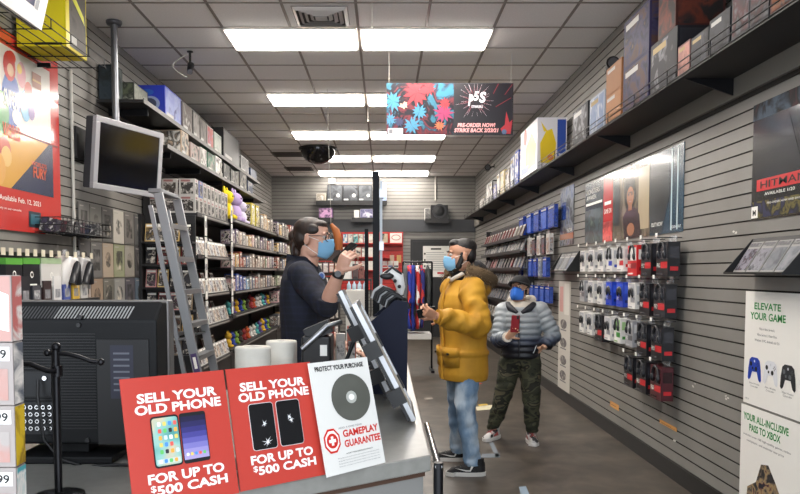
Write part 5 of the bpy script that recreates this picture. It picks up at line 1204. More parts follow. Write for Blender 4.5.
a = MB(); p = bw(332,165); a.tube([(p.x,YB-.02,ZC-.01),(p.x,YB-.02,bw(332,184).z)],.02,mat('conduit_pale','#b8b4ac',.5)); p2 = bw(332,181); a.bx(p.x-.08,p.x+.08,YB-.04,YB,p2.z-.06,p2.z+.06,mat('conduit_pale','#b8b4ac',.5)); a.build('cable_conduit',label='pale conduit with a junction box above the upper back shelf',cat='conduit')
# black door with a white notice
a0,a1 = bw(413,242),bw(452,242)
d = MB(); d.bx(a0.x,a1.x,YB-.055,YB-.001,.0,a0.z,mat('door_black','#161618',.45)); d = d.build('door_1',kind='structure')
for x0,x1,z0,z1 in ((a0.x-.06,a0.x,0,a0.z+.06),(a1.x,a1.x+.06,0,a0.z+.06),(a0.x,a1.x,a0.z,a0.z+.06)):
    a = MB(); a.bx(x0,x1,YB-.07,YB,z0,z1,mat('door_frame','#1f1f22',.5)); a.build('door_frame',d)
a = MB(); a.cyl((a0.x+.1,YB-.055,1.0),(a0.x+.1,YB-.12,1.0),.02,CHR,8); a.build('door_handle',d)
q0,q1 = bw(423,246,YB-.06),bw(449,277,YB-.06); w,h = q1.x-q0.x,q0.z-q1.z
a = MB(frame((q0.x,YB-.06,q1.z),(1,0,0),(0,0,1))); a.box((w/2,h/2,-.002),(w,h,.004),mat('notice_paper','#dcdad4',.5))
a.rect(.3*w,.88*h,.7*w,.93*h,.001,ink)
for k in range(9): a.rect(.12*w,(.78-.07*k)*h,(.80+.1*(k%2))*w,(.795-.07*k)*h,.001,inkg)
for k in range(3): a.rect(.04*w,(.72-.2*k)*h,.10*w,(.78-.2*k)*h,.001,ink)
a.rect(.55*w,.1*h,.8*w,.16*h,.001,RED); a.build('notice',label='white printed notice on the black back door',cat='notice')
# red merchandise panel
RB = mat('panel_red','#c02820',.45)
a0,a1 = bw(341,232,YB-.08),bw(403,232,YB-.08); zb_ = bw(341,290).z
t = thing('merchandise_board','red slatted merchandise panel on the back wall behind the counter','display panel',((a0.x+a1.x)/2,YB-.05,zb_))
a = MB(); a.bx(a0.x,a1.x,YB-.05,YB-.003,zb_,a0.z,RB); a.build('panel_board',t)
a = MB()
for k in range(14): a.bx(a0.x,a1.x,YB-.053,YB-.05,zb_+.06+k*.085,zb_+.068+k*.085,mat('red_groove','#5a1410',.6))
a.build('slat_grooves',t)
zs_ = []
for i,py in enumerate((243,257,270)):
    z = bw(345,py,YB-.3).z; zs_.append(z); a = MB(); a.bx(a0.x+.02,a1.x-.3 if i else a1.x-.02,YB-.32,YB-.055,z-.02,z,RB); a.build('shelf',t)
    pass
cols_ = [[('#4a8ab0','blue'),('#c8c4bc','cream'),('#5aa0a0','teal'),('#b8b0a0','stone'),('#3a6a9a','deep blue'),('#d0c8b8','pale')],[('#d8d4cc','white'),('#a83a34','red'),('#d0b8a8','pink'),('#8a8480','grey'),('#d8d0c8','ivory')],[('#b04038','brick red'),('#d8d2ca','white'),('#9a2a28','dark red'),('#c8b0a8','rose'),('#e0d8d0','cream')]]
for i,row in enumerate(cols_):
    n = len(row)
    for k,(c,nm) in enumerate(row):
        bbox('boxed_toy','%s boxed item, %s from the clerk on the %s shelf of the red panel'%(nm,ORD[k],('top','middle','lowest')[i]),343+k*(31/n),343+(k+.85)*(31/n),(234,247.5,261)[i],zs_[i],c,art(c,'#d8d4cc',c,'#4a4a4e',scale=11),d=.15,grp='boxed items on the red panel')
bbox('boxed_toy','brown boxed figures past the screen post on the red panel',380.5,388,233.5,zs_[0],'#6a5848',art('#6a5848','#b8a890','#2a2a28',scale=9),d=.15)
def rt(a,w,h):
    a.disc(.5*w,.55*h,.38*w,.001,mat('print_redtext','#b83a34',.4),16,.28*h); a.disc(.5*w,.55*h,.33*w,.0014,mat('print_cream','#e0dcd4',.4),16,.22*h)
bbox('boxed_toy','white box with a red oval print on top of the red panel',390,402,233,zs_[0],'#ddd9d2',C('#ddd9d2',.4),d=.15,ex=rt)
for k,(x,c,nm) in enumerate(((392,'#c8a890','tan'),(399,'#c8a060','gold'))):
    p = bw(x,256,YB-.09); a = MB(); a.bx(p.x-.05,p.x+.05,YB-.10,YB-.056,p.z-.15,p.z+.02,C(c,.5)); a.tube([(p.x,YB-.055,p.z+.06),(p.x,YB-.08,p.z+.06),(p.x,YB-.08,p.z+.02)],.006,HOOK,5); a.build('hanging_keyring_pack',label='small %s pack hanging on the bare end of the red panel'%nm,cat='hung pack',group='packs on the red panel')
z = bw(390,268,YB-.2).z
for k in range(3):
    p = bw(385+5.5*k,262,YB-.1); a = MB(); a.bx(p.x-.055,p.x+.055,YB-.12,YB-.056,z,z+.16,C('#d8d4ce',.4)); a.rect(0,0,.0001,.0001,0,RB) if False else None
    a.bx(p.x-.05,p.x+.05,YB-.122,YB-.12,z+.02,z+.06,C(('#b03a34','#3a4a8a','#5a5a5e')[k],.4)); a.build('hanging_white_pack',label='white hung pack with %s label, low on the red panel past the screen post'%('red','blue','grey')[k],cat='hung pack',group='packs on the red panel')
# stocked wall of small packs behind the clerk
t = thing('peg_board','red-edged peg display of small packs on the back wall behind the clerk','display panel',(bw(310,300).x,YB-.06,.4))
a0,a1 = bw(287,235,YB-.03),bw(340,235,YB-.03)
a = MB(); a.bx(a0.x,a1.x,YB-.04,YB-.003,.35,bw(300,236).z,mat('pegboard_dark','#3a302e',.6)); a.build('board',t)
rowz = [bw(300,py,YB-.1).z for py in (246,262,277,292,308,325)]
for z in rowz:
    a = MB(); a.bx(a0.x,a1.x,YB-.07,YB-.04,z,z+.03,mat('rail_red','#a02a24',.45)); a.build('red_rail',t)
pc2 = [('#c8b0a0','tan'),('#d8d0c8','white'),('#a8584a','brick'),('#8a7a70','taupe'),('#4a4a50','black'),('#c89a6a','amber'),('#b8a8b0','mauve')]
for i,z in enumerate(rowz):
    for k in range(9):
        if i in (0,) and k > 6: continue
        c,nm = pc2[(k*3+i*2)%7]; x = a0.x+.08+k*.135
        a = MB(); a.bx(x-.055,x+.055,YB-.11,YB-.085,z-.24,z-.02,mat('ppack_'+nm,c,.4)); a.M = frame((x-.055,YB-.111,z-.24),(1,0,0),(0,0,1)); a.rect(.012,.02,.098,.14,0,art(c,'#e0d8d0','#3a3030',scale=18)); a.rect(.01,.16,.1,.2,0,WHT); a.M = None
        a.bx(x-.01,x+.01,YB-.10,YB-.09,z-.02,z+.01,CLEAR); a.build('hanging_pack',label='%s pack, %s from the aisle shelving in the %s row behind the clerk'%(nm,ORD[k],(ORD[:5]+['lowest'])[i] if i else 'top'),cat='hung pack',group='small packs behind the clerk')
# orange hanging pouch, emblem box, white cabinet with bottles
p0,p1 = onY(333,226,9.0),onY(340,252,9.0)
t = thing('hanging_pouch','curved orange pouch hanging behind the clerk\'s head','pouch',(p0.x,9.0,p1.z))
cpts = [onY(x,y,9.0) for x,y in ((331,224),(336,231),(338.5,240),(339,250))]
a = MB(); a.tube(cpts,[.02,.045,.05,.04],mat('pouch_orange','#a05a28',.6),10); a.build('pouch_body',t)
a = MB(); a.tube([cpts[0],(cpts[0].x-.04,9.0,ZC-.01)],.003,mat('string_pale','#b8b4ac',.6),5); a.build('string',t)
CX0,CX1 = onY(346.5,300,12).x,onY(368,300,12).x; zt = onY(350,290,11.7).z
t = thing('storage_cabinet','white low cabinet standing at the back behind the counter','cabinet',((CX0+CX1)/2,12.0,0))
cw = mat('cabinet_white','#c9c7c2',.45)
a = MB(); a.bx(CX0,CX1,11.75,12.2,.08,zt,cw); a.build('body',t,bevel=.005)
a = MB(); a.bx(CX0+.02,CX1-.02,11.78,12.18,0,.08,BASE); a.build('plinth',t)
for x0,x1 in ((CX0+.008,(CX0+CX1)/2-.004),((CX0+CX1)/2+.004,CX1-.008)):
    a = MB(); a.bx(x0,x1,11.735,11.75,.1,zt-.02,cw); dd = a.build('door',t)
    a = MB(); hx = x1-.02 if x0 < (CX0+CX1)/2-.05 else x0+.02; a.cyl((hx,11.735,zt-.35),(hx,11.715,zt-.35),.01,CHR,8); a.build('knob',dd)
for k in range(4):
    x = CX0+.045+.085*k; a = MB(); a.lathe((x,11.9,zt+.001),[(0,0),(.035,0),(.035,.08),(.012,.11),(.012,.13),(0,.13)],mat('bottle_blue','#a8bccc',.1),12); a.build('bottle',label='pale blue bottle, %s from the clerk on the white cabinet'%ORD[k],cat='bottle',group='bottles on the white cabinet')
q0,q1 = onY(341,261,13.4),onY(352,279,13.4)
t = thing('display_shelf','dark shelf unit behind the bottles at the back','shelf',((q0.x+q1.x)/2+.15,13.5,0))
a = MB(); a.bx(q0.x-.05,q0.x+.55,13.3,13.6,q1.z-.03,q1.z,SHB); a.build('board',t)
for x in (q0.x-.04,q0.x+.54):
    a = MB(); a.bx(x-.01,x+.01,13.3,13.6,0,q1.z-.03,SHB); a.build('side',t)
def em(a,w,h): a.disc(.45*w,.5*h,.26*w,.001,ink,18); a.disc(.45*w,.5*h,.20*w,.0014,mat('bbox_d8d6d2','#d8d6d2',.4),18); a.rect(.28*w,.47*h,.62*w,.53*h,.0018,ink)
bbox('emblem_box','white box with a round black emblem behind the clerk\'s raised hand',341,351.5,261,q1.z,'#d8d6d2',C('#d8d6d2',.4),Y=13.35,d=.2,ex=em,grp='boxes behind the raised hand')
bbox('merchandise_box','black box next to the white emblem box at the back',352.5,358,264,q1.z,'#242428',art('#242428','#5a4a4a','#1a1a1c',scale=9),Y=13.35,d=.2,grp='boxes behind the raised hand')
bbox('merchandise_box','dark reddish box, second along from the white emblem box at the back',358.6,364,266,q1.z,'#4a2826',art('#4a2826','#8a5a54','#2a1a1a',scale=9),Y=13.35,d=.2,grp='boxes behind the raised hand')
# ----------------------------------------------------------------- clothes rack
GY = 11.2
g0,g1 = onY(403,262,GY),onY(432,262,GY)
t = thing('clothes_rack','black clothes rail with a white lower shelf at the back of the shop','clothes rack',((g0.x+g1.x)/2,GY,0))
a = MB(); a.tube([(g0.x,GY,g0.z),(g1.x,GY,g0.z)],.014,BLKM,10); a.build('top_rail',t)
for x in (g0.x,g1.x):
    a = MB(); a.tube([(x,GY,.03),(x,GY,g0.z)],.014,BLKM,10); a.build('upright',t)
    a = MB(); a.bx(x-.025,x+.025,GY-.28,GY+.28,.0,.035,BLKM); a.build('foot',t)
a = MB(); a.bx(g0.x+.02,g1.x-.02,GY-.24,GY+.24,.50,.58,mat('rack_shelf_white','#c8c6c2',.5)); a.build('lower_shelf',t)
gar = [('jacket','#5e6064','grey jacket hanging at the counter end of the clothes rail',405,.95,None),('jersey','#2a3a9a','blue jersey with a red collar, first on the clothes rail past the grey jacket',409,1.0,'#c03a30'),('jersey','#24348c','deep blue jersey, second on the clothes rail',412.5,1.02,None),('jersey','#b82e30','red and white patterned jersey on the clothes rail',417.5,1.0,'#e0dcd8'),('jersey','#2c2e70','indigo and red jersey on the clothes rail, before the dark jacket',422,.98,'#b03030'),('jacket','#3c4040','dark grey jacket hanging at the customer end of the clothes rail',428,.80,None)]
for i,(nm,c,lab,px,L,c2) in enumerate(gar):
    x = onY(px,262,GY).x; t = thing('hanging_'+nm,lab,nm,(x,GY,g0.z-L),'garments on the clothes rail')
    m = noisy('cloth_%s'%c[1:],[(.35,c),(.65,c)],scale=8,rough=.9,bump=.2) if not c2 else noisy('cloth_%s'%c[1:],[(0.0,c),(.52,c),(.53,c2),(.60,c2),(.61,c)],scale=6,rough=.85,interp='CONSTANT',stretch=(1,1,.6))
    zt = g0.z-.05; a = MB()
    rg = []
    for k in range(13):
        f = k/12; hw = .05+.17*min(1,f*5) ; th = .026+.012*math.sin(k*1.7+i)+.012*f
        rg.append((x+.008*math.sin(k*1.1+i),GY,zt-f*(L-.05),th,hw))
    a.rings(rg[::-1],m,24,2.4); a.build('cloth',t)
    for s_ in (-1,1):
        a = MB(); a.tube([(x,GY+s_*.19,zt-.06),(x+.006,GY+s_*.235,zt-.30),(x-.004,GY+s_*.24,zt-.56)],[.05,.045,.04],m,10,flat=.7); a.build('sleeve',t)
    a = MB(); a.tube([(x,GY,zt-.02),(x,GY,zt+.03),(x,GY+.018,zt+.06),(x,GY+.0,zt+.072)],.004,CHR,6); a.build('hanger_hook',t)
# ----------------------------------------------------------------- floor tapes
def tape(pts,c,lab,nm='floor_tape'):
    a = MB(); P = [onZ(x,y,0.0) for x,y in pts]; n = len(P)
    vs = [(p.x,p.y,.0002) for p in P]+[(p.x,p.y,.0016) for p in P]
    cx = sum(p.x for p in P)/n
    area = sum(P[i].x*P[(i+1)%n].y-P[(i+1)%n].x*P[i].y for i in range(n))
    if area < 0: vs = [(p.x,p.y,.0002) for p in P[::-1]]+[(p.x,p.y,.0016) for p in P[::-1]]
    a.add(vs,[tuple(range(n-1,-1,-1)),tuple(range(n,2*n))]+[(i,(i+1)%n,n+(i+1)%n,n+i) for i in range(n)],noisy('tape_'+c[1:],[(.3,c),(.7,c)],scale=10,rough=.6)); return a.build(nm,label=lab,cat='floor tape',group='floor markings')
tape(((471,380.5),(482.5,383.5),(471.5,386)),'#d8583e','orange-red arrow sticker on the floor past the man\'s knees')
tape(((475.5,407),(495,404.5),(497,409),(477,410.5)),'#c8c0a0','cream and yellow tape strip on the floor between the two customers')
tape(((478,404.5),(487,403.8),(488,405.3),(479,406)),'#c8a840','short yellow tape piece on the floor beside the cream strip')
tape(((482,454),(500,453.5),(500,457.5),(481,458)),'#66707a','grey-blue tape strip on the floor by the boy\'s shoe')
tape(((489,443),(493,442.5),(500,456),(496,457.5)),'#66707a','grey-blue tape strip slanting up from the other grey-blue one')
tape(((519,487),(526,486.5),(530,496),(521,496)),'#7f93a4','pale blue tape piece on the floor nearest the viewer')
tape(((424,398),(432,397),(433,399),(425,400)),'#8a8278','small scuffed tape scrap on the floor beside the counter')
# ----------------------------------------------------------------- hanging banner
BY = 7.5
q0,q1 = onY(386.5,83,BY),onY(513,135,BY); w,h = q1.x-q0.x,q0.z-q1.z
t = thing('hanging_banner','dark game banner reading PRE-ORDER NOW STRIKE BACK, hung from the ceiling','banner',((q0.x+q1.x)/2,BY,q1.z))
M = frame((q0.x,BY,q1.z),(1,0,0),(0,0,1)); bk_ = mat('banner_black','#16131a',.35)
a = MB(M); a.box((w/2,h/2,-.004),(w,h,.006),bk_); Z=.0004
a.rect(0,0,.53*w,h,Z,art('#1c2836','#2f6478','#1c1822','#1a1a22','#6a2830','#2a2a3a','#2f6a80',scale=7))
def splash(cx,cy,r,m,z,n=18,ir=.45,sy=1.0,seed=1):
    cl_ = lambda p: (min(max(p[0],.002),w-.002),min(max(p[1],.002),h-.002))
    rr = random.Random(seed)
    for k in range(n):
        q = 2*PI*k/n+rr.uniform(-.1,.1); l = r*rr.uniform(.75,1.1); d = .16*2*PI/n*6
        a.poly([cl_(p_) for p_ in ((cx,cy),(cx+ir*r*math.cos(q-d*.5),cy+sy*ir*r*math.sin(q-d*.5)),(cx+l*math.cos(q),cy+sy*l*math.sin(q)),(cx+ir*r*math.cos(q+d*.5),cy+sy*ir*r*math.sin(q+d*.5)))],z+k*.00002,m)
bl_ = mat('banner_cyan','#3a7896',.35); rd = mat('banner_red','#9c2c34',.35); mg = mat('banner_magenta','#8a2c54',.35); og = mat('banner_orange','#a85a38',.35); wt = mat('banner_white','#d8d6dc',.35)
for i,(cx,cy,r,m) in enumerate(((.05,.65,.11,bl_),(.03,.3,.07,bl_),(.24,.82,.16,rd),(.33,.9,.08,rd),(.26,.45,.09,bl_),(.20,.18,.10,bl_),(.45,.42,.11,mg),(.46,.60,.07,rd),(.42,.18,.06,og),(.10,.25,.06,mat('banner_navy','#2a3050',.35)))): splash(cx*w,cy*h,r*w*.8,m,.0008+.0005*i,11,.5,seed=i)
splash(.135*w,.58*h,.035*w,mat('banner_skin','#c89a88',.35),.0062,9,.7,seed=30); splash(.12*w,.66*h,.03*w,mat('banner_hair','#1a161c',.35),.0067,9,.7,seed=31)
splash(.70*w,.66*h,.15*w,wt,.001,22,.30,seed=12); splash(.70*w,.66*h,.142*w,mat('banner_darkred','#5a1a28',.35),.0016,22,.30,seed=12); splash(.70*w,.66*h,.11*w,bk_,.0022,18,.45,seed=13)
a.text('P',.645*w,.56*h,.685*w,.78*h,.003,wt,.04,.15); a.text('5',.685*w,.66*h,.73*w,.84*h,.003,wt,.04,.15); a.text('S',.73*w,.62*h,.785*w,.83*h,.003,wt,.04,.15); a.text('STRIKERS',.67*w,.52*h,.76*w,.57*h,.003,wt,.02)
tx = mat('banner_text','#e0a0a0',.35)
a.text('PRE-ORDER NOW!',.56*w,.15*h,.86*w,.23*h,.003,tx,.04,.2); a.text('STRIKE BACK 2/23/21',.535*w,.05*h,.885*w,.13*h,.003,tx,.04,.2)
a.poly([(.92*w,.02*h),(.98*w,.02*h),(.995*w,.3*h),(.97*w,.24*h),(.945*w,.46*h),(.935*w,.2*h),(.90*w,.12*h)],.001,rd)
for x0,y0,x1,y1 in ((.86,.55,.98,.72),(.84,.80,.88,.99),(.93,.78,.99,.98),(.55,.9,.52,.99)): a.poly([(x0*w,y0*h),(x1*w,y1*h),(x1*w+.006,y1*h-.004),(x0*w+.004,y0*h-.006)][::(1)],.0012,mat('banner_streak','#7a2a34',.4))
a.rect(.01*w,.02*h,.13*w,.13*h,.007,wt); a.rect(.02*w,.03*h,.05*w,.11*h,.0074,mat('banner_grey','#6a6a6e',.4)); a.disc(.93*w,.06*h,.02*w,.003,mat('banner_badge','#4a5a78',.4),12)
a.build('printed_sheet',t)
for x in (.02,.98):
    a = MB(M); a.tube([(x*w,h-.01,-.004),(x*w,ZC-q1.z-.005,-.004)],.002,mat('string_pale','#b8b4ac',.6),5); a.build('string',t)
# pull cords under the lamps
for (px,py0,py1,lab) in ((372,2,26,'thin white string hanging from the ceiling before the first lamps'),(368,105,120,'thin white string hanging from the ceiling near the banner')):
    p = onZ(px,py0,ZC); e = onY(px,py1,p.y); a = MB(); a.tube([(p.x,p.y,ZC-.003),(p.x,p.y,e.z)],.003,mat('string_pale','#b8b4ac',.6),5); a.lathe((p.x,p.y,e.z-.02),[(0,0),(.008,0),(.008,.02),(0,.02)],WHT,8); a.build('pull_cord',label=lab,cat='cord',group='ceiling strings')
# ================================================================= people
def V(*a): return Vector(a)
def limb(mb, pts, rad, m, n=16, sub=7, wr=0.0, seed=1, puff=0.0, flat=1.0, up=None):
    """limb or sleeve: smooth curve through pts, radii interpolated; wr adds cloth folds, puff adds quilting"""
    rr = random.Random(seed); pts = [Vector(p) for p in pts]; k = len(pts); P = []; Rr = []
    def cr(a,b,c,d,t): return .5*((2*b)+(c-a)*t+(2*a-5*b+4*c-d)*t*t+(3*b-a-3*c+d)*t*t*t)
    for i in range(k-1):
        a,b,c,d = pts[max(i-1,0)],pts[i],pts[i+1],pts[min(i+2,k-1)]
        ra,rb,rc,rd = rad[max(i-1,0)],rad[i],rad[i+1],rad[min(i+2,k-1)]
        for j in range(sub):
            t = j/sub; P.append(cr(a,b,c,d,t)); Rr.append(cr(ra,rb,rc,rd,t))
    P.append(pts[-1]); Rr.append(rad[-1])
    ph = [rr.uniform(0,6.28) for _ in range(4)]
    if puff:
        L = 0.0; ls = [0.0]
        for i in range(1,len(P)): L += (P[i]-P[i-1]).length; ls.append(L)
        Rr = [r+puff*(abs(math.sin(PI*l/.052))-.6) for r,l in zip(Rr,ls)]
    nv = len(mb.v); mb.tube(P, Rr, m, n, flat=flat, up=up)
    if wr:
        for i,p in enumerate(P):
            for j in range(n):
                q = 2*PI*j/n; f = .55*math.sin(i*1.1+2.6*math.sin(q+ph[0])+ph[1])+.7*math.sin(i*.55+2*q+ph[2])+.3*math.sin(i*1.7-3*q+ph[3])
                vv = mb.v[nv+i*n+j]; pw = (mb.M @ p) if mb.M is not None else p; dd = vv-pw
                if dd.length > 1e-6: mb.v[nv+i*n+j] = vv+dd.normalized()*wr*f
        L = len(P)*n   # keep the caps on the displaced rim
        for j in range(n): mb.v[nv+L+j] = mb.v[nv+j]; mb.v[nv+L+n+j] = mb.v[nv+(len(P)-1)*n+j]
def head_geo(mb, M, s, m):
    o = mb.M; mb.M = M @ Matrix.Scale(s,4)
    mb.ell((0,.012,.045),(.076,.097,.078),m,24,16); mb.ell((0,-.028,-.022),(.061,.064,.084),m,20,14); mb.ell((0,-.05,-.086),(.034,.034,.024),m)
    for k in (-1,1):
        mb.ell((k*.038,-.060,-.012),(.024,.026,.022),m); mb.ell((k*.030,-.080,.036),(.026,.012,.009),m)
        mb.ell((k*.078,.012,-.004),(.009,.020,.032),m,R3=Euler((.15,0,k*.35)).to_matrix()); mb.ell((k*.045,-.02,-.075),(.025,.04,.025),m)
    mb.tube([(0,-.084,.026),(0,-.100,-.004),(0,-.114,-.028)],[.008,.010,.0135],m,10); mb.ell((0,-.098,-.03),(.018,.014,.011),m)
    mb.ell((0,-.088,-.056),(.021,.009,.007),m); mb.ell((0,-.086,-.066),(.019,.009,.007),m)
    mb.tube([(0,.012,-.04),(0,.02,-.115),(0,.03,-.17)],[.058,.056,.062],m,18)
    mb.M = o
def eyes(parent, M, s):
    ew = mat('eye_white','#d8d4cf',.25); ir = mat('eye_iris','#2a1a12',.15)
    for k in (-1,1):
        a = MB(M @ Matrix.Scale(s,4)); c = V(k*.031,-.0795,.017); a.ell(c,(.0135,.0125,.0095),ew,12,9); a.ell(c+V(0,-.0095,0),(.0058,.0036,.0058),ir,10,7); a.build('eye',parent)
        a = MB(M @ Matrix.Scale(s,4)); a.tube([V(k*.014,-.094,.037),V(k*.030,-.094,.043),V(k*.048,-.082,.038)],[.0035,.0045,.002],mat('brow_dark','#1a1210',.9),7); a.build('eyebrow',parent)
def mask_geo(parent, M, s, m, lab):
    a = MB(M @ Matrix.Scale(s,4)); nu,nv = 18,9; vs = []; fs = []
    for i in range(nv+1):
        v = i/nv; z = -.108+.112*v
        for j in range(nu+1):
            u = (j/nu*2-1); ang = u*1.12
            taper = 1-.12*(abs(v-.5)*2)**2
            rx = .072*(1 if v>.3 else .80+.2*v/.3); bulge = .033*math.exp(-(u/.40)**2)*(math.sin(PI*min(.5,v*.72+.02))**.8 if v<.7 else 1-.25*(v-.7)/.3)
            x = rx*math.sin(ang); y = -.026-(.072+bulge+.0022*math.sin(v*PI*6)*(1-abs(u)))*math.cos(ang)
            if v < .25: y += .016*(1-v/.25)*math.cos(ang)
            zz = z + (.006*math.cos(u*PI) if v>.8 else 0) + .02*abs(u)**2*(.5-v)*1.2
            vs.append((x,y,zz))
    W = nu+1
    for i in range(nv):
        for j in range(nu): fs.append((i*W+j,i*W+j+1,(i+1)*W+j+1,(i+1)*W+j))
    a.add(vs,fs,m,True); o = a.build('face_mask',parent,label=lab)
    sm = o.modifiers.new('thick','SOLIDIFY'); sm.thickness = .003; sm.offset = 0
    b = MB(M @ Matrix.Scale(s,4))
    for k in (-1,1):
        for z0,z1 in ((-.004,.022),(-.085,-.034)): b.tube([V(k*.063,-.058,z0),V(k*.076,-.015,(z0+z1)/2),V(k*.082,.022,z1)],.0016,WHT,5)
    b.build('ear_loop',o)
    return o
def hand(mb, W, d, n, m, side=1, s=1.0, curl=(.5,.7,.5), thumb=.4, spread=.06):
    """palm, four fingers and a thumb: W wrist, d towards the fingers, n the way the palm faces"""
    W = Vector(W); d = Vector(d).normalized(); n = Vector(n); n = (n-d*n.dot(d)).normalized(); b = d.cross(n)*side
    mb.tube([W-d*.02*s,W+d*.02*s,W+d*.055*s,W+d*.088*s],[.026*s,.034*s,.041*s,.039*s],m,14,flat=.42,up=n)
    L = [(.030,.043,.026,.020),(.010,.047,.030,.022),(-.011,.044,.027,.021),(-.031,.034,.021,.018)]
    for i,(o,l1,l2,l3) in enumerate(L):
        p = W+d*(.080 if i in (1,2) else .075)*s+b*o*s; pts = [p-d*.02*s,p]; a = 0
        fd = (d+b*spread*(1.5-i)).normalized()
        for l,c in zip((l1,l2,l3),curl):
            a += c; q = (fd*math.cos(a)+n*math.sin(a)); p = p+q*l*s; pts.append(p)
        mb.tube(pts,[.0095*s,.0092*s,.0084*s,.0076*s,.0058*s],m,10)
    p = W+d*.022*s+b*.028*s; t1 = (d*.55+b*.75+n*.25).normalized(); p1 = p+t1*.042*s; t2 = (t1*math.cos(thumb)+(n*.8+d*.6-b*.3).normalized()*math.sin(thumb)).normalized(); p2 = p1+t2*.032*s; t3 = (t2*.8+(n*.7+d*.4-b*.4).normalized()*.6*thumb*2).normalized(); p3 = p2+t3*.025*s
    mb.tube([p-t1*.02*s,p,p1,p2,p3],[.014*s,.0135*s,.0115*s,.0098*s,.0070*s],m,10)
def shoe(heel, ang, L, parent, up, sole, trim, mark, name='shoe', lab=None, W=.1, lace=None):
    """sneaker: heel point on the floor, heading ang, length L"""
    M = Matrix.Translation(heel) @ Matrix.Rotation(ang,4,'Z')
    k = 15; st = []
    for i in range(k):
        f = i/(k-1); w = W/2*(.62+.38*math.sin(PI*min(1,f*1.15+.12)) ) if f<.8 else W/2*(1-((f-.8)/.2)**2*.75)*.98
        if i==0: w *= .7
        h = .098-.045*max(0,(f-.28)/.72)**.75 if f>.28 else .098
        if f>.86: h = .048-(f-.86)*.12
        st.append((f*L-.0,w,max(h,.03)))
    a = MB(M); vs = []; fs = []; n = 13
    for x,w,h in st:
        for j in range(n):
            q = PI*j/(n-1); cx = math.cos(q); vs.append((x,w*math.copysign(abs(cx)**.8,cx)*.96,.022+(h-.022)*math.sin(q)**.75))
    for i in range(k-1):
        for j in range(n-1): fs.append((i*n+j,(i+1)*n+j,(i+1)*n+j+1,i*n+j+1))
    fs += [tuple(range(n)),tuple(range((k-1)*n,k*n))[::-1]]
    a.add(vs,fs,up,True)
    # ankle collar
    a.tube([(L*.16,0,.06),(L*.15,0,.125)],[.040,.038],up,14); sh = a.build(name,parent,label=lab)
    a = MB(M); out = [(x-(.004 if i==0 else -.004 if i==k-1 else 0),w+.004) for i,(x,w,h) in enumerate(st)]
    poly = [(x,-w) for x,w in out]+[(x,w) for x,w in out[::-1]]; a.prism(poly,.001,.03,sole); a.build('sole',sh)
    a = MB(M)
    for sd in (-1,1):
        pts = [(L*.32,.075),(L*.40,.040),(L*.52,.040),(L*.80,.062),(L*.52,.050),(L*.42,.048),(L*.38,.078)] if mark else [(L*.3,.04),(L*.62,.036),(L*.6,.05),(L*.34,.075)]
        def wy(x): 
            f = x/L*(k-1); i = min(int(f),k-2); return st[i][1]+(st[i+1][1]-st[i][1])*(f-i)
        vv = [(x,sd*(wy(x)*.96*(1-max(0,(z-.03)/.10)**2*.35)+.0035),z) for x,z in pts]
        a.add(vv,[tuple(range(len(vv)))[::sd]],trim)
    a.build('side_mark',sh)
    a = MB(M)
    for j in range(5):
        x = L*(.38+.065*j); i = int(x/L*(k-1)); h = st[i][2]; a.tube([(x,-.026,h-.012),(x,0,h+.003),(x,.026,h-.012)],.0035,lace or trim,6)
    a.build('laces',sh); return sh
def phone(c, u, v, w, h, back, lab, grp=None):
    u = Vector(u).normalized(); v = Vector(v); M = frame(Vector(c)-u*w/2-v.normalized()*h/2,u,v)
    t = thing('mobile_phone',lab,'phone',tuple(c)); a = MB(M); rrect(a,0,0,w,h,.010,.004,BLK); a.box((w/2,h/2,0),(w*.97,h*.98,.008),back); a.build('case',t)
    a = MB(M); rrect(a,.003,.004,w-.003,h-.004,.008,.0052,mat('phone_glass','#0a0a0c',.08)); a.build('screen',t)
    a = MB(M); a.box((w*.25,h*.88,-.005),(.018,.026,.003),mat('camera_bump','#2a2a2e',.3)); a.build('camera_bump',t); return t
SKIN1 = noisy('skin_fair',[(.3,'#d09e88'),(.7,'#dbac96')],scale=14,rough=.5)
SKIN2 = noisy('skin_tan',[(.3,'#bb886c'),(.7,'#c8967a')],scale=14,rough=.5)
SKIN3 = noisy('skin_olive',[(.3,'#c09478'),(.7,'#cca286')],scale=14,rough=.5)
HAIRD = noisy('hair_dark',[(.3,'#1c130e'),(.6,'#33231a'),(.8,'#463024')],scale=40,rough=.5,stretch=(1,1,.15),bump=.4)
HAIRB = noisy('hair_black',[(.3,'#0c0a0a'),(.7,'#1c1817')],scale=50,rough=.55,bump=.4)
MASKB = mat('mask_blue','#7fb4d8',.75); MASKR = mat('mask_royal','#2f6fd0',.7)
def Tm(x,y,z,rz): return Matrix.Translation((x,y,z)) @ Matrix.Rotation(rz,4,'Z')
def hm(c, rz, pitch=0.0, roll=0.0): return Matrix.Translation(c) @ Matrix.Rotation(rz,4,'Z') @ Matrix.Rotation(roll,4,'Y') @ Matrix.Rotation(pitch,4,'X')
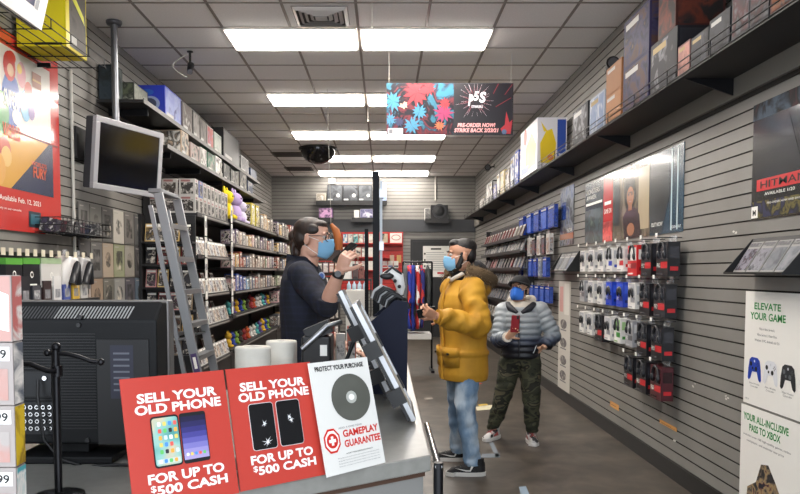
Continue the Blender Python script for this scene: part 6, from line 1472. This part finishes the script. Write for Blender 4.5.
# ----------------------------------------------------------------- clerk behind the counter
def person(lab, loc): return thing('person',lab,'person',loc)
rz = math.radians(82); ME = Tm(-.452,4.2,0,rz) @ Matrix.Diagonal((1,1,1.035,1))
pe = person('clerk with long tied hair, glasses and blue mask, raising a phone behind the counter',(-.452,4.2,0))
HE = hm(onY(313.5,239.5,4.17),math.radians(74),math.radians(4)) @ Matrix.Scale(.96,4)
shR, elR, wrR = V(-.447,4.035,1.485), onY(326,307,3.88), onY(339.5,271,3.78)
shL, elL, wrL = V(-.447,4.375,1.485), V(-.40,4.44,1.16), V(-.22,4.36,1.055)
def torso_body(mb,M,m,s=1.0,arms=None,legs=None):
    o = mb.M; mb.M = M
    mb.rings([(0,.0,.86*s,.155*s,.105*s),(0,0,.95*s,.165*s,.11*s),(0,0,1.08*s,.14*s,.1*s),(0,-.01,1.26*s,.165*s,.115*s),(0,0,1.38*s,.17*s,.105*s),(0,.01,1.455*s,.12*s,.075*s),(0,.015,1.50*s,.062*s,.06*s)],m,24)
    mb.M = o
    for p in legs: limb(mb,p,[.085*s,.075*s,.056*s,.052*s,.036*s],m,14)
    for p,r in arms: limb(mb,p,r,m,14)
def lp(M,hip,knee,ank,s=1.0):
    h,k,a = M@Vector(hip),M@Vector(knee),M@Vector(ank); return [h,h.lerp(k,.5),k,k.lerp(a,.35),a]
a = MB(); head_geo(a,HE,1.0,SKIN1)
legs = [lp(ME,(k*.09,0,.92),(k*.1,-.01,.5),(k*.1,.01,.08)) for k in (-1,1)]
torso_body(a,ME,SKIN1,1.0,[([shR,shR.lerp(elR,.5),elR,elR.lerp(wrR,.35),wrR],[.05,.046,.041,.042,.027]),([shL,shL.lerp(elL,.5),elL,elL.lerp(wrL,.35),wrL],[.05,.046,.041,.042,.027])],legs)
nk = ME@V(0,.0,1.46); hk = HE@V(0,.02,-.12); a.tube([nk,hk],[.062,.058],SKIN1,16)
hd = (onY(347.5,254,3.765)-wrR).normalized(); hand(a,wrR,hd,V(.55,.75,.1),SKIN1,-1,.98,(.75,1.0,.75),.55)
hand(a,wrL,V(1,-.1,-.35),V(0,0,-1),SKIN1,1,.98,(.2,.25,.2),.2)
for k in (-1,1): a.tube([ME@V(k*.1,.05,.05),ME@V(k*.1,-.10,.036)],[.034,.018],SKIN1,12)
b = a.build('body',pe); rem(b,.0042,4,.5)
eyes(pe,HE,1.0); mask_geo(pe,HE,1.0,MASKB,'light blue surgical mask')
# hair
a = MB(HE); a.ell((0,.030,.056),(.081,.098,.075),HAIRD,24,16); a.ell((0,.068,.0),(.066,.05,.07),HAIRD); a.ell((0,-.035,.088),(.056,.046,.028),HAIRD)
for k in (-1,1): a.ell((k*.060,.005,.055),(.022,.060,.035),HAIRD); a.ell((k*.052,.06,.01),(.024,.045,.045),HAIRD)
a.tube([V(0,.10,.0),V(0,.118,-.03),V(0,.105,-.09),V(0,.085,-.135)],[.03,.032,.032,.012],HAIRD,12); a.ell((0,.128,.012),(.034,.032,.036),HAIRD)
for k in range(7): a.tube([V(-.03+.01*k,.105,.0),V(-.04+.013*k,.115,-.07),V(-.045+.015*k,.10,-.14-.01*(k%3))],[.012,.012,.003],HAIRD,7)
h_ = a.build('hair',pe,label='dark brown hair tied at the back'); rem(h_,.0045,9)
# glasses
a = MB(HE); gm = mat('glasses_dark','#1a1a1e',.3)
for k in (-1,1):
    a.tube([V(k*.033+.027*math.cos(q),-.104+.008*abs(math.cos(q)),.014+.022*math.sin(q)) for q in [2*PI*i/16 for i in range(17)]],.0022,gm,6); a.tube([V(k*.056,-.092,.022),V(k*.076,-.05,.022),V(k*.082,.012,.018)],.002,gm,6)
a.tube([V(-.008,-.106,.02),V(.008,-.106,.02)],.002,gm,6); a.build('glasses',pe)
# plaid shirt
PL = noisy('shirt_plaid',[(.3,'#14161f'),(.7,'#1b1e2c')],scale=6,rough=.85)
nt = PL.node_tree; bs = nt.nodes['Principled BSDF']; tc = nt.nodes.new('ShaderNodeTexCoord'); mixc = nt.links
prev = bs.inputs['Base Color'].links[0].from_socket
for ax,sc_,col in (('Z',9,'#2a3150'),('X',9,'#0c0d14'),('Y',9,'#2c3354')):
    w_ = nt.nodes.new('ShaderNodeTexWave'); w_.bands_direction = ax; w_.inputs['Scale'].default_value = sc_; w_.inputs['Distortion'].default_value = .6; nt.links.new(tc.outputs['Object'],w_.inputs['Vector'])
    r_ = ramp(nt,[(.72,'#000000'),(.9,'#6a6a6a')]); nt.links.new(w_.outputs['Fac'],r_.inputs['Fac']); mx = nt.nodes.new('ShaderNodeMix'); mx.data_type = 'RGBA'
    nt.links.new(r_.outputs['Color'],mx.inputs['Factor']); nt.links.new(prev,mx.inputs['A']); mx.inputs['B'].default_value = hexc(col); prev = mx.outputs['Result']
nt.links.new(prev,bs.inputs['Base Color'])
a = MB(ME); a.rings([(0,.0,.84,.185,.13),(0,0,.95,.185,.13),(0,.0,1.08,.18,.125),(0,-.005,1.2,.19,.135),(0,-.005,1.32,.20,.138),(0,.0,1.41,.195,.12),(0,.01,1.465,.14,.095),(0,.012,1.505,.095,.086),(0,.010,1.535,.078,.076)],PL,32,2.3)
a.M = None; e2 = elR.lerp(wrR,.22)
limb(a,[ME@V(-.12,0,1.43),shR+V(.0,.01,0),shR.lerp(elR,.5),elR,e2],[.07,.078,.07,.062,.054],PL,18,wr=.0045,seed=3)
limb(a,[ME@V(.12,0,1.43),shL,shL.lerp(elL,.5),elL,elL.lerp(wrL,.3)],[.07,.078,.07,.062,.054],PL,18,wr=.0045,seed=4)
s_ = a.build('shirt',pe,label='dark navy plaid shirt'); rem(s_,.007,3)
a = MB(ME)
for k in (-1,1): a.add([V(k*.02,-.085,1.47),V(k*.075,-.05,1.50),V(k*.085,.02,1.535),V(k*.055,.085,1.545),V(k*.06,.09,1.50),V(k*.095,.02,1.48),V(k*.07,-.085,1.43)],[tuple(range(7))[::k]],PL)
c_ = a.build('collar',s_); m_ = c_.modifiers.new('t','SOLIDIFY'); m_.thickness = .006
p = onY(320,270,3.58); a = MB(frame(onY(316,276,4.03)+V(.04,-.03,0),(.85,-.5,0),(0,0,1))); a.disc(.0,.0,.022,.012,mat('badge_pale','#b8c4d8',.4),16); a.disc(0,0,.015,.0125,mat('badge_blue','#5a78b8',.4),14); a.build('badge',s_)
# trousers and shoes of the clerk (mostly behind the counter)
JB = mat('trouser_black','#17171b',.85); a = MB()
for k,pts in zip((-1,1),legs): limb(a,[pts[0]+V(0,0,.03),pts[1],pts[2],pts[3],pts[4]-V(0,0,.02)],[.115,.098,.078,.072,.062],JB,16,wr=.003,seed=8+k)
a.M = ME; a.rings([(0,0,.82,.17,.12),(0,0,.98,.168,.118)],JB,24); a.M = None; t_ = a.build('trousers',pe); rem(t_,.009,2)
for k in (-1,1): shoe(ME@V(k*.1,.09,0),rz-PI/2,.27,pe,mat('shoe_black','#141416',.6),mat('sole_dark','#2a2a2c',.6),mat('sole_dark','#2a2a2c',.6),False)
# wrist watch
d_ = (wrR-elR).normalized(); wc_ = wrR-d_*.018; a = MB(); a.tube([wc_-d_*.012,wc_+d_*.012],.033,BLK,18); a.build('watch_strap',pe); a = MB(); a.tube([wc_+V(.0,-.030,0),wc_+V(.0,-.042,0)],.017,mat('watch_face','#0d0d10',.15),14); a.build('watch_face',pe)
ph_c = onY(346.5,254,3.81); phone(ph_c,V(.5,-.75,-.2),V(.80,.05,.60),.068,.145,mat('phone_back_black','#1a1a1d',.35),'black mobile phone held up to the masked face of the clerk')
# ----------------------------------------------------------------- man in the mustard parka
rz = math.radians(-70); MC = Tm(.60,5.58,0,rz)
pc_ = person('bearded man in a mustard parka, jeans and blue mask, standing at the counter',(.60,5.58,0))
HCm = hm(onY(461,256.5,5.55),math.radians(-84),math.radians(3)) @ Matrix.Scale(1.04,4)
shL2,elL2,wrL2 = V(.635,5.37,1.40), onY(476,325,5.24), onY(436,316,5.12)
shR2,elR2,wrR2 = V(.54,5.76,1.40), V(.60,5.90,1.14), V(.43,5.68,1.16)
aN, aF = V(.655,5.42,.10), V(.59,5.84,.10)
hipN, hipF = V(.63,5.48,.88), V(.58,5.67,.88)
knN, knF = V(.605,5.44,.49), V(.575,5.75,.49)
a = MB(); head_geo(a,HCm,1.0,SKIN2)
lg = [[h,h.lerp(k,.5),k,k.lerp(q,.35),q] for h,k,q in ((hipN,knN,aN),(hipF,knF,aF))]
torso_body(a,MC,SKIN2,.985,[([shL2,shL2.lerp(elL2,.5),elL2,elL2.lerp(wrL2,.35),wrL2],[.052,.048,.042,.042,.028]),([shR2,shR2.lerp(elR2,.5),elR2,elR2.lerp(wrR2,.35),wrR2],[.052,.048,.042,.042,.028])],lg)
a.tube([MC@V(0,.0,1.44),HCm@V(0,.02,-.12)],[.064,.060],SKIN2,16)
hand(a,wrL2,(onY(424,311,5.08)-wrL2),V(.15,.85,.35),SKIN2,1,1.0,(.85,1.0,.8),.6)
hand(a,wrR2,V(-1,-.25,.1),V(0,-.9,.3),SKIN2,-1,1.0,(.9,1.0,.8),.5)
for an_ in (aN,aF): a.tube([an_+V(.04,0,-.05),an_+V(-.08,-.01,-.062)],[.032,.016],SKIN2,12)
b = a.build('body',pc_); rem(b,.0042,4)
eyes(pc_,HCm,1.0); mask_geo(pc_,HCm,1.0,MASKB,'light blue surgical mask')
a = MB(HCm); a.ell((0,.026,.068),(.076,.094,.064),HAIRB,24,14); a.ell((0,-.038,.096),(.054,.046,.032),HAIRB); a.ell((0,.062,.015),(.070,.050,.075),HAIRB)
h_ = a.build('hair',pc_,label='short black swept-back hair'); rem(h_,.0045,6)
a = MB(HCm)
for k in (-1,1): a.tube([V(k*.070,-.005,.03),V(k*.066,-.012,-.02),V(k*.056,-.030,-.07),V(k*.03,-.066,-.102)],[.010,.018,.024,.018],HAIRB,12)
a.ell((0,-.07,-.10),(.036,.03,.016),HAIRB); h_ = a.build('beard',pc_); rem(h_,.005,2)
# jeans
JN = noisy('denim_light',[(.32,'#46627f'),(.5,'#7490ad'),(.66,'#bccad6')],scale=7,detail=6,rough=.85,stretch=(1,1,.5),bump=.15)
a = MB()
for s0,(h,k,q) in ((1,(hipN,knN,aN)),(2,(hipF,knF,aF))): limb(a,[h-V(0,0,.02),h.lerp(k,.5),k,k.lerp(q,.4),q.lerp(k,.12),q-V(0,0,.03)],[.098,.092,.076,.070,.064,.062],JN,20,sub=9,wr=.0055,seed=s0*11)
a.M = MC; a.rings([(0,0,.76,.15,.105),(0,0,.92,.14,.10)],JN,24); a.M = None; j_ = a.build('jeans',pc_,label='faded light blue jeans'); rem(j_,.007,2)
SB = noisy('knit_black',[(.3,'#111113'),(.7,'#1d1d20')],scale=60,rough=.8,bump=.2); SWT = mat('sole_white','#d6d4d0',.5)
shoe(V(.745,5.41,0),PI+.06,.285,pc_,SB,SWT,mat('swoosh_white','#e0dedb',.4),True,lace=BLK,lab='black running shoe with a white curved mark')
shoe(V(.67,5.85,0),PI+.10,.285,pc_,SB,SWT,mat('swoosh_white','#e0dedb',.4),True,lace=BLK,lab='black running shoe with a white curved mark')
# parka
MU = noisy('parka_mustard',[(.3,'#a27418'),(.5,'#b8861e'),(.7,'#c8962a')],scale=5,detail=4,rough=.72,bump=.12)
a = MB(MC); rg = [(0,.0,.69,.205,.165),(0,0,.74,.215,.175),(0,0,.86,.212,.17),(0,.0,.96,.200,.158),(0,0,1.03,.205,.162),(0,-.005,1.15,.218,.172),(0,-.005,1.26,.222,.172),(0,0,1.33,.212,.155),(0,.01,1.39,.165,.125),(0,.015,1.44,.115,.105)]
a.rings(rg,MU,36,2.3)
for k,z in enumerate((.78,.9,1.08,1.18,1.3)):   # soft quilted folds round the body
    a.rings([(0,0,z-.03,.19,.15),(0,0,z-.012,.222,.178),(0,0,z+.012,.222,.178),(0,0,z+.03,.19,.15)],MU,36,2.3) if k%2 else None
a.M = None
limb(a,[MC@V(.12,0,1.34),shL2-V(0,0,.03),shL2.lerp(elL2,.5),elL2+V(.015,0,0),elL2.lerp(wrL2,.45),wrL2+(elL2-wrL2)*.07],[.08,.093,.090,.088,.076,.062],MU,20,sub=9,wr=.011,seed=21)
limb(a,[MC@V(-.12,0,1.34),shR2-V(0,0,.03),shR2.lerp(elR2,.5),elR2,elR2.lerp(wrR2,.45),wrR2+(elR2-wrR2)*.07],[.09,.098,.092,.088,.076,.062],MU,20,sub=9,wr=.007,seed=22)
a.M = MC; a.ell((0,.13,1.39),(.15,.075,.10),MU,20,12); a.M = None
k_ = a.build('parka',pc_,label='mustard yellow winter parka'); rem(k_,.008,3)
# collar, hoodie, fur
a = MB(MC); BH = mat('hoodie_black','#151518',.9); a.rings([(0,.015,1.44,.105,.10),(0,.01,1.50,.094,.092),(0,.02,1.545,.085,.088),(0,.03,1.56,.07,.07)],BH,24); a.ell((0,.10,1.50),(.125,.085,.085),BH,18,10); a.tube([V(-.11,-.03,1.47),V(-.10,.05,1.53),V(0,.12,1.545),V(.10,.05,1.53),V(.11,-.03,1.47)],.045,BH,12); o_h = a.build('hood_black',pc_,label='black hoodie collar and hood')
a = MB(MC); a.tube([V(-.055,-.095,1.455),V(-.02,-.105,1.43),V(.03,-.10,1.45),V(.085,-.055,1.485),V(.098,.0,1.50)],.016,mat('fleece_white','#c8c2b8',.9),8); a.build('fleece_edge',k_)
FURB = mat('fur_brown','#5e4c36',.95); FURL = mat('fur_light','#a08868',.95)
a = MB(MC); path = []
for i in range(17):
    q = -PI*.66+PI*1.32*i/16; path.append(V(.185*math.sin(q),.025+.185*math.cos(q),1.475-.05*math.cos(q)+.01*abs(math.sin(q))))
a.tube(path,[.03]+[.052]*15+[.03],FURB,10); fr = random.Random(5)
for i in range(1500):
    t = fr.random()*15.98; j = int(t); p = path[j].lerp(path[j+1],t-j); dd = (path[j+1]-path[j]).normalized(); v = Vector((fr.gauss(0,1),fr.gauss(0,1),fr.gauss(0,1))); v = (v-dd*v.dot(dd)).normalized(); b0 = p+v*.034; tip = p+v*fr.uniform(.065,.095)+dd*fr.uniform(-.02,.02)+V(0,0,-.012); sd = dd*.0032
    a.add([b0-sd,b0+sd,tip],[(0,1,2)],FURL if fr.random()<.45 else FURB); 
a.build('fur_trim',k_,label='brown fur hood trim')
# pocket, cuff band, zip placket
def onJ(px,py,Y): return onY(px,py,Y)
fw = MC.to_3x3()@V(0,-1,0)
for (x0,z0,z1,nm) in ((.105,.80,.93,'pocket'),(-.105,.80,.93,'pocket')):
    a = MB(MC); n = 6; vs = []
    for i in range(n+1):
        x = x0-.07+.14*i/n; y = -math.sqrt(max(0,1-abs(x/.214)**2.3))**(1/1.0)*.172-.012; vs += [(x,y,z0),(x,y-.004,z1)]
    a.add(vs,[(2*i,2*i+2,2*i+3,2*i+1) for i in range(n)],MU,True); q_ = a.build(nm,k_); m_ = q_.modifiers.new('t','SOLIDIFY'); m_.thickness = .012
    a = MB(MC); vs = []
    for i in range(n+1):
        x = x0-.075+.15*i/n; y = -math.sqrt(max(0,1-abs(x/.214)**2.3))*.172-.02; vs += [(x,y,z1-.05-.012*math.sin(PI*i/n)),(x,y-.002,z1+.012)]
    a.add(vs,[(2*i,2*i+2,2*i+3,2*i+1) for i in range(n)],MU,True); f_ = a.build('pocket_flap',q_); m_ = f_.modifiers.new('t','SOLIDIFY'); m_.thickness = .008
    y = -math.sqrt(max(0,1-abs(x0/.214)**2.3))*.172-.028; a = MB(MC); a.tube([V(x0,y+.01,z1-.035),V(x0,y-.004,z1-.035)],.009,mat('button_dark','#2a2018',.4),12); a.build('button',q_)
a = MB(MC); pts = [V(0,-.168-.006,.70),V(0,-.178,.86),V(0,-.168,.97),V(0,-.181,1.15),V(0,-.181,1.26),V(0,-.162,1.37),V(0,-.12,1.45)]; a.tube(pts,.018,MU,8,flat=.5,up=(0,1,0)); a.build('front_placket',k_)
a = MB(); d_ = (elL2-wrL2).normalized(); a.tube([wrL2+d_*.008,wrL2+d_*.04],.052,MU,18); a.build('cuff',k_)
phone(onY(426.5,309,5.10),V(-.2,-.3,1),V(-1,-.1,.18),.066,.13,mat('phone_back_black','#1a1a1d',.35),'dark mobile phone in the hand of the man in the mustard parka')
# ----------------------------------------------------------------- boy in the grey puffer jacket
rz = math.radians(-16); MK = Tm(1.205,6.50,0,rz); S = .84
pk_ = person('boy in a black cap, blue mask and grey puffer jacket, holding a red phone',(1.225,6.50,0))
HK = hm(onY(519.5,290.5,6.475),math.radians(-30),math.radians(-13))
shR3,elR3,wrR3 = onY(504,310,6.52),onY(498.5,340,6.42),onY(508,337,6.21)
shL3,elL3,wrL3 = onY(540.5,310,6.46),onY(553,335,6.43),onY(543.5,348,6.36)
aR3,aL3 = V(.985,6.60,.09),V(1.305,6.46,.09); hR3,hL3 = MK@V(-.075,0,.74),MK@V(.075,0,.74)
kR3,kL3 = hR3.lerp(aR3,.5)+V(-.0,-.03,0),hL3.lerp(aL3,.5)+V(.0,-.03,0)
a = MB(); head_geo(a,HK,.94,SKIN3)
lg = [[h,h.lerp(k,.5),k,k.lerp(q,.35),q] for h,k,q in ((hR3,kR3,aR3),(hL3,kL3,aL3))]
torso_body(a,MK,SKIN3,.82,[([shR3,shR3.lerp(elR3,.5),elR3,elR3.lerp(wrR3,.4),wrR3],[.042,.038,.034,.034,.024]),([shL3,shL3.lerp(elL3,.5),elL3,elL3.lerp(wrL3,.4),wrL3],[.042,.038,.034,.034,.024])],lg)
a.tube([MK@V(0,.0,1.18),HK@V(0,.02,-.11)],[.052,.05],SKIN3,14)
hand(a,wrR3,onY(515,330,6.17)-wrR3,V(.25,-.6,.9)*-1 if False else V(.2,-.9,.25),SKIN3,1,.88,(.35,.7,.5),.5)
hand(a,wrL3+V(-.01,.03,0),V(-.6,.35,-.6),V(-.5,.8,0),SKIN3,-1,.8,(.8,.9,.7),.5)
for q in (aR3,aL3): a.tube([q+V(.01,.02,-.04),q+V(.0,-.05,-.052)],[.028,.014],SKIN3,12)
b = a.build('body',pk_); rem(b,.0042,4)
eyes(pk_,HK,.94); mask_geo(pk_,HK,.94,MASKR,'bright blue surgical mask')
a = MB(HK @ Matrix.Scale(.94,4)); a.ell((0,.03,.03),(.080,.092,.07),HAIRB,20,12); h_ = a.build('hair',pk_); 
CP = mat('cap_black','#141519',.8); a = MB(HK @ Matrix.Scale(.94,4)); vs = []; fs = []; n = 28; kk = 9
for i in range(kk):
    q = PI/2*i/(kk-1)*.96
    for j in range(n): t = 2*PI*j/n; vs.append((.088*math.cos(q)**.75*math.cos(t),.008+.108*math.cos(q)**.75*math.sin(t),.058+.084*math.sin(q)))
for i in range(kk-1):
    for j in range(n): fs.append((i*n+j,i*n+(j+1)%n,(i+1)*n+(j+1)%n,(i+1)*n+j))
fs.append(tuple(range((kk-1)*n,kk*n))); a.add(vs,fs,CP,True); a.ell((0,.008,.138),(.008,.008,.005),CP); cp = a.build('cap',pk_,label='black baseball cap')
a = MB(HK @ Matrix.Scale(.94,4)); vs = []; n = 14
for i in range(n+1):
    t = PI+PI*i/n; c_,s_ = math.cos(t),math.sin(t); vs += [(.086*c_,.008+.104*s_,.066),(.100*c_,.02+(.205)*s_,.058-.020*abs(c_))]
a.add(vs,[(2*i,2*i+1,2*i+3,2*i+2) for i in range(n)],CP,True); v_ = a.build('cap_brim',cp); m_ = v_.modifiers.new('t','SOLIDIFY'); m_.thickness = .011
# camo trousers
CM = noisy('camo_print',[(.0,'#15170f'),(.40,'#272a1c'),(.49,'#3e3e2c'),(.56,'#191a12'),(.63,'#4a4634')],scale=6.5,detail=2,rough=.85,interp='CONSTANT',stretch=(1,1,1.5),dist=.5)
a = MB()
for s0,(h,k,q) in ((3,(hR3,kR3,aR3)),(4,(hL3,kL3,aL3))): limb(a,[h+V(0,0,.05),h.lerp(k,.5),k,k.lerp(q,.5),q+V(0,0,.035),q-V(0,0,.0)],[.100,.094,.080,.070,.058,.046],CM,20,sub=9,wr=.005,seed=s0*7)
a.M = MK; a.rings([(0,0,.68,.15,.11),(0,0,.82,.15,.115)],CM,24); a.M = None; j_ = a.build('trousers',pk_,label='dark camouflage trousers'); rem(j_,.007,2)
SG = noisy('sneaker_grey',[(.3,'#3a3a3e'),(.46,'#b8b6b4')],scale=18,rough=.6,interp='CONSTANT')
shoe(aR3+V(.045,.06,-.09),-PI/2-.62,.235,pk_,SG,SWT,mat('shoe_redtrim','#a84848',.5),False,lab='grey and white sneaker with red trim',W=.092)
shoe(aL3+V(.0,.07,-.09),-PI/2-.05,.235,pk_,SG,SWT,mat('shoe_redtrim','#a84848',.5),False,lab='grey and white sneaker with red trim',W=.092)
# puffer jacket: pale grey shading to navy at hem and cuffs (dyed so)
PJ = bpy.data.materials.new('puffer_gradient'); PJ.use_nodes = True; nt = PJ.node_tree; bs = nt.nodes['Principled BSDF']; bs.inputs['Roughness'].default_value = .45
tc = nt.nodes.new('ShaderNodeTexCoord'); sx = nt.nodes.new('ShaderNodeSeparateXYZ'); nt.links.new(tc.outputs['Object'],sx.inputs[0]); mr = nt.nodes.new('ShaderNodeMapRange'); mr.inputs['From Min'].default_value = .74; mr.inputs['From Max'].default_value = 1.2; nt.links.new(sx.outputs['Z'],mr.inputs['Value'])
r_ = ramp(nt,[(.0,'#10121a'),(.26,'#131722'),(.38,'#363f52'),(.52,'#7d858b'),(1.0,'#969b9e')]); nt.links.new(mr.outputs['Result'],r_.inputs['Fac']); nt.links.new(r_.outputs['Color'],bs.inputs['Base Color'])
a = MB(MK); rg = []; z = .745
while z < 1.20:
    f = (z-.745)/.455; p_ = .012*(abs(math.sin(PI*(z-.745)/.052))-.5); rx = (.158+.02*math.sin(PI*min(1,f*1.1)))*(1 if f<.82 else 1-(f-.82)*1.5); ry = (.135+.015*math.sin(PI*f))*(1 if f<.82 else 1-(f-.82)*1.2); rg.append((0,0,z,rx+p_,ry+p_)); z += .0078
a.rings(rg,PJ,36,2.4); a.M = None
limb(a,[MK@V(-.09,0,1.16),shR3,shR3.lerp(elR3,.5),elR3,elR3.lerp(wrR3,.5),wrR3+(elR3-wrR3)*.12],[.065,.072,.072,.069,.062,.050],PJ,20,sub=14,puff=.012)
limb(a,[MK@V(.09,0,1.16),shL3,shL3.lerp(elL3,.5),elL3,elL3.lerp(wrL3,.5),wrL3+(elL3-wrL3)*.12],[.065,.072,.072,.069,.062,.054],PJ,20,sub=14,puff=.012)
k_ = a.build('puffer_jacket',pk_,label='pale grey puffer jacket darkening to navy at the hem'); rem(k_,.0065,1)
a = MB(MK); CW = mat('hood_cream','#c9c0b2',.85); a.rings([(0,.0,1.145,.105,.115),(0,-.005,1.19,.097,.108),(0,-.002,1.24,.090,.104),(0,.02,1.25,.07,.075)],CW,24); a.tube([V(-.10,.02,1.24),V(-.09,.09,1.25),V(0,.13,1.24),V(.09,.09,1.25),V(.10,.02,1.24)],[.03,.045,.05,.045,.03],CW,10); a.build('hoodie_collar',pk_,label='cream hoodie collar')
a = MB(MK); a.tube([V(-.115,-.03,1.22),V(-.08,-.10,1.185),V(-.02,-.135,1.15)],[.025,.03,.015],mat('collar_dark','#1c1e26',.6),10); a.tube([V(.115,-.03,1.22),V(.08,-.10,1.185),V(.02,-.135,1.15)],[.025,.03,.015],mat('collar_dark','#1c1e26',.6),10); a.build('jacket_collar',k_)
a = MB(MK); a.tube([V(.0,-.152,.76),V(0,-.170,.9),V(0,-.168,1.02),V(0,-.150,1.13)],.006,mat('zip_dark','#22242c',.4),7); a.build('zip',k_)
a = MB(MK); a.tube([V(.12,-.115,.80),V(.145,-.098,.87)],.004,mat('zip_silver','#b8babc',.3,.8),6); a.build('pocket_zip',k_)
a = MB(); d_ = (elR3-wrR3).normalized(); a.tube([wrR3+d_*.005,wrR3+d_*.045],.043,mat('cuff_white','#cfc9be',.8),16); a.build('hoodie_cuff',k_)
phone(onY(513.5,324,6.13),V(-1,-.15,.05),V(-.12,-.12,1),.07,.145,mat('phone_back_red','#8a1c28',.3),'dark red mobile phone held up by the boy in the puffer jacket')
